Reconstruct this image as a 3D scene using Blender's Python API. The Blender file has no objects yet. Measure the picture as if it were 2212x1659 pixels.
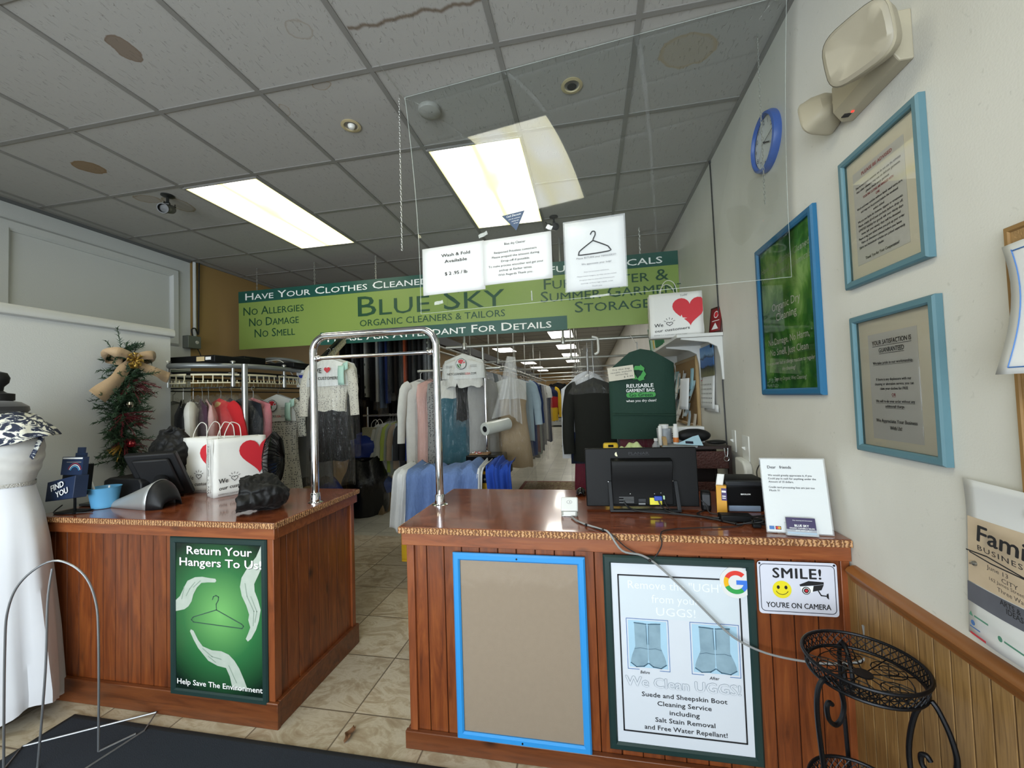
import bpy, math, random
from mathutils import Vector as V, Matrix
PI = math.pi
sc = bpy.context.scene
col = sc.collection
rnd = random.Random(7)

# ------------------------------------------------------------------ camera
HC = 1.456
F = 872.2
cam_d = bpy.data.cameras.new('camera'); cam = bpy.data.objects.new('camera', cam_d); col.objects.link(cam)
yaw, pit, rol = -0.187016, 0.033966, -0.0333825
fw = V((math.sin(yaw)*math.cos(pit), math.cos(yaw)*math.cos(pit), math.sin(pit)))
r0 = V((math.cos(yaw), -math.sin(yaw), 0)); u0 = r0.cross(fw)
rr = r0*math.cos(rol) + u0*math.sin(rol); uu = u0*math.cos(rol) - r0*math.sin(rol)
cam.matrix_world = Matrix(((rr.x, uu.x, -fw.x, 0), (rr.y, uu.y, -fw.y, 0), (rr.z, uu.z, -fw.z, HC), (0, 0, 0, 1)))
cam_d.sensor_fit = 'HORIZONTAL'; cam_d.sensor_width = 36; cam_d.lens = F*36/2212
cam_d.clip_start = .02
sc.camera = cam

# ------------------------------------------------------------------ light
sc.view_settings.view_transform = 'Standard'; sc.view_settings.look = 'None'
sc.view_settings.gamma = 1; sc.view_settings.use_curve_mapping = False
sc.view_settings.exposure = 0.30
w = bpy.data.worlds.new('world'); sc.world = w; w.use_nodes = True
nt = w.node_tree; bg = nt.nodes['Background']
bg.inputs[0].default_value = (.72, .86, 1, 1); bg.inputs[1].default_value = 1.2
def area(name, loc, rot, sx, sy, power, colr, spread=PI):
    l = bpy.data.lights.new(name, 'AREA'); l.shape = 'RECTANGLE'; l.size = sx; l.size_y = sy
    l.energy = power; l.color = colr; l.spread = spread
    o = bpy.data.objects.new(name, l); col.objects.link(o); o.location = loc; o.rotation_euler = rot
    return o
# daylight through the storefront windows behind the photographer
area('window_daylight', (-1.05, -2.55, 1.55), (PI/2, 0, 0), 3.6, 2.3, 225, (.89, .94, 1.0))
LAMP_FRONT, LAMP_BACK = 6.8, 8.0

# pixel -> point on a known plane of the room (measured once from the photograph)
def ray(px, py): return rr*((px-1106)/F) - uu*((py-829.5)/F) + fw
O = V((0, 0, HC))
def on_z(px, py, z): d = ray(px, py); return O + d*((z-HC)/d.z)
def on_x(px, py, x): d = ray(px, py); return O + d*(x/d.x)
def on_y(px, py, y): d = ray(px, py); return O + d*(y/d.y)

# ------------------------------------------------------------------ materials
def lin(h):
    c = [int(h[i:i+2], 16)/255 for i in (0, 2, 4)]
    return [x/12.92 if x <= .04045 else ((x+.055)/1.055)**2.4 for x in c] + [1]
MATS = {}
def mat(key, hexc, rough=.5, metal=0, var=.06, vs=9, bump=0, bs=60, alpha=1, coat=0, emis=0, spec=.5, sheen=0, hex2=None, stretch=None):
    if key in MATS: return MATS[key]
    m = bpy.data.materials.new(key); m.use_nodes = True; MATS[key] = m
    n = m.node_tree.nodes; l = m.node_tree.links; b = n['Principled BSDF']
    c = lin(hexc); b.inputs['Roughness'].default_value = rough; b.inputs['Metallic'].default_value = metal
    b.inputs['Specular IOR Level'].default_value = spec
    b.inputs['Alpha'].default_value = alpha; b.inputs['Coat Weight'].default_value = coat
    b.inputs['Sheen Weight'].default_value = sheen
    m.diffuse_color = c
    tc = n.new('ShaderNodeTexCoord'); mp = n.new('ShaderNodeMapping'); l.new(tc.outputs['Object'], mp.inputs[0])
    if stretch: mp.inputs['Scale'].default_value = stretch
    nz = n.new('ShaderNodeTexNoise'); nz.inputs['Scale'].default_value = vs; nz.inputs['Detail'].default_value = 4
    l.new(mp.outputs[0], nz.inputs[0])
    mx = n.new('ShaderNodeMix'); mx.data_type = 'RGBA'
    c2 = lin(hex2) if hex2 else None
    mx.inputs[6].default_value = [x*(1-var) for x in c[:3]]+[1]; mx.inputs[7].default_value = c2 or [min(1, x*(1+var)) for x in c[:3]]+[1]
    l.new(nz.outputs[0], mx.inputs[0]); l.new(mx.outputs[2], b.inputs['Base Color'])
    if bump:
        nb = n.new('ShaderNodeTexNoise'); nb.inputs['Scale'].default_value = bs; nb.inputs['Detail'].default_value = 3
        l.new(mp.outputs[0], nb.inputs[0]); bp = n.new('ShaderNodeBump'); bp.inputs['Strength'].default_value = bump; bp.inputs['Distance'].default_value = .01
        l.new(nb.outputs[0], bp.inputs['Height']); l.new(bp.outputs[0], b.inputs['Normal'])
    if emis:
        l.new(mx.outputs[2], b.inputs['Emission Color']); b.inputs['Emission Strength'].default_value = emis
    return m
def nodes(m): return m.node_tree.nodes, m.node_tree.links, m.node_tree.nodes['Principled BSDF']
def blank(key):
    m = bpy.data.materials.new(key); m.use_nodes = True; MATS[key] = m
    return (m,) + nodes(m)
class G:      # tiny node-graph helper
    def __init__(s, m): s.n, s.l, s.b = nodes(m); s.tc = s.n.new('ShaderNodeTexCoord')
    def add(s, t, ins=None, **kw):
        x = s.n.new(t)
        for k, v in kw.items(): setattr(x, k, v)
        for k, v in (ins or {}).items():
            if hasattr(v, 'is_linked') or isinstance(v, bpy.types.NodeSocket): s.l.new(v, x.inputs[k])
            else: x.inputs[k].default_value = v
        return x
    def math(s, op, a, b=0, c=0): return s.add('ShaderNodeMath', {0: a, 1: b, 2: c}, operation=op).outputs[0]
    def noise(s, vec, scale, detail=3, dist=0, rough=.5): return s.add('ShaderNodeTexNoise', {'Vector': vec, 'Scale': scale, 'Detail': detail, 'Distortion': dist, 'Roughness': rough}).outputs[0]
    def map(s, vec, scale=(1, 1, 1), loc=(0, 0, 0)): return s.add('ShaderNodeMapping', {0: vec, 'Scale': scale, 'Location': loc}).outputs[0]
    def ramp(s, f, stops):
        x = s.add('ShaderNodeValToRGB', {0: f}); e = x.color_ramp.elements
        while len(e) < len(stops): e.new(.5)
        for i, (p, c) in enumerate(stops): e[i].position = p; e[i].color = lin(c) if isinstance(c, str) else (c, c, c, 1)
        return x.outputs[0]
    def mix(s, f, a, b, bt='MIX'):
        x = s.n.new('ShaderNodeMix'); x.data_type = 'RGBA'; x.blend_type = bt
        for i, v in ((0, f), (6, a), (7, b)):
            if isinstance(v, bpy.types.NodeSocket): s.l.new(v, x.inputs[i])
            else: x.inputs[i].default_value = lin(v) if isinstance(v, str) else v
        return x.outputs[2]
    def bump(s, h, st=.5, dist=.01):
        x = s.add('ShaderNodeBump', {'Height': h, 'Strength': st, 'Distance': dist}); s.l.new(x.outputs[0], s.b.inputs['Normal'])
    def color(s, c): s.l.new(c, s.b.inputs['Base Color'])
    def xyz(s, vec): return s.add('ShaderNodeSeparateXYZ', {0: vec}).outputs

# ------------------------------------------------------------------ mesh builder
class FR:     # a drawing plane: origin, right, up; n looks at the viewer
    def __init__(s, o, u, v): s.o, s.u, s.v = V(o), V(u).normalized(), V(v).normalized(); s.n = s.u.cross(s.v)
    def p(s, x, y, z=0): return s.o + s.u*x + s.v*y + s.n*z
TXT = {}
def text_mesh(body, bold, caps, space):
    k = (body, caps, space); bold = 0
    if k not in TXT:
        c = bpy.data.curves.new('t', 'FONT'); c.body = body; c.size = 1; c.resolution_u = 2; c.space_character = space
        c.align_x = 'CENTER'
        if caps:
            c.small_caps_scale = .78
            for f in c.body_format: f.use_small_caps = True
        o = bpy.data.objects.new('t', c); me = o.to_mesh()
        vs = [v.co.copy() for v in me.vertices]; fs = [list(p.vertices) for p in me.polygons]
        o.to_mesh_clear(); bpy.data.objects.remove(o); bpy.data.curves.remove(c); TXT[k] = (vs, fs)
    return TXT[k]
class MB:
    def __init__(s, *mats): s.v, s.f, s.mi, s.m = [], [], [], list(mats)
    def idx(s, m):
        if m is None: return 0
        if m not in s.m: s.m.append(m)
        return s.m.index(m)
    def add(s, vs, fs, m=None):
        b = len(s.v); i = s.idx(m); s.v += [V(x) for x in vs]
        for f in fs: s.f.append([b+k for k in f]); s.mi.append(i)
        return s
    def box(s, x0, x1, y0, y1, z0, z1, m=None, M=None):
        vs = [V((x, y, z)) for x in (x0, x1) for y in (y0, y1) for z in (z0, z1)]
        if M: vs = [M @ q for q in vs]
        return s.add(vs, [(0, 1, 3, 2), (4, 6, 7, 5), (0, 4, 5, 1), (2, 3, 7, 6), (0, 2, 6, 4), (1, 5, 7, 3)], m)
    def slab(s, fr, x0, x1, y0, y1, z0, z1, m=None):    # box in a frame
        vs = [fr.p(x, y, z) for x in (x0, x1) for y in (y0, y1) for z in (z0, z1)]
        return s.add(vs, [(0, 1, 3, 2), (4, 6, 7, 5), (0, 4, 5, 1), (2, 3, 7, 6), (0, 2, 6, 4), (1, 5, 7, 3)], m)
    def frame(s, fr, x0, x1, y0, y1, wd, z0, z1, m=None):   # four mitred bars
        a = [(x0, y0), (x1, y0), (x1, y1), (x0, y1)]; b = [(x0+wd, y0+wd), (x1-wd, y0+wd), (x1-wd, y1-wd), (x0+wd, y1-wd)]
        c = wd*.22
        a2 = [(x0+c, y0+c), (x1-c, y0+c), (x1-c, y1-c), (x0+c, y1-c)]; b2 = [(x0+wd-c, y0+wd-c), (x1-wd+c, y0+wd-c), (x1-wd+c, y1-wd+c), (x0+wd-c, y1-wd+c)]
        h = z1-min(c, (z1-z0)*.6)
        L = [[fr.p(x, y, z) for x, y in q] for q, z in ((a, z0), (a, h), (a2, z1), (b2, z1), (b, h), (b, z0))]
        fs = []
        for i in range(6):
            j = (i+1) % 6
            for k in range(4): fs.append((i*4+k, i*4+(k+1) % 4, j*4+(k+1) % 4, j*4+k))
        return s.add([q for r in L for q in r], fs, m)
    def poly(s, fr, pts, z, m=None): return s.add([fr.p(x, y, z) for x, y in pts], [list(range(len(pts)))], m)
    def prism(s, fr, pts, z0, z1, m=None):
        n = len(pts); vs = [fr.p(x, y, z0) for x, y in pts] + [fr.p(x, y, z1) for x, y in pts]
        return s.add(vs, [list(range(n))[::-1], list(range(n, 2*n))] + [(i, (i+1) % n, n+(i+1) % n, n+i) for i in range(n)], m)
    def rect(s, fr, x0, x1, y0, y1, z, m=None): return s.poly(fr, [(x0, y0), (x1, y0), (x1, y1), (x0, y1)], z, m)
    def disc(s, fr, cx, cy, r, z, m=None, n=28, ry=None): return s.poly(fr, [(cx+r*math.cos(2*PI*i/n), cy+(ry or r)*math.sin(2*PI*i/n)) for i in range(n)], z, m)
    def arc(s, fr, cx, cy, r0, r1, a0, a1, z, m=None, n=20):
        P = [(cx+r1*math.cos(a0+(a1-a0)*i/n), cy+r1*math.sin(a0+(a1-a0)*i/n)) for i in range(n+1)]
        P += [(cx+r0*math.cos(a1+(a0-a1)*i/n), cy+r0*math.sin(a1+(a0-a1)*i/n)) for i in range(n+1)]
        return s.poly(fr, P, z, m)
    def line(s, fr, pts, wd, z, m=None, closed=False):     # flat stroke
        pts = [V(p) for p in pts]
        if closed: pts = pts + [pts[0]]
        for a, b in zip(pts, pts[1:]):
            d = (b-a); d.normalize(); q = V((-d.y, d.x))*wd/2; e = d*wd*.3
            s.poly(fr, [tuple(a-q-e), tuple(b-q+e), tuple(b+q+e), tuple(a+q-e)], z, m)
        return s
    def heart(s, fr, cx, cy, w, h, z, m=None, outline=0):
        P = []
        for i in range(36):
            t = 2*PI*i/36; P.append((cx+w/32*16*math.sin(t)**3, cy+h/29*(13*math.cos(t)-5*math.cos(2*t)-2*math.cos(3*t)-math.cos(4*t)+2.5)))
        return s.line(fr, P, outline, z, m, True) if outline else s.poly(fr, P, z, m)
    def text(s, fr, body, x, y, h, z, m=None, w=None, bold=0, caps=False, align='C', space=1, shear=0, rot=0):
        vs, fs = text_mesh(body, bold, caps, space)
        if not vs: return s
        x0 = min(q.x for q in vs); x1 = max(q.x for q in vs); sy = h/.69; sx = sy if w is None else w/(x1-x0)
        ox = {'C': -(x0+x1)/2, 'L': -x0, 'R': -x1}[align]
        cr, sr = math.cos(rot), math.sin(rot); out = []
        for q in vs:
            a = (q.x+ox)*sx + shear*q.y*sy; b = (q.y-.345)*sy
            out.append((x+a*cr-b*sr, y+a*sr+b*cr))
        e = bold*h*1.3
        for i, (dx, dy) in enumerate(((-e, 0), (e, 0), (0, e*.6), (0, -e*.6)) if bold else ((0, 0),)): s.add([fr.p(a+dx, b+dy, z+i*6e-5) for a, b in out], fs, m)
        return s
    def tube(s, pts, r, m=None, n=8, closed=False, cap=True, flat=1, up=None):
        pts = [V(p) for p in pts]; k = len(pts); rs = r if isinstance(r, (list, tuple)) else [r]*k
        vs, fs = [], []; prev = None
        for i, p in enumerate(pts):
            if closed: t = pts[(i+1) % k]-pts[i-1]
            else: t = pts[min(i+1, k-1)]-pts[max(i-1, 0)]
            if t.length < 1e-9: t = V((0, 0, 1))
            t.normalize()
            if prev is None:
                a = V(up) if up else (V((0, 0, 1)) if abs(t.z) < .9 else V((1, 0, 0)))
                prev = (a-t*a.dot(t)).normalized()
            else:
                q = prev-t*prev.dot(t); prev = q.normalized() if q.length > 1e-6 else prev
            bn = t.cross(prev)
            for j in range(n):
                a = 2*PI*j/n; vs.append(p+(prev*math.cos(a)+bn*math.sin(a)*flat)*rs[i])
        for i in range(k if closed else k-1):
            for j in range(n):
                i2 = (i+1) % k; fs.append((i*n+j, i*n+(j+1) % n, i2*n+(j+1) % n, i2*n+j))
        if cap and not closed: fs += [list(range(n))[::-1], [(k-1)*n+j for j in range(n)]]
        return s.add(vs, fs, m)
    def lathe(s, o, ax, prof, m=None, n=24, cap=True):      # prof: (radius, distance along axis)
        o, ax = V(o), V(ax).normalized(); a = ax.orthogonal().normalized(); b = ax.cross(a); vs, fs = [], []
        for r, t in prof:
            for j in range(n): q = 2*PI*j/n; vs.append(o+ax*t+(a*math.cos(q)+b*math.sin(q))*max(r, 1e-5))
        for i in range(len(prof)-1):
            for j in range(n): fs.append((i*n+j, i*n+(j+1) % n, (i+1)*n+(j+1) % n, (i+1)*n+j))
        if cap: fs += [list(range(n))[::-1], [(len(prof)-1)*n+j for j in range(n)]]
        return s.add(vs, fs, m)
    def grid(s, fn, nu, nv, m=None, closed=False, two=0):   # surface fn(u,v)
        vs = [V(fn(i/(nu if closed else nu), j/nv)) for j in range(nv+1) for i in range(nu if closed else nu+1)]
        k = nu if closed else nu+1; fs = []
        for j in range(nv):
            for i in range(nu): fs.append((j*k+i, j*k+(i+1) % k, (j+1)*k+(i+1) % k, (j+1)*k+i))
        return s.add(vs, fs, m)
    def build(s, name, parent=None, bev=0, thick=0, sub=0, label=None, local=False, smooth=.7):
        me = bpy.data.meshes.new(name); vs = s.v
        if parent is not None and not local:
            r = parent
            while r.parent: r = r.parent
            M = r.matrix_basis.inverted(); vs = [M @ q for q in vs]
        me.from_pydata([tuple(q) for q in vs], [], s.f)
        for m in s.m: me.materials.append(m)
        me.polygons.foreach_set('material_index', s.mi); me.update()
        if smooth:
            me.polygons.foreach_set('use_smooth', [True]*len(me.polygons)); me.set_sharp_from_angle(angle=smooth)
        o = bpy.data.objects.new(name, me); col.objects.link(o)
        if parent is not None: o.parent = parent
        if thick: q = o.modifiers.new('t', 'SOLIDIFY'); q.thickness = thick; q.offset = 0
        if bev: q = o.modifiers.new('b', 'BEVEL'); q.width = bev; q.segments = 2; q.limit_method = 'ANGLE'; q.angle_limit = .6
        if sub: q = o.modifiers.new('s', 'SUBSURF'); q.levels = q.render_levels = sub
        if label: o['label'] = label
        return o
def tag(o, label, cat, group=None, kind=None):
    o['label'] = label; o['category'] = cat
    if group: o['group'] = group
    if kind: o['kind'] = kind
    return o
def thing(name, label, cat, loc=(0, 0, 0), rz=0, group=None):
    o = bpy.data.objects.new(name, None); col.objects.link(o); o.empty_display_size = .05
    o.location = loc; o.rotation_euler = (0, 0, rz); o.matrix_basis = Matrix.Translation(V(loc)) @ Matrix.Rotation(rz, 4, 'Z')
    return tag(o, label, cat, group)
def struct(o): o['kind'] = 'structure'; return o
def dup(root, loc, rz=0, label=None, group=None):
    r = root.copy(); col.objects.link(r); r.matrix_basis = Matrix.Translation(V(loc)) @ Matrix.Rotation(rz, 4, 'Z')
    if label: r['label'] = label
    if group: r['group'] = group
    for ch in list(root.children):
        c = ch.copy(); col.objects.link(c); c.parent = r
        for g in list(ch.children):
            d = g.copy(); col.objects.link(d); d.parent = c
    return r
def arcpts(c, r, a0, a1, n, fr): return [fr.p(c[0]+r*math.cos(a0+(a1-a0)*i/n), c[1]+r*math.sin(a0+(a1-a0)*i/n)) for i in range(n+1)]
def smoothpts(P, n=6, closed=False):      # Catmull-Rom
    P = [V(p) for p in P]; k = len(P); out = []
    for i in range(k if closed else k-1):
        a, b, c, d = (P[(i+j) % k] if closed else P[min(max(i+j, 0), k-1)] for j in (-1, 0, 1, 2))
        for t in range(n):
            t /= n; out.append(.5*((2*b)+(c-a)*t+(2*a-5*b+4*c-d)*t*t+(3*b-a-3*c+d)*t**3))
    if not closed: out.append(P[-1])
    return out
UX, UY, UZ = V((1, 0, 0)), V((0, 1, 0)), V((0, 0, 1))
XR, XL, YF, YB, ZC, ZT = .88, -4.12, -1.7, 20.6, 3.04, .923
def front(x, y, z): return FR((x, y, z), UX, UZ)          # plane facing the photographer
def rwall(y, z, off=0): return FR((XR-off, y, z), -UY, UZ)     # plane on the right wall
YB = 26.0
# ------------------------------------------------------------------ room shell
def m_floor(key, c1, c2, c3, size, ox, oy, grout, gw, rough):
    m, n, l, b = blank(key); g = G(m); P = g.tc.outputs['Object']; x, y, z = g.xyz(P)
    tx = g.math('DIVIDE', g.math('SUBTRACT', x, ox), size); ty = g.math('DIVIDE', g.math('SUBTRACT', y, oy), size)
    def edge(t): f = g.math('FRACT', t); return g.math('MINIMUM', f, g.math('SUBTRACT', 1, f))
    e = g.math('MINIMUM', edge(tx), edge(ty)); line = g.math('LESS_THAN', e, gw/size/2)
    cell = g.add('ShaderNodeCombineXYZ', {0: g.math('FLOOR', tx), 1: g.math('FLOOR', ty)}).outputs[0]
    wn = g.add('ShaderNodeTexWhiteNoise', {0: cell}, noise_dimensions='3D').outputs['Color']
    off = g.add('ShaderNodeVectorMath', {0: P, 1: g.add('ShaderNodeVectorMath', {0: wn, 3: 30.0}, operation='SCALE').outputs[0]}, operation='ADD').outputs[0]
    a = g.noise(g.map(off, (1, 1.8, 1)), 5, 9, 1.6, .68); bb = g.noise(off, 16, 6, 2.2, .7)
    c = g.ramp(a, [(.28, c1), (.47, c2), (.55, c3), (.7, c2)]); c = g.mix(g.math('MULTIPLY', bb, .45), c, c1, 'MIX')
    tone = g.math('ADD', .86, g.math('MULTIPLY', g.add('ShaderNodeTexWhiteNoise', {0: cell}, noise_dimensions='3D').outputs['Value'], .22))
    c = g.mix(1.0, c, g.add('ShaderNodeCombineXYZ', {0: tone, 1: tone, 2: tone}).outputs[0], 'MULTIPLY')
    c = g.mix(line, c, grout); g.color(c); b.inputs['Roughness'].default_value = rough
    g.bump(g.math('SUBTRACT', g.math('MULTIPLY', a, .25), line), .35, .004); return m
M_TILE = m_floor('stone_tile', '8d7a62', 'b3a68e', 'c9c0ac', .402, -1.14, 1.768, '6b5f50', .007, .32)
M_TILE2 = m_floor('pale_tile', '9c9a8c', 'b2b0a2', 'bcbaac', .305, -1.14, 1.768, '74736a', .006, .3)
struct(MB(M_TILE).box(XL-.2, XR+.1, YF-.1, 4.1, -.1, 0).build('floor', smooth=0))
struct(MB(M_TILE2).box(XL-.2, XR+.1, 4.1, YB+.1, -.1, 0).build('floor_back_room', smooth=0))
# ceiling boards with water stains
CX, CY, CS = -.345, 1.72, .6135
m, n, l, b = blank('ceiling_board'); g = G(m); P = g.tc.outputs['Object']
fis = g.noise(g.map(P, (95, 26, 1)), 1, 2, .6); fis2 = g.noise(P, 320, 2)
c = g.mix(g.ramp(fis, [(.30, .55), (.37, 1)]), '92908c', 'a8a6a2'); c = g.mix(g.math('MULTIPLY', fis2, .25), c, '8f8d88')
px = g.add('ShaderNodeVectorMath', {0: P, 1: g.add('ShaderNodeVectorMath', {0: g.add('ShaderNodeTexNoise', {'Vector': P, 'Scale': 14.0, 'Detail': 5.0}).outputs['Color'], 1: (.5, .5, .5)}, operation='SUBTRACT').outputs[0]}, operation='ADD').outputs[0]
def stain(c, x, y, rx, ry, rot, fill, rim, colr, wob=.05):
    q = g.add('ShaderNodeVectorMath', {0: g.add('ShaderNodeMix', {0: wob, 4: P, 5: px}, data_type='VECTOR').outputs[1], 1: (x, y, ZC)}, operation='SUBTRACT').outputs[0]
    q = g.add('ShaderNodeVectorRotate', {0: q, 'Angle': -rot}, rotation_type='Z_AXIS').outputs[0]
    q = g.add('ShaderNodeVectorMath', {0: q, 1: (1/rx, 1/ry, 0)}, operation='MULTIPLY').outputs[0]
    d = g.add('ShaderNodeVectorMath', {0: q}, operation='LENGTH').outputs[1]
    f = g.ramp(d, [(0, fill), (.78, fill), (.93, rim), (1.0, 0)])
    return g.mix(f, c, colr)
for a in ((-1.935, 1.38, .055, .075, .3, .75, .85, '6d5a48'), (-3.126, 2.02, .085, .075, .5, .8, .9, '7a603c'), (.51, 1.955, .135, .10, 0.1, .35, .7, 'a08e6c'), (-3.07, 2.56, .09, .13, .2, .25, .8, '7d6e52'),
          (-3.2, 2.43, .09, .06, .3, .35, .8, '85755a'), (-1.24, 1.755, .05, .028, .2, .15, .7, '857356'), (-1.55, 1.86, .035, .05, .5, .1, .6, '8a7a5e'), (-1.14, 1.47, .055, .05, .2, .05, .5, '857a66'), (-.6, 3.9, .12, .07, 0, .3, .6, '8c8478')):
    c = stain(c, *a)
# the long brown crack stain
x, y, z = g.xyz(P)
wav = g.math('ADD', g.math('MULTIPLY', g.math('SUBTRACT', g.noise(g.map(P, (1, 0, 0)), 9, 4), .5), .09), 1.512)
dist = g.math('ABSOLUTE', g.math('SUBTRACT', y, wav))
band = g.math('MULTIPLY', g.math('MULTIPLY', g.math('GREATER_THAN', x, -.94), g.math('LESS_THAN', x, -.33)), g.ramp(dist, [(0, 1), (.004, .9), (.013, 0)]))
c = g.mix(g.math('MULTIPLY', band, .8), c, '5e4c38')
g.color(c); b.inputs['Roughness'].default_value = .9; b.inputs['Specular IOR Level'].default_value = .15
g.bump(g.ramp(fis, [(.30, 0), (.38, 1)]), .5, .003)
ceil = MB(m)
FIX = [(-2.80, 2.36), (-.95, 2.36)]         # front troffers (corner x, y)
REAR = [(-.95, 9.77), (-.95, 12.4), (-.95, 15.05), (-.95, 17.95), (-2.97, 17.85), (-2.97, 21.0), (-2.97, 23.5)]
HID = [(-.95, 4.85), (-.95, 7.3), (-2.97, 7.3), (-2.97, 12.4)]  # unseen troffers, added to brighten the dark part of the workroom
NEAR = [(-.95, -.12), (-2.80, -.12)]  # right one reflects in the shield; left one is unseen, added for light
ceil.box(XL-.1, XR+.1, YF-.1, YB+.1, ZC, ZC+.1)
struct(ceil.build('ceiling', smooth=0))
M_GRID = mat('grid_metal', '7f7d79', .5, 0, .03)
gb = MB(M_GRID)
k = int((XL-CX)/CS)-1
while CX+k*CS < XR+.02:
    x = CX+k*CS
    if x > XL+.02: gb.box(x-.012, x+.012, YF, YB, ZC-.006, ZC+.001)
    k += 1
k = int((YF-CY)/CS)
while CY+k*CS < YB:
    y = CY+k*CS; gb.box(XL, XR, y-.012, y+.012, ZC-.0055, ZC+.001); k += 1
for x in (XL, XR-.02): gb.box(x, x+.02, YF, YB, ZC-.012, ZC+.001)
struct(gb.build('trim_1', smooth=0))
# walls
m, n, l, b = blank('grey_white_wall'); g = G(m); P = g.tc.outputs['Object']
sm = g.noise(g.map(P, (1, 1, .5)), 3.2, 5, .4); sp = g.noise(P, 34, 6, 1)
c = g.mix(g.ramp(sm, [(.35, 0), (.75, .55)]), 'd2d0c8', 'c1bfb5'); c = g.mix(g.ramp(sp, [(.66, 0), (.74, .30)]), c, '96968c')
g.color(c); b.inputs['Roughness'].default_value = .62; g.bump(g.noise(P, 190, 3), .12, .004); M_WALL = m
M_WHITE = mat('white_paint_wall', 'c0c3c3', .55, 0, .03, 3, .1, 150)
M_BEIGE = mat('beige_paint', '9a7d4c', .6, 0, .05, 2)
struct(MB(M_WALL).box(XR, XR+.12, YF-.1, YB+.1, 0, ZC).build('wall_right', smooth=0))
struct(MB(M_WHITE).box(XL-.12, XL, YF-.1, 3.55, 0, ZC).build('wall_left', smooth=0))
struct(MB(M_BEIGE).box(XL-.12, XL, 3.55, YB+.1, 0, ZC).build('wall_left_beige', smooth=0))
struct(MB(M_BEIGE).box(XL, XR, YB, YB+.12, 0, ZC).build('wall_back', smooth=0))
# lower bump-out with its ledge, and the panel moulding above it
XW = -3.2
struct(MB(M_WHITE).box(XL-.01, XW, YF, 2.595, 0, 2.02).build('wall_left_lower', smooth=0))
lg = MB(M_WHITE); prof = [(XL, 2.016), (XW+.004, 2.016), (XW+.018, 2.022), (XW+.024, 2.042), (XW+.018, 2.072), (XW+.006, 2.083), (XL, 2.083)]
lg.prism(FR((0, YF, 0), UX, UZ), prof, 0, -(2.618-YF)); struct(lg.build('trim_2', bev=.004))
mo = MB(M_WHITE); f = FR((XL, 0, 0), UY, UZ)
mo.frame(f, 2.10, 3.42, 2.10, 2.885, .085, -.001, .03); mo.frame(f, .62, 1.98, 2.10, 2.885, .085, -.001, .03)
struct(mo.build('trim_3'))
mo = MB(mat('dark_joint', '5d5f60', .8)); mo.box(XL, XL+.016, YF, 3.55, ZC-.035, ZC-.008); struct(mo.build('trim_4'))
# storefront behind the photographer: sill, piers, header and two panes
fr = MB(M_WHITE); fr.box(XL-.1, XR+.1, YF-.1, YF, 0, .35); fr.box(XL-.1, XR+.1, YF-.1, YF, 2.75, ZC); fr.box(XL-.1, -3.10, YF-.1, YF, .35, 2.75); fr.box(.75, XR+.1, YF-.1, YF, .35, 2.75)
struct(fr.build('wall_front', smooth=0))
M_ALU = mat('storefront_aluminium', '6e6c68', .4, .8)
wf = MB(M_ALU)
for x in (-3.10, -1.85, -.6, .69): wf.box(x, x+.06, YF-.08, YF-.02, .35, 2.75)
for z in (.35, 2.1, 2.69): wf.box(-3.10, .75, YF-.08, YF-.02, z, z+.06)
struct(wf.build('window_1'))
m, n, l, b = blank('clear_pane'); n.remove(b); o = n['Material Output']
tr = n.new('ShaderNodeBsdfTransparent'); gl = n.new('ShaderNodeBsdfGlossy'); gl.inputs['Roughness'].default_value = .02; mxs = n.new('ShaderNodeMixShader'); fz = n.new('ShaderNodeFresnel'); fz.inputs[0].default_value = 1.45
tr.inputs[0].default_value = (.97, .985, .98, 1); l.new(fz.outputs[0], mxs.inputs[0]); l.new(tr.outputs[0], mxs.inputs[1]); l.new(gl.outputs[0], mxs.inputs[2]); l.new(mxs.outputs[0], o.inputs[0]); M_GLASS = m
struct(MB(M_GLASS).box(-3.05, .7, YF-.053, YF-.047, .38, 2.72).build('window_2', smooth=0))
# wainscot and chair rail on the right wall
m, n, l, b = blank('beadboard_oak'); g = G(m); P = g.tc.outputs['Object']; x, y, z = g.xyz(P)
gr = g.noise(g.map(P, (1, 30, 1.6)), 5, 5, .8); id_ = g.add('ShaderNodeTexWhiteNoise', {1: g.math('FLOOR', g.math('DIVIDE', y, .052))}, noise_dimensions='1D').outputs['Value']
c = g.ramp(gr, [(.3, '75572f'), (.6, '957344')]); c = g.mix(g.math('MULTIPLY', id_, .3), c, '664a28'); c = g.mix(g.math('LESS_THAN', g.math('ABSOLUTE', g.math('SUBTRACT', g.math('FRACT', g.math('DIVIDE', g.math('SUBTRACT', 1.64, y), .052)), .5)), .462), '4f351a', c); g.color(c); b.inputs['Roughness'].default_value = .4; M_BEAD = m  # groove shade painted into the oak colour as a dark line per bead
def beads(mb, fr, x0, x1, y0, y1, w, d, m=None, gw=.006):
    xs = []; x = x0
    while x < x1-1e-6:
        e = min(x+w, x1); xs += [(x, -d), (min(x+gw/2, e), 0), (max(e-gw/2, x), 0)]; x = e
        if e-gw/2-(x-w) > .03: xs += []
    xs.append((x1, -d)); k = len(xs)
    vs = [fr.p(a, y0, z) for a, z in xs]+[fr.p(a, y1, z) for a, z in xs]
    mb.add(vs, [(i, i+1, k+i+1, k+i) for i in range(k-1)], m)
    return mb
f = rwall(0, 0, .012); wb = beads(MB(M_BEAD), f, -1.64, 1.5, .09, .80, .052, .006)
wb.box(XR-.012, XR, YF, 1.64, 0, .09); struct(wb.build('wall_right_wainscot', smooth=0))
m = mat('rail_oak', '7a4a24', .35, 0, .2, 3, hex2='96602f', stretch=(1, 1.2, 12)); rl = MB(m)
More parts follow.
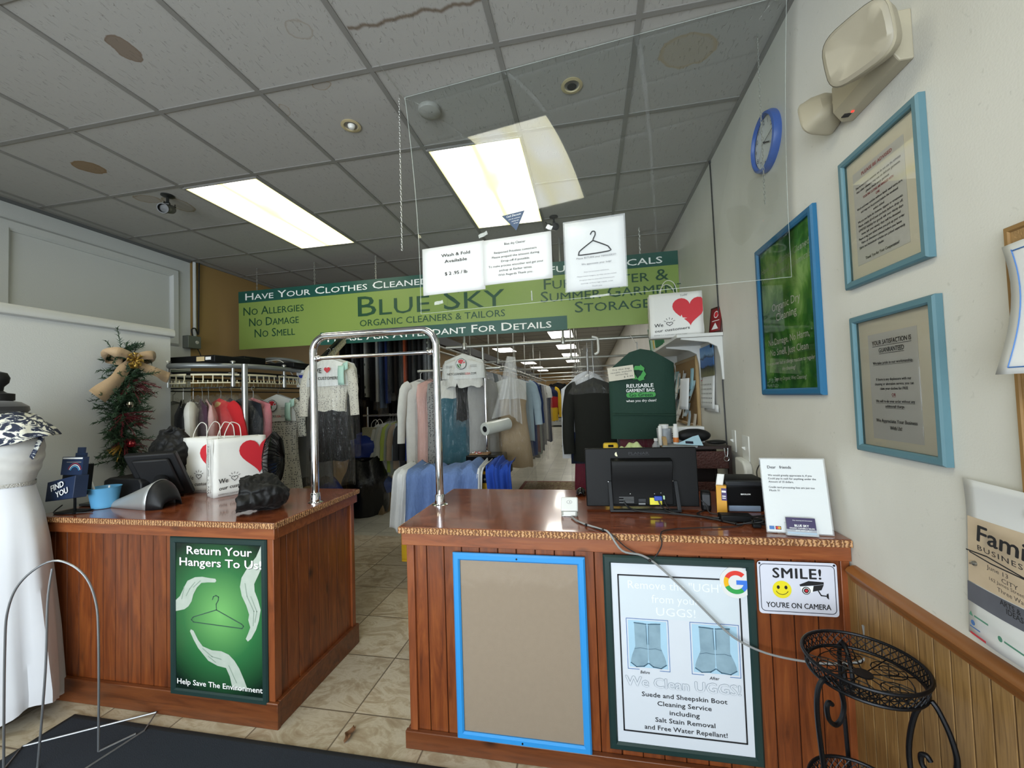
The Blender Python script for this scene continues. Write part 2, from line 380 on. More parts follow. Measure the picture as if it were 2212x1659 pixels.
pr = [(0, .782), (.014, .785), (.017, .797), (.022, .803), (.030, .812), (.033, .822), (.026, .832), (.012, .838), (0, .839)]
rl.prism(FR((XR, 1.606, 0), -UX, UZ), pr, 0, -3.2)
rl2 = [(XR-a, zz) for a, zz in pr]
struct(rl.build('trim_5', smooth=.9))
# ------------------------------------------------------------------ ceiling fixtures
def m_lamp(key, s, c1, c2):
    m, n, l, b = blank(key); g = G(m); P = g.tc.outputs['Object']; x, y, z = g.xyz(P)
    t = g.math('ABSOLUTE', g.math('SUBTRACT', g.math('FRACT', g.math('ADD', g.math('DIVIDE', x, .30), .5)), .5))
    c = g.mix(g.ramp(t, [(.02, 0), (.26, 1)]), c2, c1); nz = g.noise(P, 2.2, 2); c = g.mix(g.ramp(nz, [(.42, 0), (.68, .9)]), c, c2)
    l.new(c, b.inputs['Emission Color']); b.inputs['Emission Strength'].default_value = s
    b.inputs['Base Color'].default_value = (.5, .5, .46, 1); b.inputs['Roughness'].default_value = .25; return m
M_LF = m_lamp('lit_diffuser', 2.5, 'ffffff', 'ece27c'); M_LB = m_lamp('lit_diffuser_back', LAMP_BACK, 'ffffff', 'fbf8e6')
M_LN = m_lamp('lit_diffuser_near', LAMP_FRONT, 'fffdf0', 'f2e9b4')
def troffer(x, y, label, mlamp, group='fluorescent ceiling lights', t=None):
    t = thing('ceiling_light', label, 'ceiling light', (x+.305, y+.61, ZC), 0, group)
    fb = MB(M_GRID); fb.frame(FR((0, 0, -.001), UX, -UY), -.305, .305, -.61, .61, .014, 0, .012); fb.build('frame', t, local=True)
    MB(mlamp).box(-.292, .292, -.597, .597, -.009, -.004).build('diffuser', t, local=True, smooth=0); return t
troffer(*FIX[0], 'long lit ceiling light near the left wall above the paper bags', M_LF)
t0 = troffer(*FIX[1], 'lit ceiling light seen through the hanging clear shield', M_LF)
q = troffer(*NEAR[0], 'ceiling light behind the photographer, reflected in the clear shield', M_LN)
dup(q, (NEAR[1][0]+.305, NEAR[1][1]+.61, ZC), 0, 'added ceiling light behind the photographer above the black mat, left side')
rl_ = ['rear ceiling light nearest the green banner', 'second rear ceiling light back from the green banner', 'third rear ceiling light back from the green banner', 'farthest ceiling light of the right row toward the washing machines',
       'nearest rear ceiling light of the left row in the workroom', 'middle rear ceiling light of the left row in the workroom', 'farthest small ceiling light of the left row in the workroom']
q = troffer(*REAR[0], rl_[0], M_LB, 'workroom ceiling lights')
for (x, y), s in zip(HID, ('added workroom ceiling light, unseen above the banner, right row near', 'added workroom ceiling light, unseen above the banner, right row second', 'added workroom ceiling light, unseen above the banner, left row near', 'added workroom ceiling light, unseen above the banner, left row far')): dup(q, (x+.305, y+.61, ZC), 0, s)
for (x, y), s in zip(REAR[1:], rl_[1:]): dup(q, (x+.305, y+.61, ZC), 0, s)
# ------------------------------------------------------------------ timber
def m_wood(key, c1, c2, c3, axis, w, rough=.38, knots=True, vert=True, groove=None):
    m, n, l, b = blank(key); g = G(m); P = g.add('ShaderNodeNewGeometry').outputs['Position']; q = dict(zip('xyz', g.xyz(P)))
    u = q[axis]; pid = g.math('FLOOR', g.math('DIVIDE', u, w))
    wn = g.add('ShaderNodeTexWhiteNoise', {1: pid}, noise_dimensions='1D').outputs
    off = g.add('ShaderNodeVectorMath', {0: P, 1: g.add('ShaderNodeVectorMath', {0: wn['Color'], 3: 7.0}, operation='SCALE').outputs[0]}, operation='ADD').outputs[0]
    sc3 = (9, 9, .9) if vert else ((.9, 9, 9) if axis != 'x' else (9, .9, 9))
    a = g.noise(g.map(off, sc3), 3.2, 7, 1.2, .6); f = g.noise(g.map(off, tuple(s*9 for s in sc3)), 2, 3)
    c = g.ramp(a, [(.28, c1), (.5, c2), (.72, c3)]); c = g.mix(g.math('MULTIPLY', f, .28), c, c1)
    c = g.mix(g.math('MULTIPLY', wn['Value'], .34), c, c1)
    if knots:
        k = g.add('ShaderNodeTexVoronoi', {'Vector': g.map(off, (1, 1, .62) if vert else (.62, 1, 1)), 'Scale': 7.5}, feature='F1'); kd = k.outputs['Distance']
        on = g.math('GREATER_THAN', g.xyz(k.outputs['Color'])[0], .55)
        c = g.mix(g.math('MULTIPLY', on, g.ramp(kd, [(.04, .9), (.10, .55), (.2, 0)])), c, '2a1208')
    if groove is not None: c = g.mix(g.math('GREATER_THAN', g.math('ABSOLUTE', g.math('SUBTRACT', g.math('FRACT', g.math('DIVIDE', g.math('SUBTRACT', u, groove), w)), .5)), .477), c, '3c1c0c')  # shade inside the plank grooves, painted as dark lines in the colour
    g.color(c); b.inputs['Roughness'].default_value = rough; b.inputs['Coat Weight'].default_value = .25; b.inputs['Coat Roughness'].default_value = .25
    g.bump(a, .12, .004); return m
W1, W2, W3 = '52260f', '80401a', '9a5626'
M_PLF = m_wood('pine_plank_front', W1, W2, W3, 'x', .078, groove=-.785)
M_PLF2 = m_wood('pine_plank_front_left', W1, W2, W3, 'x', .078, groove=-2.838)
M_PLS = m_wood('pine_plank_side', W1, W2, W3, 'y', .078, groove=1.645)
M_TRX = m_wood('pine_trim', '693518', '934f28', 'a96638', 'z', 5, vert=False)
M_KICK = m_wood('pine_skirting', '4a230d', '6e3a1a', '844a24', 'z', 5, vert=False)
M_TRZ = m_wood('pine_post', '643318', '8d4a25', 'a05c30', 'z', 9)
m, n, l, b = blank('cherry_laminate'); g = G(m); P = g.tc.outputs['Object']
a = g.noise(g.map(P, (2.2, 7, 1)), 3, 7, 1.5, .6); c = g.ramp(a, [(.3, '5a2a16'), (.5, '7d4026'), (.7, '975636')]); g.color(c)
b.inputs['Roughness'].default_value = .2; b.inputs['Coat Weight'].default_value = .6; b.inputs['Coat Roughness'].default_value = .08; M_TOP = m
m, n, l, b = blank('carved_moulding'); g = G(m); P = g.tc.outputs['Object']; x, y, z = g.xyz(P)
wv = g.add('ShaderNodeTexWave', {'Vector': g.add('ShaderNodeCombineXYZ', {0: g.math('ADD', x, y), 1: g.math('MULTIPLY', z, 1.4)}).outputs[0], 'Scale': 22.0, 'Distortion': 6.0, 'Detail': 2.0, 'Detail Scale': 3.0}).outputs['Fac']
g.color(g.ramp(wv, [(.2, '6f4526'), (.55, 'a9764a'), (.8, 'c39568')])); b.inputs['Roughness'].default_value = .45; g.bump(wv, .7, .004); M_CARVE = m
M_DARKIN = mat('dark_inside', '1d120c', .9)
def counter(name, label, x0, x1, y0, y1, base, sideR, sideL, wallL=None):
    t = thing(name, label, 'counter', ((x0+x1)/2, (y0+y1)/2, 0), 0, 'wooden service counters')
    yf = y0+.03
    f = front(0, yf, 0)
    fp = beads(MB(M_PLF if sideL else M_PLF2), f, x0+.03, x1-(.03 if sideR else 0), base-.005, .85, .078, .004)
    fp.box(x0+.03, x1-(.03 if sideR else .0), yf+.005, yf+.02, 0, .89, M_DARKIN); fp.build('front_panel', t, smooth=0)
    if sideR: beads(MB(M_PLS), FR((x1-.03, 0, 0), UY, UZ), yf, y1-.03, base-.005, .85, .078, .004).box(x1-.05, x1-.036, yf+.01, y1-.03, 0, .89, M_DARKIN).build('side_panel', t, smooth=0)
    if sideL: beads(MB(M_PLS), FR((x0+.03, 0, 0), -UY, UZ), -(y1-.03), -yf, base-.005, .85, .078, .004).box(x0+.036, x0+.05, yf+.01, y1-.03, 0, .89, M_DARKIN).build('side_panel', t, smooth=0)
    MB(M_PLS).box(x0+.03, x1-(.03 if sideR else 0), y1-.045, y1-.03, 0, .89).build('back_panel', t)
    MB(M_TRX).box(x0+.006, x1-(.006 if sideR else 0), y0+.006, yf-.001, .845, .897).build('apron_trim', t, bev=.002)
    if sideR: MB(M_TRX).box(x1-.03, x1-.006, yf, y1-.01, .845, .897).build('apron_trim', t, bev=.002)
    if sideL: MB(M_TRX).box(x0+.006, x0+.03, yf, y1-.01, .845, .897).build('apron_trim', t, bev=.002)
    MB(M_KICK).box(x0+.002, x1-(.002 if sideR else 0), y0+.008, yf-.001, 0, base).build('skirting_board', t, bev=.003)
    if sideR: MB(M_KICK).box(x1-.03, x1-.006, yf, y1-.015, 0, base).build('skirting_board', t, bev=.003)
    if sideL: MB(M_KICK).box(x0+.006, x0+.03, yf, y1-.015, 0, base).build('skirting_board', t, bev=.003)
    if sideR: MB(M_TRZ).box(x1-.055, x1-.022, yf-.012, yf+.03, base, .845).build('corner_post', t, bev=.002)
    if sideR: MB(M_TRZ).box(x1-.05, x1-.018, y1-.06, y1-.028, base, .845).build('corner_post', t, bev=.002)
    if sideL: MB(M_TRZ).box(x0+.022, x0+.055, yf-.012, yf+.03, base, .845).build('corner_post', t, bev=.002)
    if not sideR: MB(M_TRZ).box(x1-.03, x1-.001, yf-.012, yf+.02, base, .845).build('corner_post', t, bev=.002)
    MB(M_TOP).box(x0, x1, y0, y1, .898, ZT).build('worktop', t, bev=.002)
    MB(M_CARVE).box(x0-(.004 if sideL else 0), x1+(.004 if sideR else 0), y0-.007, y0-.0005, .897, .9215).build('edge_moulding', t, bev=.002)
    if sideR: MB(M_CARVE).box(x1+.0005, x1+.007, y0, y1, .897, .9215).build('edge_moulding', t, bev=.002)
    if sideL: MB(M_CARVE).box(x0-.007, x0-.0005, y0, y1, .897, .9215).build('edge_moulding', t, bev=.002)
    return t
counter('service_counter', 'left wooden counter with the hanger poster on its front', -2.868, -1.425, 1.615, 2.30, .115, True, False)
counter('service_counter', 'right wooden counter carrying the monitor, running to the right wall', -.815, XR-.002, 1.615, 2.33, .072, False, True)
# ------------------------------------------------------------------ chrome arch between the counters
M_CHROME = mat('chrome', 'e6e6ea', .06, 1, .02)
t = thing('chrome_arch', 'polished chrome tube arch bridging the gap between the two counters', 'rail', (-1.12, 1.975, ZT))
X0, X1, ya, zt, rc = -1.483, -.768, 1.975, 1.826, .085
f = front(0, ya, 0)
pts = [V((X0, ya, ZT+.004)), V((X0, ya, zt-rc))] + arcpts((X0+rc, zt-rc), rc, PI, PI/2, 8, f) + arcpts((X1-rc, zt-rc), rc, PI/2, 0, 8, f) + [V((X1, ya, ZT+.004))]
MB(M_CHROME).tube(pts, .0195, n=20).build('hoop', t)
MB(M_CHROME).tube([(X0+.02, ya, 1.707), (X1-.02, ya, 1.707)], .0095, n=14).build('crossbar', t)
for x, s in ((X0, 1), (X1, -1)):
    MB(M_CHROME).lathe((x, ya, ZT), UZ, [(.040, 0), (.040, .003), (.034, .006), (.026, .008), (.0245, .05), (.0215, .054)]).build('floor_flange', t)
    MB(M_CHROME).lathe((x+s*.018, ya, 1.707), UX*s, [(.012, 0), (.014, .002), (.016, .012), (.0155, .022), (.011, .03)], n=18).build('ball_socket', t)
# ------------------------------------------------------------------ framed posters on the counters
M_BLK = mat('black_ink', '15161a', .6, var=.02); M_WPAPER = mat('white_paper', 'd9dad9', .7, 0, .02); M_INKW = mat('white_ink', 'f4f6f4', .55, 0, .01)
M_GFRAME = mat('dark_green_frame', '17302e', .45, 0, .1)
M_RED = mat('red_print', 'c42733', .55, 0, .04)
def bounds_glow(key, cx, cz, r, c_in, c_mid, c_out, sx=1, sz=1):
    m, n, l, b = blank(key); g = G(m); P = g.tc.outputs['Generated']; x, y, z = g.xyz(P)
    d = g.math('POWER', g.math('ADD', g.math('POWER', g.math('MULTIPLY', g.math('SUBTRACT', x, cx), sx), 2), g.math('POWER', g.math('MULTIPLY', g.math('SUBTRACT', z, cz), sz), 2)), .5)
    g.color(g.ramp(d, [(0, c_in), (r*.55, c_mid), (r, c_out)])); b.inputs['Roughness'].default_value = .25; return m
t = thing('framed_poster', 'framed green poster of three pale hands round a hanger on the left counter', 'poster', (-1.748, 1.633, .1), 0, 'framed posters on the counter fronts')
f = front(-2.015, 1.636, .10); Wd, Hd = .536, .742
MB(M_GFRAME).frame(f, 0, Wd, 0, Hd, .030, 0, .014).build('frame', t)
MB(bounds_glow('poster_green', .52, .52, .62, '74b468', '2f6e3f', '0c1f17', .8, 1.1)).slab(f, .028, Wd-.028, .028, Hd-.028, .001, .0055).build('backing_print', t, smooth=0)
def pm_(x, y): return (.028+(x-950)/468*.480, Hd-.026-(y-435)/835*(Hd-.052))
M_HAND = mat('pale_hand_print', 'c9cfc6', .5, 0, .1, 22, hex2='9fae9f'); M_HAND2 = mat('hand_shadow_print', '8c9c8e', .5, 0, .1, 20)
hd = MB(M_HAND, M_HAND2)
Z1, Z2 = .0062, .0066
h1 = [(951, 832), (951, 770), (975, 745), (1000, 690), (1018, 655), (1060, 632), (1100, 627), (1140, 632), (1172, 634), (1177, 645), (1170, 655), (1130, 657), (1095, 662), (1070, 690), (1050, 730), (1040, 770), (1022, 800), (1000, 818)]
h2 = [(1415, 440), (1417, 560), (1400, 600), (1378, 650), (1380, 690), (1398, 740), (1410, 790), (1400, 850), (1385, 900), (1360, 950), (1342, 968), (1331, 955), (1345, 920), (1355, 890), (1345, 850), (1350, 820), (1335, 770), (1312, 720), (1303, 670), (1312, 620), (1340, 570), (1390, 500)]
h3 = [(1260, 1240), (1245, 1170), (1225, 1125), (1180, 1118), (1130, 1095), (1100, 1060), (1075, 1030), (1050, 985), (1030, 940), (1035, 928), (1050, 935), (1075, 985), (1100, 1018), (1150, 1035), (1200, 1035), (1240, 1050), (1270, 1080), (1295, 1120), (1320, 1180), (1335, 1222), (1300, 1240)]
for h in (h1, h2, h3): hd.poly(f, [pm_(*p) for p in h], Z1, M_HAND)
for ln in ([(1060, 660), (1030, 700), (1010, 740)], [(1090, 650), (1050, 690)], [(1000, 690), (985, 760)], [(1330, 650), (1340, 720), (1375, 800), (1370, 880)], [(1360, 720), (1390, 800), (1380, 860)], [(1100, 1030), (1150, 1070), (1200, 1080)], [(1130, 1070), (1170, 1100)], [(1240, 1110), (1280, 1200)]):
    hd.line(f, [pm_(*p) for p in ln], .0045, Z2, M_HAND2)
hd.build('hands_print', t, smooth=0)
hg = MB(mat('hanger_print', '36534a', .5))
hg.line(f, [pm_(*p) for p in ((1155, 752), (1160, 735), (1175, 728), (1188, 735), (1186, 755), (1175, 775), (1176, 808), (1310, 876), (1320, 887), (1312, 900), (1050, 886), (1038, 874), (1048, 858), (1176, 808))], .004, Z2).build('hanger_print', t, smooth=0)
tx = MB(M_INKW, M_BLK)
for dz, mm, dx in ((.0064, M_BLK, .0022), (.0070, M_INKW, 0)):
    for s, x, y, hh, ww in (('Return Your', 1192, 478, .037, .36), ('Hangers To Us!', 1196, 545, .037, .452)): a, bb = pm_(x, y); tx.text(f, s, a+dx, bb-dx, hh, dz, mm, ww, bold=.022)
    a, bb = pm_(1187, 1225); tx.text(f, 'Help Save The Environment', a+dx, bb-dx, .024, dz, mm, .468, bold=.016)
tx.build('lettering', t, smooth=0)
# empty blue frame
t = thing('empty_poster_frame', 'bright blue frame with an empty tan board on the right counter', 'picture frame', (-.31, 1.633, .07), 0, 'framed posters on the counter fronts')
f = front(-.584, 1.636, .068); Wd, Hd = .543, .752
MB(mat('sky_blue_frame', '2f8fd6', .4, 0, .04)).frame(f, 0, Wd, 0, Hd, .030, 0, .016).build('frame', t)
MB(mat('kraft_board', '9a8a76', .8, 0, .05, 40, .15, 300)).slab(f, .027, Wd-.027, .027, Hd-.027, .001, .004).build('backing_board', t, smooth=0)
m, n, l, b = blank('creased_film'); g = G(m); n.remove(b); o = n['Material Output']; tr = n.new('ShaderNodeBsdfTransparent'); gl = n.new('ShaderNodeBsdfGlossy'); gl.inputs['Roughness'].default_value = .08
mx = n.new('ShaderNodeMixShader'); fz = n.new('ShaderNodeFresnel'); fz.inputs[0].default_value = 1.5; nzz = g.noise(g.tc.outputs['Object'], 6, 3, .8); bp = g.add('ShaderNodeBump', {'Height': nzz, 'Strength': .12, 'Distance': .02})
l.new(bp.outputs[0], gl.inputs['Normal']); l.new(fz.outputs[0], mx.inputs[0]); l.new(tr.outputs[0], mx.inputs[1]); l.new(gl.outputs[0], mx.inputs[2]); l.new(mx.outputs[0], o.inputs[0]); M_FILM = m
MB(M_FILM).rect(f, .03, Wd-.03, .03, Hd-.03, .0075).build('clear_cover', t, smooth=0)
sm_ = MB(mat('screw_dark', '20242a', .4, .6)); sm_.lathe(f.p(Wd*.5, Hd-.015, .015), -UY, [(.004, 0), (.0035, .003)], n=12).lathe(f.p(Wd*.5, .015, .015), -UY, [(.004, 0), (.0035, .003)], n=12); sm_.build('screw', t)
# boots poster
t = thing('framed_poster', 'green framed white poster with two blue photos of boots on the right counter', 'poster', (.3, 1.633, .1), 0, 'framed posters on the counter fronts')
f = front(.028, 1.636, .100); Wd, Hd = .541, .734
MB(M_GFRAME).frame(f, 0, Wd, 0, Hd, .030, 0, .014).build('frame', t)
MB(mat('cool_white_paper', 'd0d6de', .5, 0, .02)).slab(f, .027, Wd-.027, .027, Hd-.027, .001, .005).build('paper', t, smooth=0)
pr = MB(M_BLK); pr.line(f, [(.055, .075), (Wd-.055, .075), (Wd-.055, Hd-.075), (.055, Hd-.075)], .0055, .0062, M_BLK, True)
M_FADE = mat('faded_panel_ink', 'cdd7de', .5, 0, .03); M_FADE2 = mat('faded_letter_ink', 'e6ebf0', .5, 0, .01); M_OUTL = mat('grey_outline_ink', '8f9aa6', .5, 0, .02)
pr.rect(f, .06, Wd-.06, .50, Hd-.08, .0056, M_FADE)
for s, y, ww in (('Remove the "UGH"', .625, .34), ('from your', .575, .17), ('UGGS!', .528, .14)): pr.text(f, s, Wd/2-.01, y, .030, .0064, M_FADE2, ww)
pr.text(f, 'We Clean UGGS!', Wd/2, .262, .036, .0060, M_OUTL, .405, bold=.05); pr.text(f, 'We Clean UGGS!', Wd/2, .262, .036, .0066, mat('cool_white_paper', ''), .405, bold=.012)
for s, y, ww in (('Suede and Sheepskin Boot', .217, .30), ('Cleaning Service', .187, .19), ('including', .157, .105), ('Salt Stain Removal', .127, .21), ('and Free Water Repellant!', .097, .29)): pr.text(f, s, Wd/2+.005, y, .0165, .0062, M_BLK, ww, bold=.012)
for s, x in (('Before', .14), ('After', .385)): pr.text(f, s, x, .298, .011, .0064, M_BLK, .033, bold=.01, shear=.2)
pr.build('lettering', t, smooth=0)
M_BLUEL = mat('blue_line_print', '3f6fae', .5); M_SKYP = mat('pale_blue_photo', 'a6cadf', .5, 0, .08, 14); M_BOOT = mat('boot_print', '7898ab', .5, 0, .3, 18, hex2='9fbccb'); M_BOOTD = mat('boot_dark_print', '3f5f73', .5, 0, .2)
for x0, x1, sx in ((.085, .225, 0), (.315, .47, 1)):
    q = MB(M_BLUEL); w_ = x1-x0; y0, y1 = .315, .49
    q.line(f, [(x0+.035, y0-.008), (x0-.006, y0-.008), (x0-.006, y1+.006), (x1+.006, y1+.006), (x1+.006, y0-.008), (x1-.03, y0-.008)], .002, .0062, M_BLUEL)
    q.rect(f, x0, x1, y0, y1, .0060, M_SKYP)
    for s in (0, 1):
        def bp_(u, v): return (x0+w_*(.5+(u if s else -u)), y0+(y1-y0)*v)
        q.poly(f, [bp_(*p) for p in ((.006, .30), (.012, .6), (.02, .93), (.10, .955), (.24, .96), (.34, .945), (.335, .7), (.33, .45), (.36, .38), (.42, .26), (.455, .16), (.46, .11), (.44, .065), (.38, .04), (.30, .03), (.20, .03), (.10, .045), (.03, .09), (.01, .16))], .0064, M_BOOT)
        q.line(f, [bp_(*p) for p in ((.02, .93), (.34, .95))], .004, .0068, M_BOOTD); q.line(f, [bp_(*p) for p in ((.01, .40), (.2, .42), (.35, .39))], .0016, .0068, M_BOOTD)
        q.line(f, [bp_(*p) for p in ((.01, .10), (.12, .03), (.32, .01), (.46, .09))], .004, .0068, M_BOOTD); q.line(f, [bp_(*p) for p in ((.02, .5), (.03, .9))], .0022, .0068, M_BOOTD)
    q.build('boot_photo', t, smooth=0, label='blue photo of clean boots' if sx else 'blue photo of stained boots')
# round G sticker
t = thing('letter_sticker', 'white sticker with a four colour letter G on the boots poster corner', 'sticker', (.505, 1.625, .73))
f = front(.503, 1.6285, .752)
MB(M_WPAPER).prism(f, [(.055*math.cos(a)*(1+.03*math.sin(5*a)), .058*math.sin(a)) for a in [2*PI*i/30 for i in range(30)]], 0, .0008).build('paper', t, smooth=0)
gp = MB(mat('red_g', 'd8392c', .5), mat('yellow_g', 'eab20c', .5), mat('green_g', '2d9a49', .5), mat('blue_g', '3a76d8', .5)); q = math.radians
gp.arc(f, 0, 0, .026, .042, q(45), q(152), .0013, gp.m[0]).arc(f, 0, 0, .026, .042, q(152), q(206), .0013, gp.m[1]).arc(f, 0, 0, .026, .042, q(206), q(310), .0013, gp.m[2]).arc(f, 0, 0, .026, .042, q(310), q(358), .0013, gp.m[3])
gp.rect(f, .001, .042, -.008, .008, .0014, gp.m[3]).build('letter_print', t, smooth=0)
# smile sign
t = thing('camera_notice_sign', 'white SMILE sign with yellow face and camera on the right counter', 'sign', (.707, 1.633, .645))
f = FR((.578, 1.6335, .645), V((1, 0, .004)), UZ); Wd, Hd = .257, .187
def rrect(x0, x1, y0, y1, r, n=5):
    out = []
    for cx, cy, a in ((x1-r, y1-r, 0), (x0+r, y1-r, PI/2), (x0+r, y0+r, PI), (x1-r, y0+r, 1.5*PI)): out += [(cx+r*math.cos(a+i*PI/2/n), cy+r*math.sin(a+i*PI/2/n)) for i in range(n+1)]
    return out
MB(mat('sign_white', 'd6d9e6', .35, 0, .02)).prism(f, rrect(0, Wd, 0, Hd, .012), 0, .002).build('plate', t, smooth=.6)
M_NAVY = mat('navy_ink', '16182c', .5); pr = MB(M_NAVY)
pr.line(f, rrect(.008, Wd-.008, .010, Hd-.010, .014), .0022, .0026, M_NAVY, True)
pr.text(f, 'SMILE!', .128, .147, .035, .0028, M_BLK, .155, bold=.03, space=1.1); pr.text(f, "YOU'RE ON CAMERA", .128, .033, .0185, .0028, M_BLK, .208, bold=.018)
pr.build('lettering', t, smooth=0)
q = MB(mat('yellow_print', 'e8da2c', .4)); q.disc(f, .078, .088, .031, .0028); q.disc(f, .066, .096, .0050, .0033, M_BLK, ry=.0065).disc(f, .091, .096, .0050, .0033, M_BLK, ry=.0065)
q.arc(f, .078, .092, .0205, .0225, math.radians(205), math.radians(335), .0033, M_BLK); q.build('face_print', t, smooth=0)
q = MB(M_BLK, M_INKW, M_RED); q.poly(f, [(.135, .108), (.165, .122), (.213, .120), (.213, .112), (.180, .107), (.138, .102)], .0028, M_BLK); q.poly(f, [(.180, .106), (.213, .111), (.205, .092), (.176, .085)], .0028, M_BLK)
q.poly(f, [(.138, .100), (.180, .105), (.176, .082), (.142, .086)], .0030, M_INKW); q.disc(f, .156, .088, .0135, .0034, M_BLK).disc(f, .156, .088, .0105, .0038, M_INKW).disc(f, .156, .088, .0085, .0041, M_BLK).disc(f, .156, .088, .005, .0044, M_RED)
q.line(f, [(.195, .088), (.203, .073), (.224, .071)], .004, .0030, M_BLK); q.poly(f, [(.220, .078), (.226, .082), (.227, .060), (.220, .066)], .0031, M_BLK); q.build('camera_print', t, smooth=0)
q = MB(M_NAVY)
for x, y in ((.008, .179), (Wd-.008, .179)): q.lathe(f.p(x, y, .002), -UY, [(.004, 0), (.003, .002)], n=12)
q.build('screw', t)
# ------------------------------------------------------------------ green banner hung from the ceiling
t = thing('hanging_banner', 'long green shop banner hung on chains across the room', 'banner', (-1.53, 3.96, 2.1), 0)
B = front(-3.92, 3.955, 2.09)
M_LIME = mat('lime_vinyl', '80984a', .35, 0, .1, .6, hex2='8fa656'); M_TEAL = mat('dark_teal_vinyl', '1c4f45', .35, 0, .06, 2, hex2='235a50'); M_DGREEN = mat('deep_green_ink', '17472f', .4, 0, .05)
MB(M_LIME).slab(B, 0, 4.785, .02, .688, -.012, 0).build('board', t, smooth=0)
MB(M_TEAL).slab(B, 0, 4.785, .556, .688, 0, .003).build('header_band', t, smooth=0)
MB(M_TEAL).slab(B, 1.045, 3.74, .012, .150, 0, .003).build('footer_band', t, smooth=0)
q = MB(M_INKW)
q.text(B, 'Have Your Clothes Cleaned Without Harmful Chemicals', 2.37, .622, .078, .005, M_INKW, 4.55, bold=.008, caps=True)
q.text(B, 'Please Ask Attendant For Details', 2.36, .082, .078, .005, M_INKW, 2.45, bold=.012, caps=True); q.build('white_lettering', t, smooth=0)
q = MB(M_DGREEN)
for s, x, y, ww in (('No Allergies', .455, .455, .78), ('No Damage', .46, .325, .64), ('No Smell', .47, .195, .52)): q.text(B, s, x, y, .092, .003, M_DGREEN, ww, bold=.004, caps=True)
q.text(B, 'Blue Sky', 2.315, .405, .215, .003, M_DGREEN, 1.62, bold=.002, caps=True); q.text(B, 'ORGANIC CLEANERS & TAILORS', 2.325, .222, .068, .003, M_DGREEN, 1.60, bold=.004)
for s, x, y, ww in (('Fur, Winter &', 4.11, .475, 1.17), ('Summer Garment', 4.17, .350, 1.36), ('Storage', 4.17, .225, .70)): q.text(B, s, x, y, .105, .003, M_DGREEN, ww, bold=.004, caps=True)
q.build('green_lettering', t, smooth=0)
MB(mat('seam_grey', '6f7f55', .5)).slab(B, 2.52, 2.524, .02, .688, 0, .0006).build('panel_seam', t, smooth=0)
M_CHAIN = mat('chain_steel', 'b2b2ac', .35, .8)
def chain(mb, p0, p1, n, r=.0016, w=.006, m=None):
    p0, p1 = V(p0), V(p1); d = (p1-p0)/n
    a = d.orthogonal().normalized(); b = d.normalized().cross(a)
    for i in range(n):
        c = p0+d*(i+.5); s = a if i % 2 else b; h = d.length*.62
        mb.tube([c+d.normalized()*h*math.cos(k*PI/4)+s*w*.5*math.sin(k*PI/4) for k in range(8)], r, m, 4, closed=True)
    return mb
for x, z in ((.24, 3.03), (.98, 3.03), (1.72, 3.03), (3.15, 3.03), (3.9, 3.03), (4.45, 3.03)):
    p = B.p(x, .688, -.006); chain(MB(M_CHAIN), p, (p.x, p.y, ZC-.006), 12, .003, .012).build('chain', t)
# ------------------------------------------------------------------ hanging clear shield and its notices
S0, S1 = V((-.868, 2.03, 0)), V((.852, 1.865, 0)); SU = (S1-S0).normalized(); SL = (S1-S0).length
SH = FR(S0+V((0, 0, 1.922)), SU, UZ)
t = thing('clear_shield', 'large clear acrylic shield hung over the right counter', 'shield', (0, 1.86, 1.922))
def bow(v): return 0 if v < .16 else -(v-.16)**2*.125
sh = MB(M_GLASS)
NV = 26
for s in (-.002, .002):
    sh.grid(lambda u, v: SH.p(u*SL, v*1.112, s-bow(v*1.112)), 1, NV, M_GLASS)
sh.build('acrylic_sheet', t, smooth=3)
M_EDGE = mat('acrylic_edge', 'dfe6df', .2, 0, .02, alpha=.35)
ed = MB(M_EDGE)
ed.tube([SH.p(0, v/20*1.112, -bow(v/20*1.112)) for v in range(21)], 0.0018, n=5).tube([SH.p(SL, v/20*1.112, -bow(v/20*1.112)) for v in range(21)], 0.0011, n=5)
ed.tube([SH.p(0, 0), SH.p(SL, 0)], .0014, n=5).tube([SH.p(0, 1.112, -bow(1.112)), SH.p(SL, 1.112, -bow(1.112))], .0014, n=5)
ed.build('polished_edge', t)
M_WIRE = mat('steel_wire', 'c8c8c2', .35, .6)
for x in (.012, SL-.02): MB(M_WIRE).tube([SH.p(x, 1.10, -bow(1.10)), SH.p(x-.02, 1.112, .10), (SH.p(x-.05, 0).x, SH.p(x, 0, .35).y, ZC-.004)], .0014, n=5).build('hanging_wire', t)
t = thing('loose_chain', 'thin loose chain hanging from the ceiling left of the clear shield', 'chain', (-.905, 1.905, 2.23), 0, 'loose ceiling chains')
chain(MB(M_CHAIN), (-.903, 1.9, ZC-.008), (-.907, 1.9, 2.225), 58, .0012, .007).build('links', t); MB(M_CHAIN).tube([(-.903, 1.9, ZC), (-.903, 1.9, ZC-.012)], .003).build('ceiling_hook', t)
t = thing('loose_chain', 'thin loose chain hanging in front of the wall clock', 'chain', (.84, 1.98, 2.26), 0, 'loose ceiling chains')
chain(MB(M_CHAIN), (.80, 1.93, ZC-.008), (.793, 1.93, 2.27), 56, .0012, .007).build('links', t); MB(M_CHAIN).tube([(.80, 1.93, ZC), (.80, 1.93, ZC-.012)], .003).build('ceiling_hook', t)
def sh_at(px, py):    # point of the shield's plane seen at a pixel, as frame coordinates
    d = ray(px, py); k = (SH.o-O).dot(SH.n)/d.dot(SH.n); p = O+d*k-SH.o; return p.dot(SH.u), p.dot(SH.v)
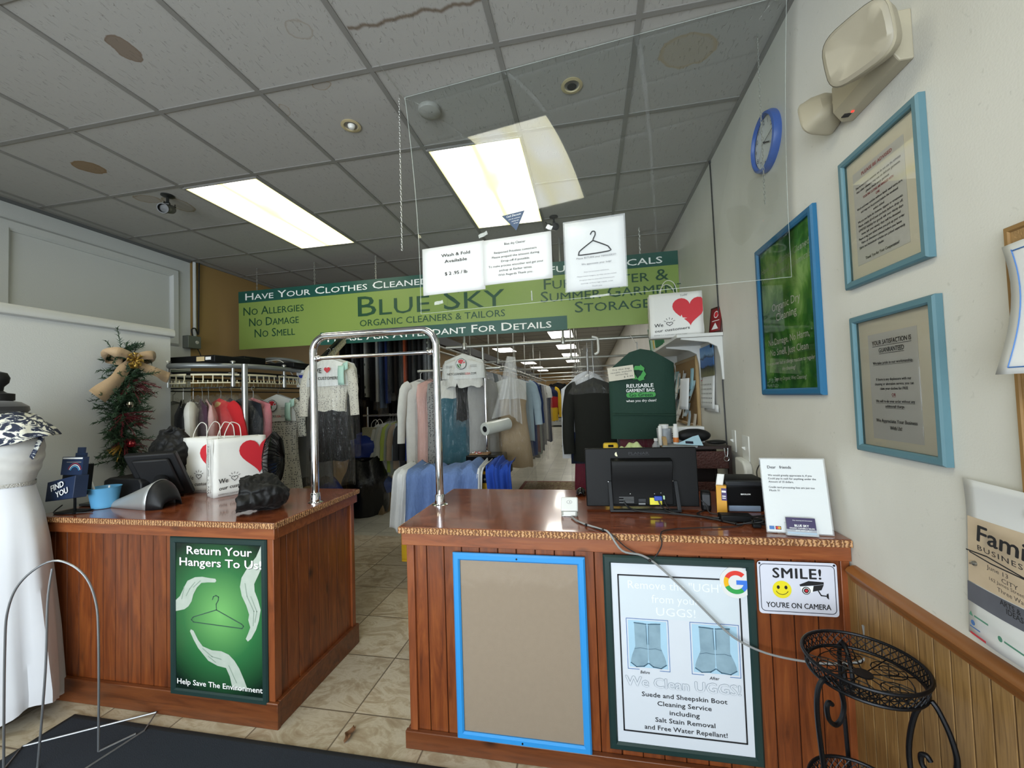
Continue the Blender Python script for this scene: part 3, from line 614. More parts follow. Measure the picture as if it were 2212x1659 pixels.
def notice(name, label, x0, x1, y0, y1, lines, tilt=0, z=.006, cat='notice', group='paper notices taped to the clear shield', m=None):
    c = SH.p((x0+x1)/2, (y0+y1)/2); t = thing(name, label, cat, tuple(c), 0, group)
    u = SH.u*math.cos(tilt)+SH.v*math.sin(tilt); v = SH.v*math.cos(tilt)-SH.u*math.sin(tilt)
    f = FR(c+SH.n*(z-bow((y0+y1)/2)), u, v); w_, h_ = x1-x0, y1-y0
    MB(m or M_WPAPER).grid(lambda a, b: f.p((a-.5)*w_, (b-.5)*h_, .003*math.sin(a*5+b*3)*(1-b)), 8, 8).build('sheet', t, thick=.0004)
    pr = MB(M_BLK)
    for s, x, y, hh, ww, bd in lines: pr.text(f, s, x*w_, y*h_, hh, .0040, M_BLK, ww*w_ if ww else None, bold=bd)
    if lines: pr.build('lettering', t, smooth=0)
    return t, f, w_, h_
a0 = sh_at(916, 640); a1 = sh_at(1046, 520)
notice('paper_notice', 'white paper notice about wash and fold price taped to the clear shield', a0[0], a1[0], a0[1], a1[1], [('Wash & Fold', .05, .30, .0155, .46, .012), ('Available', .05, .17, .0155, .36, .012), ('$ 2 .95 / lb', .05, -.09, .0165, .36, .012)])
a0 = sh_at(1047, 618); a1 = sh_at(1191, 500)
notice('paper_notice', 'white paper notice asking customers to prepay, in the middle of the shield', a0[0], a1[0], a0[1], a1[1],
       [('Blue sky Cleaner', -.02, .36, .011, .31, 0), ('Respected Priceless customers', -.02, .19, .010, .62, .003), ('Please prepaid the amount during', -.02, .09, .010, .69, .003), ('Drop-off if possible.', -.02, -.01, .010, .42, .003), ('To make process smoother and get your', -.02, -.11, .010, .80, .003), ('pickup at Earlier times.', -.02, -.21, .010, .48, .003), ('With Regards Thank you .', -.02, -.31, .010, .52, .003)], z=.008)
a0 = sh_at(1225, 631); a1 = sh_at(1347, 466)
t, f, w_, h_ = notice('paper_notice', 'white portrait notice with a black hanger symbol taped to the shield', a0[0], a1[0], a0[1], a1[1],
       [('Please RETURN your HANGERS!!!', .02, -.04, .0085, .66, .02), ('We appreciate your help!', .02, -.13, .0085, .5, .02), ('Dear our precious customers,', .02, -.245, .0055, .42, .012), ('Please return hangers, so they can be reused.', .02, -.305, .0055, .66, .012), ("It's great way to save the environment", .02, -.36, .0055, .58, .012), ('and help us from high supply, costs.', .02, -.41, .0055, .54, .012), ('Thank you.', .02, -.46, .0055, .17, .012)], z=.007)
q = MB(M_BLK); P_ = [(-.06, .285), (-.03, .325), (.015, .32), (.02, .275), (-.01, .225), (-.02, .195)]
q.tube(smoothpts([f.p(x*w_, y*h_, .0045) for x, y in P_], 4), .0030, n=6); q.tube(smoothpts([f.p(x*w_, y*h_, .0045) for x, y in ((-.02, .195), (.20, .10), (.245, .06), (.235, .015), (-.235, .005), (-.265, .03), (-.235, .075), (-.02, .195))], 3), .0030, n=6)
q.build('hanger_symbol', t)
fm = MB(mat('plastic_sleeve', 'e8ecf0', .1, 0, .01, alpha=.2)); fm.slab(f, -w_/2-.006, w_/2+.006, -h_/2-.006, h_/2+.006, .0052, .0056); fm.build('plastic_sleeve', t, smooth=0)
c = sh_at(1112, 483); f = FR(SH.p(*c)+SH.n*(.011-bow(c[1])), SH.u, SH.v)
t = thing('triangular_sticker', 'small dark blue triangular sticker above the middle notice', 'sticker', tuple(SH.p(*c)))
M_NBLUE = mat('navy_blue_print', '1f3f63', .4, 0, .08)
MB(M_NBLUE).prism(f, [(-.062, .040), (.058, .050), (.012, -.045)], 0, .0008).build('sticker', t, smooth=0)
q = MB(M_INKW); q.text(f, 'Cash Discount', 0, .034, .010, .0014, M_INKW, .075, shear=.2, rot=.08); q.text(f, 'price for customers', .004, .018, .005, .0014, M_INKW, .060, rot=.08).text(f, 'paying cash', .008, .006, .005, .0014, M_INKW, .036, rot=.08).text(f, 'no fees', .011, -.006, .005, .0014, M_INKW, .022, rot=.08); q.build('lettering', t, smooth=0)
M_TAPE = mat('frosted_tape', 'd8dcd8', .25, 0, .05, alpha=.5)
for i, (px, py, w_, h_, a, lb) in enumerate(((1046, 510, .05, .020, .3, 'crumpled clear tape between the left and middle notices'), (1188, 494, .030, .022, -.5, 'white tape scrap on the top right corner of the middle notice'), (1150, 640, .006, .05, .05, 'strip of clear tape below the middle notice'), (1296, 640, .09, .010, .02, 'strip of clear tape under the hanger symbol notice'), (950, 655, .05, .018, .1, 'clear tape at the bottom left corner of the shield'))):
    c = sh_at(px, py); f = FR(SH.p(*c)+SH.n*(.013-bow(c[1])), SH.u*math.cos(a)+SH.v*math.sin(a), SH.v*math.cos(a)-SH.u*math.sin(a))
    tag(MB(M_TAPE if i != 1 else M_WPAPER).grid(lambda u, v: f.p((u-.5)*w_, (v-.5)*h_, .003*math.sin(u*9+v*5)), 6, 4).build('tape_strip', thick=.0004), lb, 'tape', 'tape on the clear shield')
# ------------------------------------------------------------------ ceiling gear
def downlight(p, label, bulb):
    t = thing('recessed_downlight', label, 'ceiling light', (p[0], p[1], ZC), 0, 'round recessed downlights')
    MB(mat('yellowed_trim', 'b9ab86', .5, 0, .1)).lathe((0, 0, -.001), -UZ, [(.052, 0), (.055, .006), (.040, .008), (.036, .002)], cap=False, n=28).build('trim_ring', t, local=True)
    MB(mat('can_inside', '8d8a84' if bulb else '55534f', .5, .2)).lathe((0, 0, -.004), UZ, [(.037, 0), (.033, .0025), (.0, .003)], n=24, cap=False).build('can', t, local=True)
    if bulb: MB(mat('bulb_white', 'd9d8d2', .4)).lathe((.004, 0, -.003), -UZ, [(.0, .022), (.012, .020), (.020, .010), (.021, 0)], n=18, cap=False).build('bulb', t, local=True)
    else: MB(M_BLK).lathe((.0, .008, -.0055), UZ, [(.024, 0), (.022, .001)], n=18).build('dark_opening', t, local=True)
p = on_z(758, 270, ZC); downlight(p, 'round recessed downlight with a white bulb above the left gap', True)
p = on_z(1235, 183, ZC); downlight(p, 'round recessed downlight with a dark opening near the right wall', False)
p = on_z(928, 235, ZC); t = thing('smoke_detector', 'round white smoke detector on the ceiling beside the clear shield', 'smoke detector', (p.x, p.y, ZC))
MB(mat('detector_white', '93918c', .5)).lathe((0, 0, 0), -UZ, [(.060, 0), (.062, .010), (.058, .022), (.050, .026), (.030, .036), (.012, .037)], n=30).build('body', t, local=True)
MB(M_BLK).lathe((.02, -.02, -.0362), -UZ, [(.003, 0), (.002, .001)], n=8).build('indicator_light', t, local=True)
def cctv(p, rz, label, s=1):
    t = thing('security_camera', label, 'security camera', (p[0], p[1], ZC), rz, 'ceiling security cameras')
    m = mat('camera_black', '1b1d1c', .4, 0, .1); m2 = mat('camera_grey', '3c3f3d', .35, .3)
    MB(m).lathe((0, 0, 0), -UZ, [(.040*s, 0), (.040*s, .006), (.030*s, .012), (.012*s, .016)], n=24).build('ceiling_mount', t, local=True)
    MB(m).tube([(0, 0, -.012), (0, 0, -.06*s), (.0, -.012*s, -.085*s)], .009*s).lathe((0, 0, -.062*s), UX, [(.014*s, -.012*s), (.014*s, .012*s)], n=14).build('bracket', t, local=True)
    d = V((0, -.93, -.36)).normalized(); c = V((0, .03, -.085))*s
    MB(m2).lathe(c, d, [(.022*s, -.04*s), (.030*s, -.03*s), (.031*s, .09*s), (.027*s, .095*s)], n=24).build('body', t, local=True)
    MB(m).lathe(c, d, [(.0312*s, .086*s), (.034*s, .09*s), (.034*s, .118*s), (.028*s, .118*s), (.024*s, .100*s)], n=24, cap=False).lathe(c, d, [(.026*s, .098*s), (.0, .1*s)], n=20, cap=False).build('lens_hood', t, local=True)
    q = MB(m)
    q.tube(smoothpts([c-d*.03*s+UX*.008, c-d*.08*s+V((.01, 0, .02))*s, V((.0, .12*s, -.03*s)), V((-.01, .15*s, .0))], 5), .0035*s, n=6)
    q.tube(smoothpts([c-d*.03*s-UX*.008, c-d*.07*s+V((-.02, 0, .03))*s, V((-.05*s, .09*s, -.03*s)), V((-.06*s, .11*s, 0))], 5), .0035*s, n=6); q.build('cable', t, local=True)
    return t
p = on_z(362, 422, ZC); cctv(p, .55, 'black bullet camera on the ceiling beside a round stain at left', 1.05)
p = on_z(1196, 468, ZC); cctv(p, .25, 'black camera on the ceiling seen behind the clear shield', .95)
# ------------------------------------------------------------------ right wall
M_BLUEF = mat('royal_blue_plastic', '3059a8', .4, 0, .05)
t = thing('wall_clock', 'round wall clock with a blue rim high on the right wall', 'clock', (XR, 2.07, 2.625))
c = V((XR, 2.068, 2.622)); f = FR(c-UX*.002, -UY, UZ); R_ = .134
MB(M_BLUEF).lathe(c, -UX, [(R_, 0), (R_+.002, .012), (R_-.004, .030), (R_-.014, .034), (R_-.020, .026), (R_-.020, .018)], n=48, cap=False).build('rim', t)
MB(mat('dial_white', 'd5d8d6', .35, 0, .02)).lathe(c, -UX, [(R_-.018, .014), (0, .0145)], n=40, cap=False).build('dial', t)
q = MB(M_BLK)
for h in range(1, 13): a = PI/2-h*PI/6; q.text(f, str(h), .092*math.cos(a), .092*math.sin(a), .022, .0170, M_BLK)
q.build('numerals', t, smooth=0)
q = MB(M_BLK); q.line(f, [(0, 0), (.055, -.028)], .006, .019).build('hour_hand', t, smooth=0); MB(M_BLK).line(f, [(-.01, -.004), (.095, .010)], .004, .021).build('minute_hand', t, smooth=0); MB(M_BLK).line(f, [(.01, .02), (-.055, -.07)], .002, .022).lathe(f.p(0, 0, .016), -UX, [(.005, 0), (.004, .008)], n=10).build('second_hand', t, smooth=0)
# emergency light
t = thing('emergency_light', 'beige twin head emergency light above the pale blue frames', 'emergency light', (XR, 1.37, 2.42))
M_BEI = mat('aged_beige_plastic', 'a79f8a', .5, 0, .1, 5); M_BEI2 = mat('lamp_face_plastic', '97907f', .35, 0, .15, 9)
y0, y1, z0, z1 = 1.222, 1.475, 2.318, 2.455
q = MB(M_BEI); f = rwall(0, 0)
pr_ = [(0, z0), (.035, z0), (.058, z0+.035), (.058, z1-.02), (.042, z1), (0, z1)]
q.prism(FR((XR, y0, 0), -UX, UZ), pr_, 0, y1-y0); q.build('housing', t, bev=.004, smooth=0)
MB(M_BLK).box(XR-.05, XR-.030, y1-.045, y1-.028, z0-.001, z0+.002).build('test_slot', t); MB(mat('red_indicator', 'ff2a20', .4, emis=2)).box(XR-.036, XR-.030, y1-.058, y1-.052, z0-.002, z0+.001).build('indicator_light', t)
def head(c, d, nm, S=1):
    d = V(d).normalized(); u = d.cross(UZ).normalized(); v = u.cross(d); q = MB(M_BEI)
    def sq(r, z, k=.55): r *= S; z *= S; return [c+d*z+u*r*1.08*math.copysign(abs(math.cos(a))**k, math.cos(a))+v*r*math.copysign(abs(math.sin(a))**k, math.sin(a)) for a in [2*PI*i/28 for i in range(28)]]
    rings = [sq(.022, -.075, .8), sq(.045, -.065, .7), sq(.058, -.035), sq(.064, -.006), sq(.066, 0), sq(.064, .006)]
    fs = []
    for i in range(5):
        for k in range(28): fs.append((i*28+k, i*28+(k+1) % 28, (i+1)*28+(k+1) % 28, (i+1)*28+k))
    q.add([p for r in rings for p in r], fs+[list(range(28))[::-1]]); h = q.build(nm, t)
    rings = [sq(.0635, .005), sq(.055, .010), sq(.03, .003), sq(.006, -.002)]; fs = []
    for i in range(3):
        for k in range(28): fs.append((i*28+k, i*28+(k+1) % 28, (i+1)*28+(k+1) % 28, (i+1)*28+k))
    fs.append([3*28+k for k in range(28)])
    MB(M_BEI2).add([p for r in rings for p in r], fs).build('lamp_lens', h)
head(V((XR-.135, 1.215, 2.372)), (-.86, -.45, -.22), 'lamp_head', 1.18); head(V((XR-.060, 1.562, 2.395)), (-.35, .92, -.16), 'lamp_head', .95)
q = MB(M_BEI); q.tube([(XR-.05, 1.26, 2.41), (XR-.09, 1.24, 2.39)], .014).build('swivel', t); MB(M_BEI).tube([(XR-.035, 1.47, 2.40), (XR-.045, 1.52, 2.395)], .012).build('swivel', t)
# two pale blue framed notices
M_PBF = mat('dusty_blue_frame', '50747f', .45, 0, .06, hex2='5b808b'); M_MATB = mat('cream_mat_board', 'e9e5d6', .8, 0, .03); M_REDINK = mat('red_ink', 'a83238', .6)
m, n, l, b = blank('picture_glass'); n.remove(b); o = n['Material Output']; tr = n.new('ShaderNodeBsdfTransparent'); gl = n.new('ShaderNodeBsdfGlossy'); gl.inputs['Roughness'].default_value = .02; mxs = n.new('ShaderNodeMixShader'); fz = n.new('ShaderNodeFresnel'); fz.inputs[0].default_value = 1.33; l.new(fz.outputs[0], mxs.inputs[0]); l.new(tr.outputs[0], mxs.inputs[1]); l.new(gl.outputs[0], mxs.inputs[2]); l.new(mxs.outputs[0], o.inputs[0]); M_PGLASS = m
def wallframe(label, y0, y1, z0, z1, fw_, mf, mb_, name='framed_notice', group='pale blue framed notices', roll=0):
    t = thing(name, label, 'framed notice', (XR, (y0+y1)/2, z0), 0, group)
    c = V((XR, (y0+y1)/2, (z0+z1)/2)); w_, h_ = y1-y0, z1-z0
    u = (-UY)*math.cos(roll)+UZ*math.sin(roll); v = UZ*math.cos(roll)+UY*math.sin(roll); f = FR(c, u, v)
    MB(mf).frame(f, -w_/2, w_/2, -h_/2, h_/2, fw_, .001, .022).build('frame', t)
    MB(mb_).slab(f, -w_/2+fw_-.004, w_/2-fw_+.004, -h_/2+fw_-.004, h_/2-fw_+.004, .002, .006).build('mat_board', t, smooth=0)
    MB(M_PGLASS).rect(f, -w_/2+fw_-.002, w_/2-fw_+.002, -h_/2+fw_-.002, h_/2-fw_+.002, .012).build('glass', t, smooth=0)
    return t, f
t, f = wallframe('upper pale blue framed notice headed PLEASE BE ADVISED', 1.197, 1.535, 1.778, 2.208, .022, M_PBF, M_MATB)
MB(M_WPAPER).slab(f, -.118, .098, -.150, .150, .006, .0068).build('sheet', t, smooth=0)
q = MB(M_BLK); rd = random.Random(3)
q.text(f, 'PLEASE BE ADVISED', -.01, .133, .010, .0074, M_REDINK, .13, bold=.01)
L = ['Due to ecological concerns we do not use the solvents', 'that other cleaners may use on delicate garments.', 'please check every garment', 'YOUR FINE CLOTHES ARE HANDLED WITH', 'CARE', 'Wash-and-wear articles without labels need extra care', 'and may not be pressed before the weekend', 'unless asked', 'We are not liable for buttons, zippers or ornaments.', 'Please empty all of your pockets before drop off,', 'LIMITED liability for goods left over thirty days', 'items left over ninety days will be donated', 'Please bring your ticket when you pick up your order', 'Have all alterations pinned before you leave', 'Shirts and household articles are priced separately', 'thanks']
for i, s in enumerate(L):
    y = .098-i*.0138; q.text(f, s, -.01, y, .0072, .0074, M_REDINK if i in (3, 4) else M_BLK, min(.19, .0038*len(s)), bold=.008)
q.text(f, 'Thank You for Your Cooperation!', -.01, -.135, .0085, .0074, M_BLK, .14, bold=.015); q.build('lettering', t, smooth=0)
t, f = wallframe('lower pale blue framed notice headed YOUR SATISFACTION', 1.188, 1.525, 1.247, 1.682, .022, M_PBF, M_MATB)
MB(M_WPAPER).slab(f, -.104, .090, -.172, .150, .006, .0068).build('sheet', t, smooth=0)
q = MB(M_BLK)
for s, y, hh, ww, bd, un, rd_ in (('YOUR SATISFACTION IS', .122, .0135, .155, .015, 1, 0), ('GUANRANTEED', .098, .0135, .10, .015, 1, 0), ('We take pride in our workmanship.', .060, .0085, .158, .01, 1, 0), ('If there is any displeasure with our', .010, .0080, .138, .008, 0, 0), ('cleaning or alteration service, you can', -.004, .0080, .152, .008, 0, 0), ('claim your clothes for FREE', -.018, .0080, .11, .008, 0, 0), ('OR', -.037, .0085, .016, .008, 1, 1), ('We will re-do your order without any', -.056, .0080, .152, .01, 1, 0), ('additional charge', -.071, .0080, .074, .01, 1, 0), ('We Appreciate Your Business', -.115, .0105, .16, .012, 0, 0), ('With Us!', -.135, .0105, .046, .012, 0, 0)):
    q.text(f, s, -.008, y, hh, .0074, M_REDINK if rd_ else M_BLK, ww, bold=bd)
    if un: q.rect(f, -.008-ww/2, -.008+ww/2, y-hh*.85, y-hh*.75, .0074, M_REDINK if rd_ else M_BLK)
q.build('lettering', t, smooth=0)
# tall leaf poster in its blue frame
m, n, l, b = blank('leaf_photo'); g = G(m); P = g.tc.outputs['Object']; a = g.noise(g.map(P, (1, 5, 3.4)), 1.6, 4, 2.5, .6); v = g.add('ShaderNodeTexWave', {'Vector': g.map(P, (1, 3, 2)), 'Scale': 1.3, 'Distortion': 7.0}).outputs['Fac']
c = g.ramp(g.math('ADD', g.math('MULTIPLY', a, .65), g.math('MULTIPLY', v, .35)), [(.16, '1d5024'), (.36, '418a3a'), (.50, '74b454'), (.68, 'b4de90')]); g.color(c); b.inputs['Roughness'].default_value = .3
t, f = wallframe('tall green leaf poster in a bright blue frame on the right wall', 1.708, 2.245, 1.427, 2.160, .030, mat('cerulean_frame', '1c6088', .4, 0, .05), m, 'framed_poster', None)
t['category'] = 'poster'
q = MB(M_INKW); M_INKP = mat('pale_ink', 'c5d3c0', .5)
for s, y, hh, ww, mm in (('Have Your Clothes Cleaned', .245, .036, .44, M_INKP), ('Without Harmful Chemicals', .195, .036, .455, M_INKP), ('Organic Dry', .045, .046, .26, M_INKW), ('Cleaning', -.005, .046, .19, M_INKW), ('No Damage, No Harm,', -.115, .040, .37, M_INKW), ('No Smell, Just Clean', -.165, .040, .34, M_INKW), ('Have you ever had an allergic reaction to regular', -.215, .022, .43, M_INKW), ('dry cleaning?', -.245, .022, .12, M_INKW), ('Then try Organic Wet Cleaning!', -.29, .022, .29, M_INKW)): q.text(f, s, -.005, y, hh*.75, .0070, mm, ww)
q.build('lettering', t, smooth=0)
# cable run, switches, outlet cover
t = thing('wall_cable', 'thin black cable running down the right wall past the shelf', 'cable', (XR, 2.9, 1.2))
MB(mat('black_cable', '16171a', .5)).tube([(XR-.006, 2.925, ZC-.01), (XR-.006, 2.918, 2.9), (XR-.006, 2.905, 2.2), (XR-.006, 2.885, 1.4), (XR-.006, 2.865, .95)], .0042, n=8).build('cable', t)
MB(M_BLK).lathe((XR-.004, 2.925, ZC-.012), -UZ, [(.010, 0), (.008, .014)], n=10).build('grommet', t)
def switch(y, z, w_, h_, label):
    t = thing('light_switch', label, 'switch', (XR, y, z), 0, 'white wall switches'); f = rwall(y, z)
    MB(mat('switch_white', 'd9dad6', .35)).slab(f, -w_/2, w_/2, -h_/2, h_/2, 0, .007).build('plate', t, bev=.003)
    MB(mat('switch_white', '')).prism(FR(f.p(-.005, 0, .006), f.n, f.v), [(0, -.012), (.018, .004), (.016, .010), (0, .010)], 0, .010).build('toggle', t, bev=.001); return t
switch(2.735, 1.142, .062, .135, 'narrow white light switch nearer the shelf'); switch(2.545, 1.118, .10, .15, 'wide white light switch nearer the letter sign')
t = thing('outlet_cover', 'rounded white plastic cover on the wall behind the printer', 'outlet cover', (XR, 2.55, .98)); f = rwall(2.53, .985)
MB(mat('switch_white', '')).prism(f, [(-.085, -.06), (.07, -.06), (.07, .02), (.055, .055), (.03, .07), (-.085, .078)], 0, .045).build('cover', t, bev=.010)
# pin boards and flyers at the far right
M_CORK = mat('cork', '9a7a4e', .9, 0, .25, 60, .3, 200)
t = thing('pin_board', 'cork pin board at the right edge holding paper flyers', 'pin board', (XR, .93, 1.4)); f = rwall(.905, 1.50)
MB(M_CORK).slab(f, -.105, .25, -.32, .27, .001, .012).build('cork_panel', t, smooth=0); MB(mat('board_edge', '8b6a3c', .6)).frame(f, -.11, .255, -.325, .275, .012, 0, .016).build('edging', t)
t = thing('paper_flyer', 'white curled flyer with a blue border at the right edge', 'flyer', (XR-.02, .93, 1.6), 0, 'flyers on the right wall'); f = rwall(.985, 1.47, .016)
MB(M_WPAPER).grid(lambda u, v: f.p(-.005+u*.25+.035*math.sin(v*2.6)-.028*v, v*.262, .012+.035*(1-u)**2*(1.1-v)+.006*math.sin(u*8)), 12, 10).build('sheet', t, thick=.0005)
q = MB(M_BLUEL); 
def fl(u, v): return f.p(-.005+u*.25+.035*math.sin(v*2.6)-.028*v, v*.262, .0135+.035*(1-u)**2*(1.1-v)+.006*math.sin(u*8))
q.tube([fl(.08, .05+.9*i/12) for i in range(13)], .0012, n=4).tube([fl(.08+.9*i/12, .05) for i in range(13)], .0012, n=4).tube([fl(.08+.9*i/12, .94) for i in range(13)], .0012, n=4); q.build('border_line', t)
q = MB(M_BLK); f2 = FR(fl(.45, .62), fl(.55, .62)-fl(.45, .62), UZ)
for s, y, hh, ww in (('x', .02, .009, None), ('Lau', -.055, .010, None)): q.text(f2, s, -.012, y, hh, .004, M_BLK, ww, bold=.01)
q.build('lettering', t, smooth=0)
t = thing('paper_flyer', 'red and white curled flyer tucked under the white flyer', 'flyer', (XR-.02, .9, 1.42), 0, 'flyers on the right wall'); f = rwall(.955, 1.43, .015)
MB(M_WPAPER).grid(lambda u, v: f.p(u*.16, -.02+v*.045+.02*(1-u), .004+.03*(1-u)*(1-v)), 6, 4).build('sheet', t, thick=.0005); MB(mat('rose_print', 'b0303c', .5)).grid(lambda u, v: f.p(.012+u*.14, -.014+v*.03+.02*(1-u), .006+.03*(1-u)*(1-v)), 6, 4).build('red_print', t)
t = thing('paper_flyer', 'parchment style Family Business flyer pinned below the pin board', 'flyer', (XR-.01, 1.04, .9), 0, 'flyers on the right wall')
f = rwall(1.172, .86, .003); M_PARCH = mat('parchment_print', 'cbb294', .7, 0, .25, 12, hex2='dac8ad'); M_SLATE = mat('slate_print', '5b5d66', .6, 0, .2, 20)
def ff(u, v, z=0): return f.p(.02*v+u*.30, v*.37, .004+z+.045*max(0, v-.80)**1.3*4*(.3+u)+.012*math.sin(u*4)*(1-v))
MB(M_WPAPER).grid(lambda u, v: ff(u, v), 10, 20).build('sheet', t, thick=.0005)
MB(M_PARCH).grid(lambda u, v: ff(.012+u*.98, .34+v*.42, .001), 10, 16).build('parchment_print', t); MB(M_SLATE).grid(lambda u, v: ff(u, .21+v*.125, .001), 10, 4).build('slate_print', t)
q = MB(M_BLK); f2 = FR(ff(.0, .0, .006), ff(.3, 0)-ff(0, 0), UZ)
q.text(f2, 'Family', .15, .255, .036, .006, M_BLK, .17, bold=.03, shear=.15).text(f2, 'BUSINESS', .13, .222, .011, .006, M_BLK, .13, bold=.01, space=1.2).text(f2, 'June 13', .115, .188, .009, .006, M_BLK, .055).text(f2, 'CITY', .145, .174, .009, .006, M_BLK, .04).text(f2, '162 James Street', .135, .164, .007, .006, M_BLK, .085).text(f2, 'Three Ways', .15, .150, .009, .006, M_BLK, .075).text(f2, 'ARTS &', .145, .127, .011, .008, M_BLK, .05, bold=.02).text(f2, 'IDEAS', .155, .114, .011, .008, M_BLK, .04, bold=.02)
q.line(f2, [(.03, .205), (.09, .21), (.2, .20), (.1, .198), (.04, .203)], .003, .006); q.build('lettering', t, smooth=0)
q = MB(mat('logo_green', '4c8d72', .5)); q.poly(f2, [(.03, .055), (.042, .055), (.036, .066)], .009).rect(f2, .045, .085, .056, .060, .009).disc(f2, .04, .04, .006, .009, M_BLUEL).rect(f2, .03, .06, .028, .031, .009, M_BLUEL).disc(f2, .115, .045, .006, .009).rect(f2, .125, .18, .043, .047, .009).rect(f2, .03, .075, .012, .017, .009, M_RED); q.build('logo_row', t, smooth=0)
MB(mat('pin_steel', '8c8c88', .3, .9)).lathe(ff(.08, .47), -UX, [(.006, 0), (.005, .006), (.002, .008), (.002, .012)], n=10).build('push_pin', t)
# ------------------------------------------------------------------ things on the right counter
M_BLKP = mat('black_plastic', '08090b', .5, 0, .06, 30, .06, 400, spec=.22); M_BLKG = mat('glossy_black_plastic', '090a0c', .2, 0, .03, spec=.4); M_GREYP = mat('dark_grey_plastic', '26282c', .45, 0, .05, spec=.3)
M_CABLE = mat('black_cable', '0d0e10', .5); M_GCABLE = mat('grey_cable', '8b8d8d', .5, 0, .05)
t = thing('monitor', 'black desktop monitor seen from behind on the right counter', 'monitor', (.22, 1.98, ZT))
f = FR((.222, 1.955, .935), V((1, .05, 0)), V((0, .06, 1)))
MB(M_BLKP).slab(f, -.252, .252, 0, .268, -.03, 0).build('panel', t, bev=.004)
q = MB(M_BLKP); q.prism(FR(f.p(-.135, 0, 0), -f.n, f.v), [(0, .008), (-.018, .012), (-.026, .13), (-.048, .19), (-.044, .212), (-.020, .220), (0, .222)], 0, .27); q.build('back_cover', t, bev=.003, smooth=.8)
q = MB(M_GREYP)
for x in (-.143, .150): q.prism(FR(f.p(x-.008, 0, 0), -f.n, f.v), [(-.004, .115), (-.012, .118), (-.062, -.012), (-.050, -.012)], 0, .016)
q.slab(FR(f.o, f.u, f.v), -.151, .158, -.012, -.003, .03, .062); q.build('stand', t, bev=.002)
q = MB(mat('steel_screw', '9a9a98', .3, .9))
for x, y in ((-.058, .155), (.052, .155), (-.055, .062), (.052, .062), (-.150, .115), (.138, .117), (.080, .066)): q.lathe(f.p(x, y, .025 if abs(x) < .1 else .012), f.n, [(.0025, 0), (.002, .002)], n=8)
q.build('screw', t)
q = MB(M_GREYP); q.text(f, 'PLANAR', -.005, .243, .012, .0006, M_GREYP, .092, bold=.02).line(f, [(-.05, .234), (0, .2325), (.045, .234)], .0012, .0006); q.build('logo', t, smooth=0)
MB(mat('cream_sticker', 'd8d4b4', .5)).arc(f, -.104, .240, 0, .010, PI*.55, PI*1.6, .0008).build('sticker', t, smooth=0)
MB(mat('yellow_label', 'dcd23a', .5)).slab(f, .030, .082, .014, .044, .020, .0285).build('label', t, smooth=0, label='yellow label')
MB(mat('vga_blue', '2443a0', .4)).slab(f, .048, .082, .033, .054, .026, .042).build('video_plug', t, bev=.003, label='blue plug')
MB(mat('mint_plug', 'a8c4a0', .4)).slab(f, .087, .095, .038, .055, .024, .036).build('audio_plug', t, bev=.002)
q = MB(mat('grey_print', '6c6e70', .5))
for i in range(5): q.rect(f, -.106+.02*(i % 2), -.04, .022+i*.006, .0245+i*.006, .0278)
q.rect(f, -.02, .01, .014, .022, .0278).rect(f, -.02, .012, .026, .040, .0278, M_GREYP); q.build('rating_label', t, smooth=0)
q = MB(M_CABLE)
def cab(pts, r, mb, n=6): return mb.tube(smoothpts(pts, 5), r, n=8)
z0 = ZT+.005
cab([f.p(-.085, .03, .03), f.p(-.07, .008, .045), (.20, 1.86, z0+.012), (.36, 1.845, z0+.006), (.52, 1.80, z0), (.56, 1.74, z0)], .004, q); cab([f.p(.065, .036, .04), f.p(.075, .012, .05), (.33, 1.86, z0+.01), (.45, 1.82, z0+.004), (.55, 1.75, z0)], .0035, q); cab([f.p(.091, .04, .03), f.p(.10, .01, .05), (.36, 1.875, z0), (.50, 1.83, z0), (.57, 1.80, z0)], .0022, q)
q.build('cable', t)
tag(MB(M_BLKG).grid(lambda u, v: (-.062+.055*(u-.5)*math.sin(PI*min(max(v, .06), .94))**.4, 2.17+.10*v, ZT+.003+.036*math.sin(PI*min(1, v*.9+.1))**.7*max(0, 1-(2*u-1)**2)**.5), 12, 10).build('computer_mouse', thick=.002), 'black computer mouse on the counter left of the monitor', 'mouse')
# card terminal with its grey cable
t = thing('card_terminal', 'small white card terminal at the front of the right counter', 'card reader', (-.10, 1.83, ZT))
f = FR((-.105, 1.815, ZT+.006), V((1, .04, 0)), V((0, .5, .87)))
MB(mat('terminal_white', 'd4d6d4', .3, 0, .02)).slab(f, -.038, .038, .016, .082, -.028, 0).build('housing', t, bev=.006)
MB(mat('terminal_silver', 'a8abaa', .3, .5)).slab(f, -.035, .035, -.006, .020, -.024, .002).build('front_lip', t, bev=.004)
q = MB(mat('grey_print', '')); q.disc(f, 0, .058, .012, .0008, n=24, ry=.008).disc(f, 0, .058, .0105, .0012, mat('terminal_white', ''), n=24, ry=.0068)
for r in (.002, .004, .006): q.arc(f, -.003, .058, r, r+.001, -.7, .7, .0016, n=6)
q.build('contactless_symbol', t, smooth=0)
q = MB(M_WPAPER); q.slab(f, -.026, .026, -.002, .014, .002, .003); q.build('paper_label', t, smooth=0)
q = MB(M_CHROME)
for x in (-.028, -.012, .012, .028): q.slab(f, x-.004, x+.004, -.022, -.006, -.012, 0)
q.build('clip', t, bev=.001)
t = thing('network_cable', 'grey cable drooping from the card terminal across the counter front to the wall', 'cable', (.2, 1.62, .9))
yq = 1.575
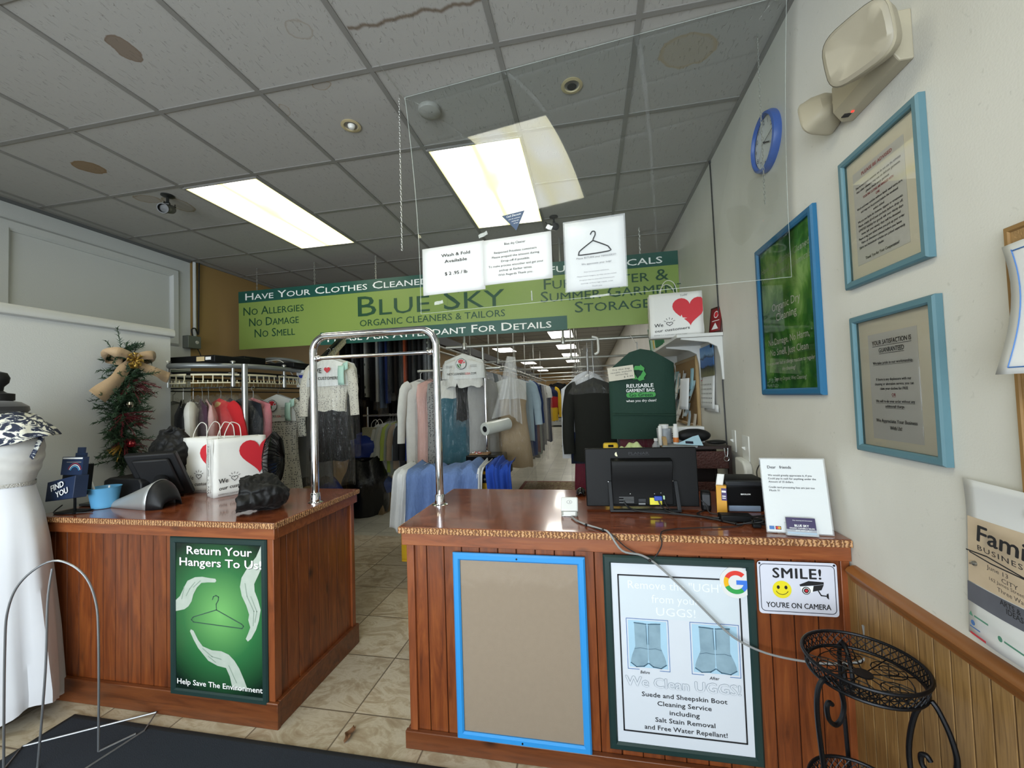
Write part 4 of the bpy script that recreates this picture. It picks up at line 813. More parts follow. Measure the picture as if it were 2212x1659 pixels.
cab([(-.095, 1.795, ZT+.006), (-.07, 1.74, ZT+.006), (-.03, 1.69, ZT+.006), (.03, 1.635, ZT+.006), (.055, 1.60, ZT+.005), (.10, 1.585, ZT-.055), (.17, yq+.02, .85), (.225, 1.60, .815), (.32, 1.60, .725), (.44, 1.602, .60), (.50, 1.60, .555), (.58, 1.60, .522), (.68, 1.595, .508), (.78, 1.585, .512), (.865, 1.57, .54), (.872, 1.565, .60), (.866, 1.56, .66)], .0038, MB(M_GCABLE)).build('cable', t)
q = MB(M_CABLE)
for p in ((-.03, 1.69, ZT+.007), (.035, 1.632, ZT+.006), (.20, 1.598, .833)): q.lathe(V(p)-V((.004, .004, 0)), (1, -1, -.3), [(.0055, 0), (.006, .002), (.006, .005), (.0055, .007)], n=10)
q.build('cable_tie', t)
t = thing('loose_cable', 'thin black cord looping over the front edge of the right counter', 'cable', (.3, 1.62, .9))
cab([(.60, 1.80, z0), (.55, 1.72, z0), (.40, 1.69, z0), (.28, 1.655, z0), (.245, 1.61, z0-.001), (.245, 1.596, ZT-.03), (.23, 1.597, .86), (.21, 1.598, .835), (.20, 1.60, .830), (.16, 1.60, .85), (.11, 1.598, .88), (.06, 1.598, ZT+.004), (.02, 1.64, z0-.001), (-.04, 1.705, z0-.001), (-.07, 1.76, z0-.001)], .0022, MB(M_CABLE)).build('cable', t)
# receipt printer, adapter, boxes
t = thing('receipt_printer', 'black receipt printer beside the yellow box near the right wall', 'printer', (.66, 1.98, ZT))
f = FR((.655, 1.935, ZT), V((1, .0, 0)), UZ); q = MB(M_BLKP)
q.prism(FR(f.p(-.078, 0, 0), UY, UZ), [(.012, .03), (.002, .10), (.0, .118), (.012, .135), (.05, .142), (.14, .140), (.15, .02), (.02, .0)], 0, -.0 if 0 else .158) if 0 else None
q.prism(FR(f.p(.082, 0, 0), UY, UZ), [(.010, .028), (.004, .10), (.0, .112), (.006, .130), (.03, .142), (.14, .140), (.15, .0), (.02, .0)], 0, -.164); q.build('housing', t, bev=.006)
MB(M_GREYP).slab(f, -.080, .080, .112, .135, -.02, .004).build('lid', t, bev=.006); MB(mat('blue_grey_panel', '8394ad', .4)).slab(f, -.068, .060, .002, .026, -.02, -.004).build('front_panel', t, bev=.002)
q = MB(M_INKW); q.text(f, 'BIXOLON', .0, .078, .006, .0005, M_INKW, .038, bold=.03); q.build('logo', t, smooth=0)
t = thing('tissue_box', 'tall yellow and purple carton with a folded white slip, left of the printer', 'box', (.545, 1.95, ZT))
f = FR((.553, 1.915, ZT), V((.85, -.30, 0)), UZ)
MB(mat('amber_carton', 'c9921f', .5, 0, .06)).slab(f, -.022, .018, 0, .118, -.06, 0).build('carton', t, bev=.001)
MB(mat('purple_print', '3a2560', .5)).slab(f, -.002, .0185, .055, .108, -.0605, .0006).build('purple_panel', t, smooth=0)
q = MB(M_INKW); q.rect(f, .0, .016, .090, .098, .001).rect(f, .001, .015, .072, .076, .001).rect(f, .001, .015, .064, .067, .001); q.build('lettering', t, smooth=0)
MB(M_WPAPER).grid(lambda u, v: f.p(-.024+.02*v*(1-v)*4*.4+.028*u, .112+.052*math.sin(PI*v)**.8, -.03+.05*(v-.5)*.5), 4, 14).build('paper_slip', t, thick=.0005)
t = thing('label_holder', 'small black upright device between the monitor and the yellow box', 'device', (.50, 1.95, ZT))
f = FR((.492, 1.93, ZT), V((.92, -.2, 0)), UZ); MB(M_BLKP).slab(f, -.022, .020, 0, .088, -.05, 0).build('housing', t, bev=.010); MB(M_GREYP).slab(f, -.016, .015, .028, .076, 0, .002).build('front_plate', t, bev=.003)
cab([f.p(-.02, .05, .004), f.p(0, .03, .015), f.p(.012, .005, .03), (.55, 1.88, z0)], .0022, MB(M_CABLE)).build('cable', t)
t = thing('power_adapter', 'black power brick lying among cables in front of the printer', 'power adapter', (.56, 1.80, ZT))
MB(M_BLKP).box(.505, .625, 1.775, 1.825, ZT+.001, ZT+.030).build('brick', t, bev=.005)
q = MB(M_CABLE); cab([(.62, 1.80, z0+.01), (.66, 1.79, z0), (.70, 1.82, z0), (.72, 1.88, z0), (.76, 1.93, z0+.01)], .003, q); cab([(.51, 1.80, z0+.01), (.47, 1.82, z0), (.44, 1.88, z0), (.48, 1.93, z0)], .003, q); q.build('cable', t)
t = thing('plug_cluster', 'tangle of black plugs and cords beside the letter sign', 'cable', (.65, 1.75, ZT))
q = MB(M_CABLE); rd = random.Random(5)
for i in range(5):
    a = .55+.04*i; cab([(a, 1.74+.012*i, z0), (a+.05, 1.71+.02*rd.random(), z0+.008+.012*rd.random()), (a+.06, 1.77+.02*rd.random(), z0+.012), (a+.03, 1.83, z0), (.70+.01*i, 1.86+.01*i, z0+.004)], .0028, q)
q.build('cord', t); q = MB(M_BLKP); q.box(.615, .655, 1.745, 1.765, ZT+.004, ZT+.024).box(.60, .63, 1.71, 1.728, ZT+.002, ZT+.016); q.build('plug', t, bev=.003)
t = thing('device_cord', 'black cord plugged in above the printer, curling down behind the letter sign', 'cable', (.80, 2.3, 1.0))
cab([(.872, 2.30, 1.075), (.845, 2.28, 1.07), (.80, 2.20, 1.045), (.785, 2.12, 1.005), (.80, 2.05, .965), (.83, 1.98, .94)], .003, MB(M_CABLE)).build('cable', t); MB(M_BLKP).box(.855, XR-.001, 2.29, 2.315, 1.062, 1.09).build('plug', t, bev=.003)
# letter sign and card holder
t = thing('counter_sign', 'white laminated Dear friends letter standing on the counter by the wall', 'sign', (.73, 1.68, ZT))
f = FR((.737, 1.655, ZT+.002), V((.93, -.10, 0)), V((.0, .18, .98))); f = FR(f.o, f.u, (f.v-f.u*f.v.dot(f.u)))
MB(mat('letter_white', 'e2e5e4', .4, 0, .02)).slab(f, -.105, .100, .004, .268, -.002, 0).build('letter', t, smooth=0)
MB(mat('plastic_sleeve', '')).slab(f, -.109, .104, 0, .272, .0012, .0016).build('plastic_sleeve', t, smooth=0)
q = MB(M_BLK)
q.text(f, 'Dear   friends', -.045, .238, .0105, .0022, M_BLK, .078, bold=.012)
for s, y, x, ww in (('We would greatly appreciate it, if you', .208, -.014, .142), ('Could pay in cash for anything under the', .196, -.008, .155), ('Amount of 10 dollars.', .184, -.044, .082), ('Credit card processing fees are just too', .164, -.012, .148), ('Much !!!', .152, -.068, .034)): q.text(f, s, x, y, .0068, .0022, M_BLK, ww, bold=.008)
q.build('lettering', t, smooth=0)
q = MB(M_BLUEL); q.rect(f, -.098, -.082, .012, .024, .0022).rect(f, -.078, -.060, .012, .024, .0022, M_BLK).disc(f, -.072, .018, .005, .0026, M_RED).disc(f, -.066, .018, .005, .0027, mat('amber_carton', '')); q.build('card_logos', t, smooth=0)
t = thing('business_card_holder', 'clear holder of purple business cards in front of the Dear friends letter', 'card holder', (.72, 1.63, ZT))
f = FR((.735, 1.633, ZT+.002), V((.95, -.12, 0)), V((0, .25, .97))); f = FR(f.o, f.u, (f.v-f.u*f.v.dot(f.u)))
MB(mat('purple_card', '2b1d4d', .4)).slab(f, -.046, .044, .006, .062, -.008, 0).build('card_stack', t, smooth=0)
q = MB(M_INKW); q.text(f, 'BLUE SKY', .0, .035, .0075, .0006, M_INKW, .044, bold=.02).text(f, 'ORGANIC CLEANERS & TAILORS', 0, .026, .0045, .0006, M_INKW, .078, bold=.01).text(f, '203.389.6831', .004, .018, .0045, .0006, M_INKW, .05, bold=.01).text(f, 'Dry cleaning and alterations', .004, .053, .003, .0006, M_INKW, .06); q.build('lettering', t, smooth=0)
MB(mat('cyan_band', '4a9cc8', .4)).rect(f, -.046, .044, .006, .013, .0007).build('cyan_band', t, smooth=0)
q = MB(mat('clear_plastic', 'dfe6ea', .08, 0, .01, alpha=.30)); q.slab(f, -.050, .048, 0, .022, .004, .006).slab(f, -.050, .048, 0, .004, -.03, .006).slab(f, -.050, .048, 0, .045, -.012, -.010); q.build('holder', t, bev=.001)
# ------------------------------------------------------------------ plant stand at the right
M_IRON = mat('black_iron', '15161a', .4, .6, .1, 40)
t = thing('plant_stand', 'black wrought iron two tier plant stand in front of the right counter', 'plant stand', (.715, 1.30, 0))
C = V((.715, 1.300, .655)); R_ = .135
q = MB(M_IRON)
for z, r in ((.045, .137), (.006, .128)): q.tube([C+V((r*math.cos(a), r*math.sin(a), z)) for a in [2*PI*i/48 for i in range(48)]], .0045, n=8, closed=True)
q.build('tray_rim', t)
def mesh_band(mb, C, r0, r1, z0, z1, n=44, w=.0014):
    for i in range(n):
        for s in (1, -1, 2):
            a0 = 2*PI*i/n; a1 = a0+2*PI/n*2*(s if s < 2 else 0)
            mb.tube([C+V((r0*math.cos(a0), r0*math.sin(a0), z0)), C+V(((r0+r1)/2*math.cos((a0+a1)/2), (r0+r1)/2*math.sin((a0+a1)/2), (z0+z1)/2)), C+V((r1*math.cos(a1), r1*math.sin(a1), z1))], w, n=4, cap=False)
    return mb
mesh_band(MB(M_IRON), C, .128, .137, .006, .045).build('tray_lattice', t)
def floor_mesh(mb, C, r):
    for k in range(10):
        a = 2*PI*k/10; mb.tube([C, C+V((r*math.cos(a), r*math.sin(a), 0))], .0018, n=4)
    for k in range(5):
        a = 2*PI*k/5+.3; c = C+V((.62*r*math.cos(a), .62*r*math.sin(a), 0))
        for rr_ in (.30*r, .16*r): mb.tube([c+V((rr_*math.cos(b), rr_*math.sin(b), 0)) for b in [2*PI*i/14 for i in range(14)]], .0016, n=4, closed=True)
        for j in range(6):
            b = 2*PI*j/6; mb.tube([c, c+V((.30*r*math.cos(b), .30*r*math.sin(b), 0))], .0012, n=4)
    mb.lathe(C-V((0, 0, .002)), UZ, [(.022, 0), (.022, .004)], n=16); mb.tube([C+V((.8*r*math.cos(b), .8*r*math.sin(b), 0)) for b in [2*PI*i/30 for i in range(30)]], .0016, n=4, closed=True)
    return mb
floor_mesh(MB(M_IRON), C+V((0, 0, .006)), .128).build('tray_floor', t)
def leg(a, flip):
    d = V((math.cos(a), math.sin(a), 0)); P = []
    # scroll hanging off the tray side, then the leg running down to the floor
    def q(r, z): return V((C.x, C.y, 0))+d*r+UZ*z
    if flip: sp = [q(.125, .515), q(.118, .525), q(.108, .518), (q(.110, .495)), q(.130, .480), q(.160, .495), q(.172, .545), q(.164, .60), q(.146, .650), q(.134, .668)]; st = [q(.124, .664), q(.100, .61), q(.085, .50), q(.100, .35), q(.125, .20), q(.150, .05), q(.155, .006)]; e = .155
    else: sp = [q(.112, .600), q(.122, .607), q(.130, .597), q(.126, .565), q(.105, .545), q(.082, .558), q(.073, .595), q(.086, .640), q(.112, .668), q(.140, .668), q(.158, .640), q(.163, .58), q(.155, .48), q(.145, .38), q(.138, .28), q(.142, .15), q(.160, .03), q(.165, .006)]; st = None; e = .165
    mb = MB(M_IRON); mb.tube(smoothpts(sp, 6), .0062, n=8)
    if st: mb.tube(smoothpts(st, 6), .0062, n=8)
    mb.lathe(q(e, 0), UZ, [(.012, 0), (.010, .010)], n=10); return mb
leg(PI*1.13, 0).build('scroll_leg', t); leg(PI*1.74, 1).build('scroll_leg', t); leg(PI*.45, 0).build('scroll_leg', t)
C2 = V((.69, 1.285, .30)); q = MB(M_IRON)
for z, r in ((.045, .122), (.006, .114)): q.tube([C2+V((r*math.cos(a), r*math.sin(a), z)) for a in [2*PI*i/48 for i in range(48)]], .0045, n=8, closed=True)
q.build('lower_tray_rim', t); mesh_band(MB(M_IRON), C2, .114, .122, .006, .045).build('lower_tray_lattice', t); floor_mesh(MB(M_IRON), C2+V((0, 0, .006)), .114).build('lower_tray_floor', t)
# ------------------------------------------------------------------ things on the left counter
M_SCREEN = mat('charcoal_plastic', '131417', .5, 0, .06, 30, .05, 300, spec=.3); M_SILVER = mat('silver_plastic', 'a2a5a6', .35, .4, .04)
t = thing('till_screen', 'tilted dark touch screen on a silver foot on the left counter', 'till screen', (-2.45, 1.85, ZT))
a, b_ = on_y(264, 986, 1.86), on_y(376, 978, 1.99)
c_ = min((on_y(418, 1066, 1.7+.005*i) for i in range(80)), key=lambda c: abs((b_-a).dot(b_-c)))
f = FR((a+c_)/2, (b_-a), (b_-c_)); w_ = (b_-a).length; h_ = (b_-c_).length
q = MB(M_SCREEN); q.slab(f, -w_/2, w_/2, -h_/2, h_/2, -.05, .0); q.slab(f, -w_*.36, w_*.36, -h_*.40, h_*.40, 0, .022); q.build('screen_housing', t, bev=.009)
MB(M_BLKG).slab(f, -w_*.45, w_*.45, -h_*.44, h_*.44, -.052, -.05).build('display', t, smooth=0)
def foot(u, v): a = PI*v; return V((-2.70+.37*u, 1.835+(.028+.052*u)*math.cos(a), ZT+.001+(.012+.135*u**1.15)*math.sin(a)**.75))
MB(M_SILVER).grid(foot, 12, 16).build('foot', t, thick=.003)
MB(M_SCREEN).grid(lambda u, v: V((-2.33+.075*u, 1.835+.080*(1-.35*u*u)*math.cos(PI*v), ZT+.001+.145*(1-.75*u*u)*math.sin(PI*v)**.75)), 8, 16).build('foot_cap', t, thick=.003)
MB(M_SCREEN).tube([(-2.36, 1.86, ZT+.07), f.p(0, -.02, -.01)], .035, n=14).build('hinge', t)
t = thing('blue_cup', 'light blue plastic cup with white sticks on the left counter', 'cup', (-2.60, 1.80, ZT))
MB(mat('blue_cup_plastic', '5fa3cf', .4, 0, .04)).lathe((-2.668, 1.80, ZT+.001), UZ, [(.0, .003), (.050, 0), (.053, .002), (.069, .108), (.073, .112), (.069, .113), (.050, .006), (.0, .006)], n=32, cap=False).build('cup', t)
q = MB(M_WPAPER); q.tube([(-2.69, 1.79, ZT+.01), (-2.725, 1.775, ZT+.145)], .006, n=8).tube([(-2.65, 1.80, ZT+.01), (-2.62, 1.79, ZT+.122)], .004, n=8); q.build('white_stick', t)
t = thing('cash_drawer', 'low black box device behind the blue cup on the left counter', 'device', (-2.72, 2.0, ZT))
q = MB(M_SCREEN); q.prism(FR((-2.55, 1.90, ZT+.001), -UX, UZ), [(0, 0), (.27, 0), (.285, .03), (.275, .125), (.24, .14), (.02, .135), (0, .11)], 0, .16); q.build('housing', t, bev=.008); q = MB(M_BLKG); q.box(-2.855, -2.75, 1.80, 1.895, ZT+.001, ZT+.016); q.build('front_tray', t, bev=.004)
M_BCLOTH = mat('black_nylon', '090a0b', .55, 0, .2, 12, .5, 18, sheen=.05, spec=.3)
def crumple(o, st=.045, sc_=.07):
    tx = bpy.data.textures.get('crumple') or bpy.data.textures.new('crumple', 'CLOUDS'); tx.noise_scale = sc_; tx.noise_depth = 2; tx.noise_type = 'HARD_NOISE'
    d = o.modifiers.new('d', 'DISPLACE'); d.texture = tx; d.strength = st; d.mid_level = .5; d.texture_coords = 'LOCAL'; return o
def lump(name, label, c, rx, ry, rz, seed, cat, flat=.0):
    rd = random.Random(seed); ph = [rd.random()*6 for _ in range(6)]
    def fn(u, v):
        a = 2*PI*u; b = PI*(v*.999+.0005); s = 1+.11*math.sin(3*a+ph[0]+2*b)+.07*math.sin(5*a+ph[1])*math.sin(3*b+ph[2])+.05*math.sin(9*a+ph[3]+4*b)
        z = math.cos(b); z = max(z, -.80)
        return V((c[0]+rx*s*math.sin(b)*math.cos(a), c[1]+ry*s*math.sin(b)*math.sin(a), c[2]+rz*.8+rz*z*(1+.12*math.sin(2*a+ph[4]))))
    return tag(crumple(MB(M_BCLOTH).grid(fn, 48, 30, closed=True).build(name, sub=1)), label, cat)
lump('cloth_bag', 'crumpled black cloth bag on the counter behind the till screen', (-2.66, 2.17, ZT), .135, .085, .215, 4, 'bag')
# open black pouch with a collar
t = thing('cloth_pouch', 'crumpled black open pouch at the front corner of the left counter', 'pouch', (-1.64, 1.77, ZT)); rd = random.Random(11); ph = [rd.random()*6 for _ in range(6)]
pc = V((-1.655, 1.79, ZT+.075)); ax = V((-.62, -.58, .12)).normalized(); ua = ax.cross(UZ).normalized(); va = ua.cross(ax)
def pou(u, v):
    a = 2*PI*u; r = .085*(1-.32*abs(v-.35)**1.5-.75*max(0, v-.75)*3)*(1+.10*math.sin(3*a+ph[0]+3*v)+.06*math.sin(5*a+ph[1]-4*v)+.04*math.sin(8*a+ph[2]))
    p = pc+ax*(.10-.22*v)+ua*r*math.cos(a)+va*r*math.sin(a)*.95+UZ*.02*math.sin(PI*v)
    p.z = max(p.z, ZT+.002); return p
crumple(MB(M_BCLOTH).grid(pou, 40, 24, closed=True).build('pouch', t, thick=.002, sub=1), .035)
t = thing('desk_fan', 'black desk fan standing edge on behind the right paper bag', 'fan', (-1.86, 2.15, ZT))
fa = V((.86, .50, 0)).normalized(); c = on_y(592, 985, 2.16); c.z = ZT+.205
q = MB(M_BLKG); q.lathe(c, fa, [(.0, -.055), (.06, -.052), (.13, -.03), (.168, 0), (.13, .03), (.06, .045), (0, .048)], n=36, cap=False); q.build('guard', t)
q = MB(M_BLKP)
for i in range(40): a = 2*PI*i/40; ub = fa.cross(UZ).normalized(); dd = ub*math.cos(a)+UZ*math.sin(a); q.tube([c+fa*.052+dd*.03, c+fa*.034+dd*.13, c+dd*.171, c-fa*.034+dd*.13, c-fa*.055+dd*.05], .0022, n=4)
q.build('guard_wires', t); MB(M_BLKP).lathe((c.x+.0, c.y, ZT+.001), UZ, [(.075, 0), (.07, .012), (.025, .02), (.018, .06)], n=24).build('base', t)
# printed paper carrier bags
M_BAGP = mat('bag_paper', 'dcdcd8', .7, 0, .04, 5, .25, 9)
def heart_bag(name, label, o, rz, w_, d_, h_, big, todo=False, group='white heart paper carrier bags', note=None, flatten=0):
    t = thing(name, label, 'paper bag', o, rz, group); f = FR((0, 0, 0), UX, UZ)
    rd = random.Random(int(w_*1000)); 
    def wall(p0, p1, nrm, k):
        p0, p1, nrm = V(p0), V(p1), V(nrm)
        return lambda u, v: p0+(p1-p0)*u+UZ*h_*v+nrm*(k*math.sin(PI*u)*math.sin(PI*v*.9+.2)+.002*math.sin(9*u+5*v)+.002*math.sin(13*v+4*u))
    A, B_, Cc, D = (-w_/2, 0, 0), (w_/2, 0, 0), (w_/2, d_, 0), (-w_/2, d_, 0)
    q = MB(M_BAGP); q.grid(wall(A, B_, -UY, .004), 10, 10).grid(wall(B_, Cc, UX, -.012), 6, 10).grid(wall(Cc, D, UY, .004), 10, 10).grid(wall(D, A, -UX, -.006), 6, 10).add([A, B_, Cc, D], [(0, 1, 2, 3)])
    q.build('bag_body', t, thick=.0012, local=True)
    q = MB(mat('heart_red', 'c32430', .6, 0, .04))
    z = .0075; hx, hy, hw, hh = big
    P = []
    for i in range(36):
        a = 2*PI*i/36; P.append((hx+hw/32*16*math.sin(a)**3, hy+hh/29*(13*math.cos(a)-5*math.cos(2*a)-2*math.cos(3*a)-math.cos(4*a)+2.5)))
    q.poly(f, [(min(max(x, -w_/2+.001), w_/2-.001), y) for x, y in P], z); q.build('heart_print', t, local=True, smooth=0)
    q = MB(M_BLK); s = w_/.36
    q.text(f, 'We', -w_*.34, h_*.275, h_*.078, z, M_BLK, w_*.17, bold=.012, shear=.1, rot=.06).heart(f, -w_*.13, h_*.29, w_*.12, h_*.085, z, M_BLK, w_*.010)
    for k in range(5): a = PI*.15+k*PI*.175; q.line(f, [(-w_*.13+w_*.08*math.cos(a), h_*.31+w_*.08*math.sin(a)), (-w_*.13+w_*.115*math.cos(a), h_*.31+w_*.115*math.sin(a))], w_*.009, z)
    q.text(f, 'our customers', -w_*.09, h_*.165, h_*.062, z, M_BLK, w_*.66, bold=.012, shear=.1, rot=.06)
    q.text(f, 'EXPERTLY CLEANED WITH CARE', -w_*.12, h_*.045, h_*.022, z, mat('grey_print', ''), w_*.62)
    if note: q.text(f, note, w_*.15, h_*.93, .014, z, mat('grey_print', ''), .05, shear=.3, rot=.2)
    fl_ = FR((-w_/2-.001, d_, 0), -UY, UZ); zz = .0015; r90 = PI/2
    fl_ = FR((-w_/2, d_/2, 0), -UY, UZ)
    q.text(fl_, 'our customers', .0, h_*.62, .032*s, .010, M_BLK, h_*.52, bold=.012, shear=.1, rot=r90).text(fl_, 'We', .0, h_*.13, .034*s, .010, M_BLK, h_*.14, bold=.012, rot=r90).heart(fl_, -.002, h_*.265, .034*s, .036*s, .010, M_BLK, .003*s)
    q.build('lettering', t, local=True, smooth=0)
    for y in (.006, d_-.006):
        q = MB(mat('twisted_paper_cord', 'd6d4cc', .7)); dx = .055*s
        q.tube(smoothpts([(-dx-.04, y, h_-.03), (-dx-.04, y, h_+.02), (-.075*s, y+.008, h_+.075), (-.04, y+.012, h_+.095), (-.005*s, y+.008, h_+.075), (dx-.04, y, h_+.02), (dx-.04, y, h_-.03)], 5), .0026, n=6); q.build('handle', t, local=True)
    return t
b1, b2 = on_z(462, 1077, ZT), on_z(575, 1056, ZT); rz1 = math.atan2(b2.y-b1.y, b2.x-b1.x)
heart_bag('paper_carrier_bag', 'white paper bag with a large red heart, in front on the left counter', tuple((b1+b2)/2+V((0, 0, .001))), rz1, (b2-b1).length, .115, .345, ((b2-b1).length*.36, .215, (b2-b1).length*.80, .215))
heart_bag('paper_carrier_bag', 'white heart paper bag partly hidden behind the front bag, beside the till screen', (-2.395, 2.155, ZT+.001), .05, .31, .11, .345, (.10, .20, .26, .215))
# ------------------------------------------------------------------ festive swag, electrical box
t = thing('wall_swag', 'pine swag with a tan bow and red sprigs on the left wall', 'swag', (XW, 2.23, 1.1))
rd = random.Random(21); X_ = XW+.002
M_PINE = mat('pine_green', '1d3a26', .6, 0, .5, 20, hex2='39573a'); M_PINE2 = mat('pine_brown', '3a2a1c', .7); M_SPRIG = mat('burgundy_sprig', '5c1420', .6, 0, .3, 20); M_GOLD = mat('gold_leaf', 'b3924a', .3, .8, .1)
def sprig(mb, o, d, L, n, w, m, droop=0):
    o, d = V(o), V(d).normalized(); P = [o+d*L*i/6-UZ*droop*(i/6)**2 for i in range(7)]; mb.tube(P, .0018, m, 4)
    for i in range(n):
        k = (i+.5)/n; p = o+d*L*k-UZ*droop*k*k; s = V((rd.uniform(-1, 1), rd.uniform(-1, 1), rd.uniform(-1, 1))); s = (s-d*s.dot(d)).normalized(); e = p+(s*.8+d*.6)*w*rd.uniform(.7, 1.1)
        if e.x < X_+.002: e.x = X_+.002
        b = s.cross(d)*w*.07; mb.add([p-b*1.7, p+b*1.7, e], [(0, 1, 2)], m); mb.add([p+s.cross(b).normalized()*w*.1, p-s.cross(b).normalized()*w*.1, e], [(0, 1, 2)], m)
ctr = lambda k: V((X_+.045, 2.225+.024*math.sin(k*6.5+.5), 1.89-.79*k))
q = MB(M_PINE)
for i in range(330):
    k = (i+.5)/330; a = rd.uniform(0, 2*PI); d = V((rd.uniform(-.1, .9), math.cos(a), math.sin(a)*.8-.35)); sprig(q, ctr(k)+V((rd.uniform(-.015, .02), rd.uniform(-.03, .03), 0)), d, rd.uniform(.085, .175)*(1.1-.35*abs(k-.5)), 22, .032, M_PINE)
q.build('pine_branches', t, smooth=0); MB(M_PINE2).tube([ctr(i/12) for i in range(13)], .009, n=6).build('stem', t)
q = MB(M_SPRIG)
for i in range(40): k = rd.choice((.28, .32, .58, .62, .80)); sprig(q, ctr(k)+V((.05, 0, 0)), (rd.uniform(.1, .5), rd.uniform(-.5, 1), rd.uniform(-.7, .2)), rd.uniform(.09, .17), 20, .021, M_SPRIG, .02)
q.build('red_sprigs', t, smooth=0)
q = MB(M_GOLD)
for i in range(9): sprig(q, ctr(.90)+V((.04, -.02, .05)), (rd.uniform(.1, .4), rd.uniform(-1, -.3), rd.uniform(-.5, .1)), rd.uniform(.08, .15), 18, .017, M_GOLD, .015)
q.build('gold_sprig', t, smooth=0)
q = MB(mat('silver_bauble', 'cfc9b8', .12, 1)); q.lathe(ctr(.50)+V((.065, .02, 0)), UZ, [(0, -.026), (.019, -.019), (.027, 0), (.019, .019), (0, .026)], n=20, cap=False); q.build('silver_bauble', t)
q = MB(mat('red_bauble', '8e1626', .2, .3)); q.lathe(ctr(.84)+V((.065, .02, 0)), UZ, [(0, -.026), (.019, -.019), (.027, 0), (.019, .019), (0, .026)], n=20, cap=False); q.build('red_bauble', t)
M_BOW = mat('tan_ribbon', 'a98f6e', .6, 0, .1, 40, .2, 200, sheen=.3); bc = V((X_+.10, 2.235, 1.80)); q = MB(M_BOW)
def ribbon(P, wd, mb, tw=0):
    P = smoothpts(P, 6); k = len(P); vs = []; fs = []
    for i, p in enumerate(P):
        tdir = (P[min(i+1, k-1)]-P[max(i-1, 0)]).normalized(); s = tdir.cross(V((1, 0, 0)))
        s = s.normalized() if s.length > .2 else V((0, 0, 1)); ww = wd[0]+(wd[1]-wd[0])*i/(k-1)
        vs += [p-s*ww, p+s*ww+V((.012*math.sin(i*.7), 0, 0))]
        if i: fs.append((2*i-2, 2*i-1, 2*i+1, 2*i))
    mb.add(vs, fs)
for sg in (-1, 1): ribbon([bc, bc+V((.055, sg*.05, .035)), bc+V((.045, sg*.115, .045)), bc+V((0, sg*.135, .03)), bc+V((-.035, sg*.10, .015)), bc+V((-.02, sg*.03, 0))], (.026, .040), q)
ribbon([bc, bc+V((.03, -.05, -.06)), bc+V((.035, -.12, -.155)), bc+V((.02, -.20, -.25))], (.022, .058), q); ribbon([bc, bc+V((.03, .08, -.045)), bc+V((.035, .16, -.08)), bc+V((.02, .25, -.11))], (.022, .040), q); q.build('bow', t, thick=.0015)
q = MB(M_GOLD)
for i in range(8): a = i*PI/4; ribbon([bc+V((.03, 0, 0)), bc+V((.06, .03*math.cos(a), .03*math.sin(a))), bc+V((.045, .052*math.cos(a), .052*math.sin(a)))], (.005, .013), q)
q.box(bc.x+.01, bc.x+.04, bc.y-.022, bc.y+.022, bc.z-.055, bc.z-.02, M_GOLD); q.build('gold_gift_bow', t, thick=.001)
t = thing('electrical_box', 'grey electrical box with conduit where white wall meets beige wall', 'electrical box', (XL, 3.47, 2.0)); M_EBOX = mat('grey_box_metal', '6d726e', .5, .3, .06)
p = on_x(408, 740, XL); yb, zb = p.y, p.z
MB(M_EBOX).box(XL, XL+.075, yb-.07, yb+.07, zb-.065, zb+.065).build('box', t, bev=.004); MB(mat('box_knob', 'c6c6c0', .4)).lathe((XL+.075, yb+.025, zb), UX, [(.018, 0), (.016, .006)], n=16).build('knob', t)
MB(M_WHITE).tube([(XL+.018, yb+.05, zb+.06), (XL+.018, yb+.05, ZC-.02)], .016, n=10).build('conduit', t)
q = MB(M_CABLE); cab([(XL+.035, yb+.09, ZC-.015), (XL+.03, yb+.085, zb+.3), (XL+.03, yb+.08, zb+.10), (XL+.05, yb+.03, zb+.15), (XL+.06, yb-.02, zb+.13), (XL+.05, yb, zb+.06)], .007, q); cab([(XL+.05, yb+.05, zb-.06), (XL+.06, yb+.08, zb-.14), (XL+.05, yb+.09, zb-.25)], .005, q); q.build('cable', t)
# ------------------------------------------------------------------ garments
def cloth(h, key=None, **k): return mat(key or 'cloth_'+h, h, .85, 0, .10, 14, .25, 90, sheen=.02, spec=.2, **k)
def dots(key, bgc, dot, scale, thr, stretch=(1, 1, 1)):
    m, n, l, b = blank(key); g = G(m); P = g.map(g.tc.outputs['Object'], stretch)
    v = g.add('ShaderNodeTexVoronoi', {'Vector': P, 'Scale': scale, 'Randomness': .55}).outputs['Distance']
    g.color(g.mix(g.ramp(v, [(thr, 1), (thr+.06, 0)]), bgc, dot)); b.inputs['Roughness'].default_value = .8; return m
M_PLASTIC = None
m, n, l, b = blank('dry_cleaning_film'); g = G(m); n.remove(b); o = n['Material Output']; P = g.tc.outputs['Object']
tr = n.new('ShaderNodeBsdfTransparent'); gl = n.new('ShaderNodeBsdfGlossy'); gl.inputs['Roughness'].default_value = .12; df = n.new('ShaderNodeBsdfDiffuse'); df.inputs[0].default_value = (.75, .77, .78, 1)
nz = g.noise(g.map(P, (14, 14, 3)), 1.6, 4, 1.5); bp = g.add('ShaderNodeBump', {'Height': nz, 'Strength': 1.0, 'Distance': .035}); l.new(bp.outputs[0], gl.inputs['Normal'])
fz = n.new('ShaderNodeLayerWeight'); fz.inputs[0].default_value = .30; l.new(bp.outputs[0], fz.inputs['Normal'])
m1 = n.new('ShaderNodeMixShader'); m2 = n.new('ShaderNodeMixShader'); m1.inputs[0].default_value = .02; l.new(tr.outputs[0], m1.inputs[1]); l.new(df.outputs[0], m1.inputs[2])
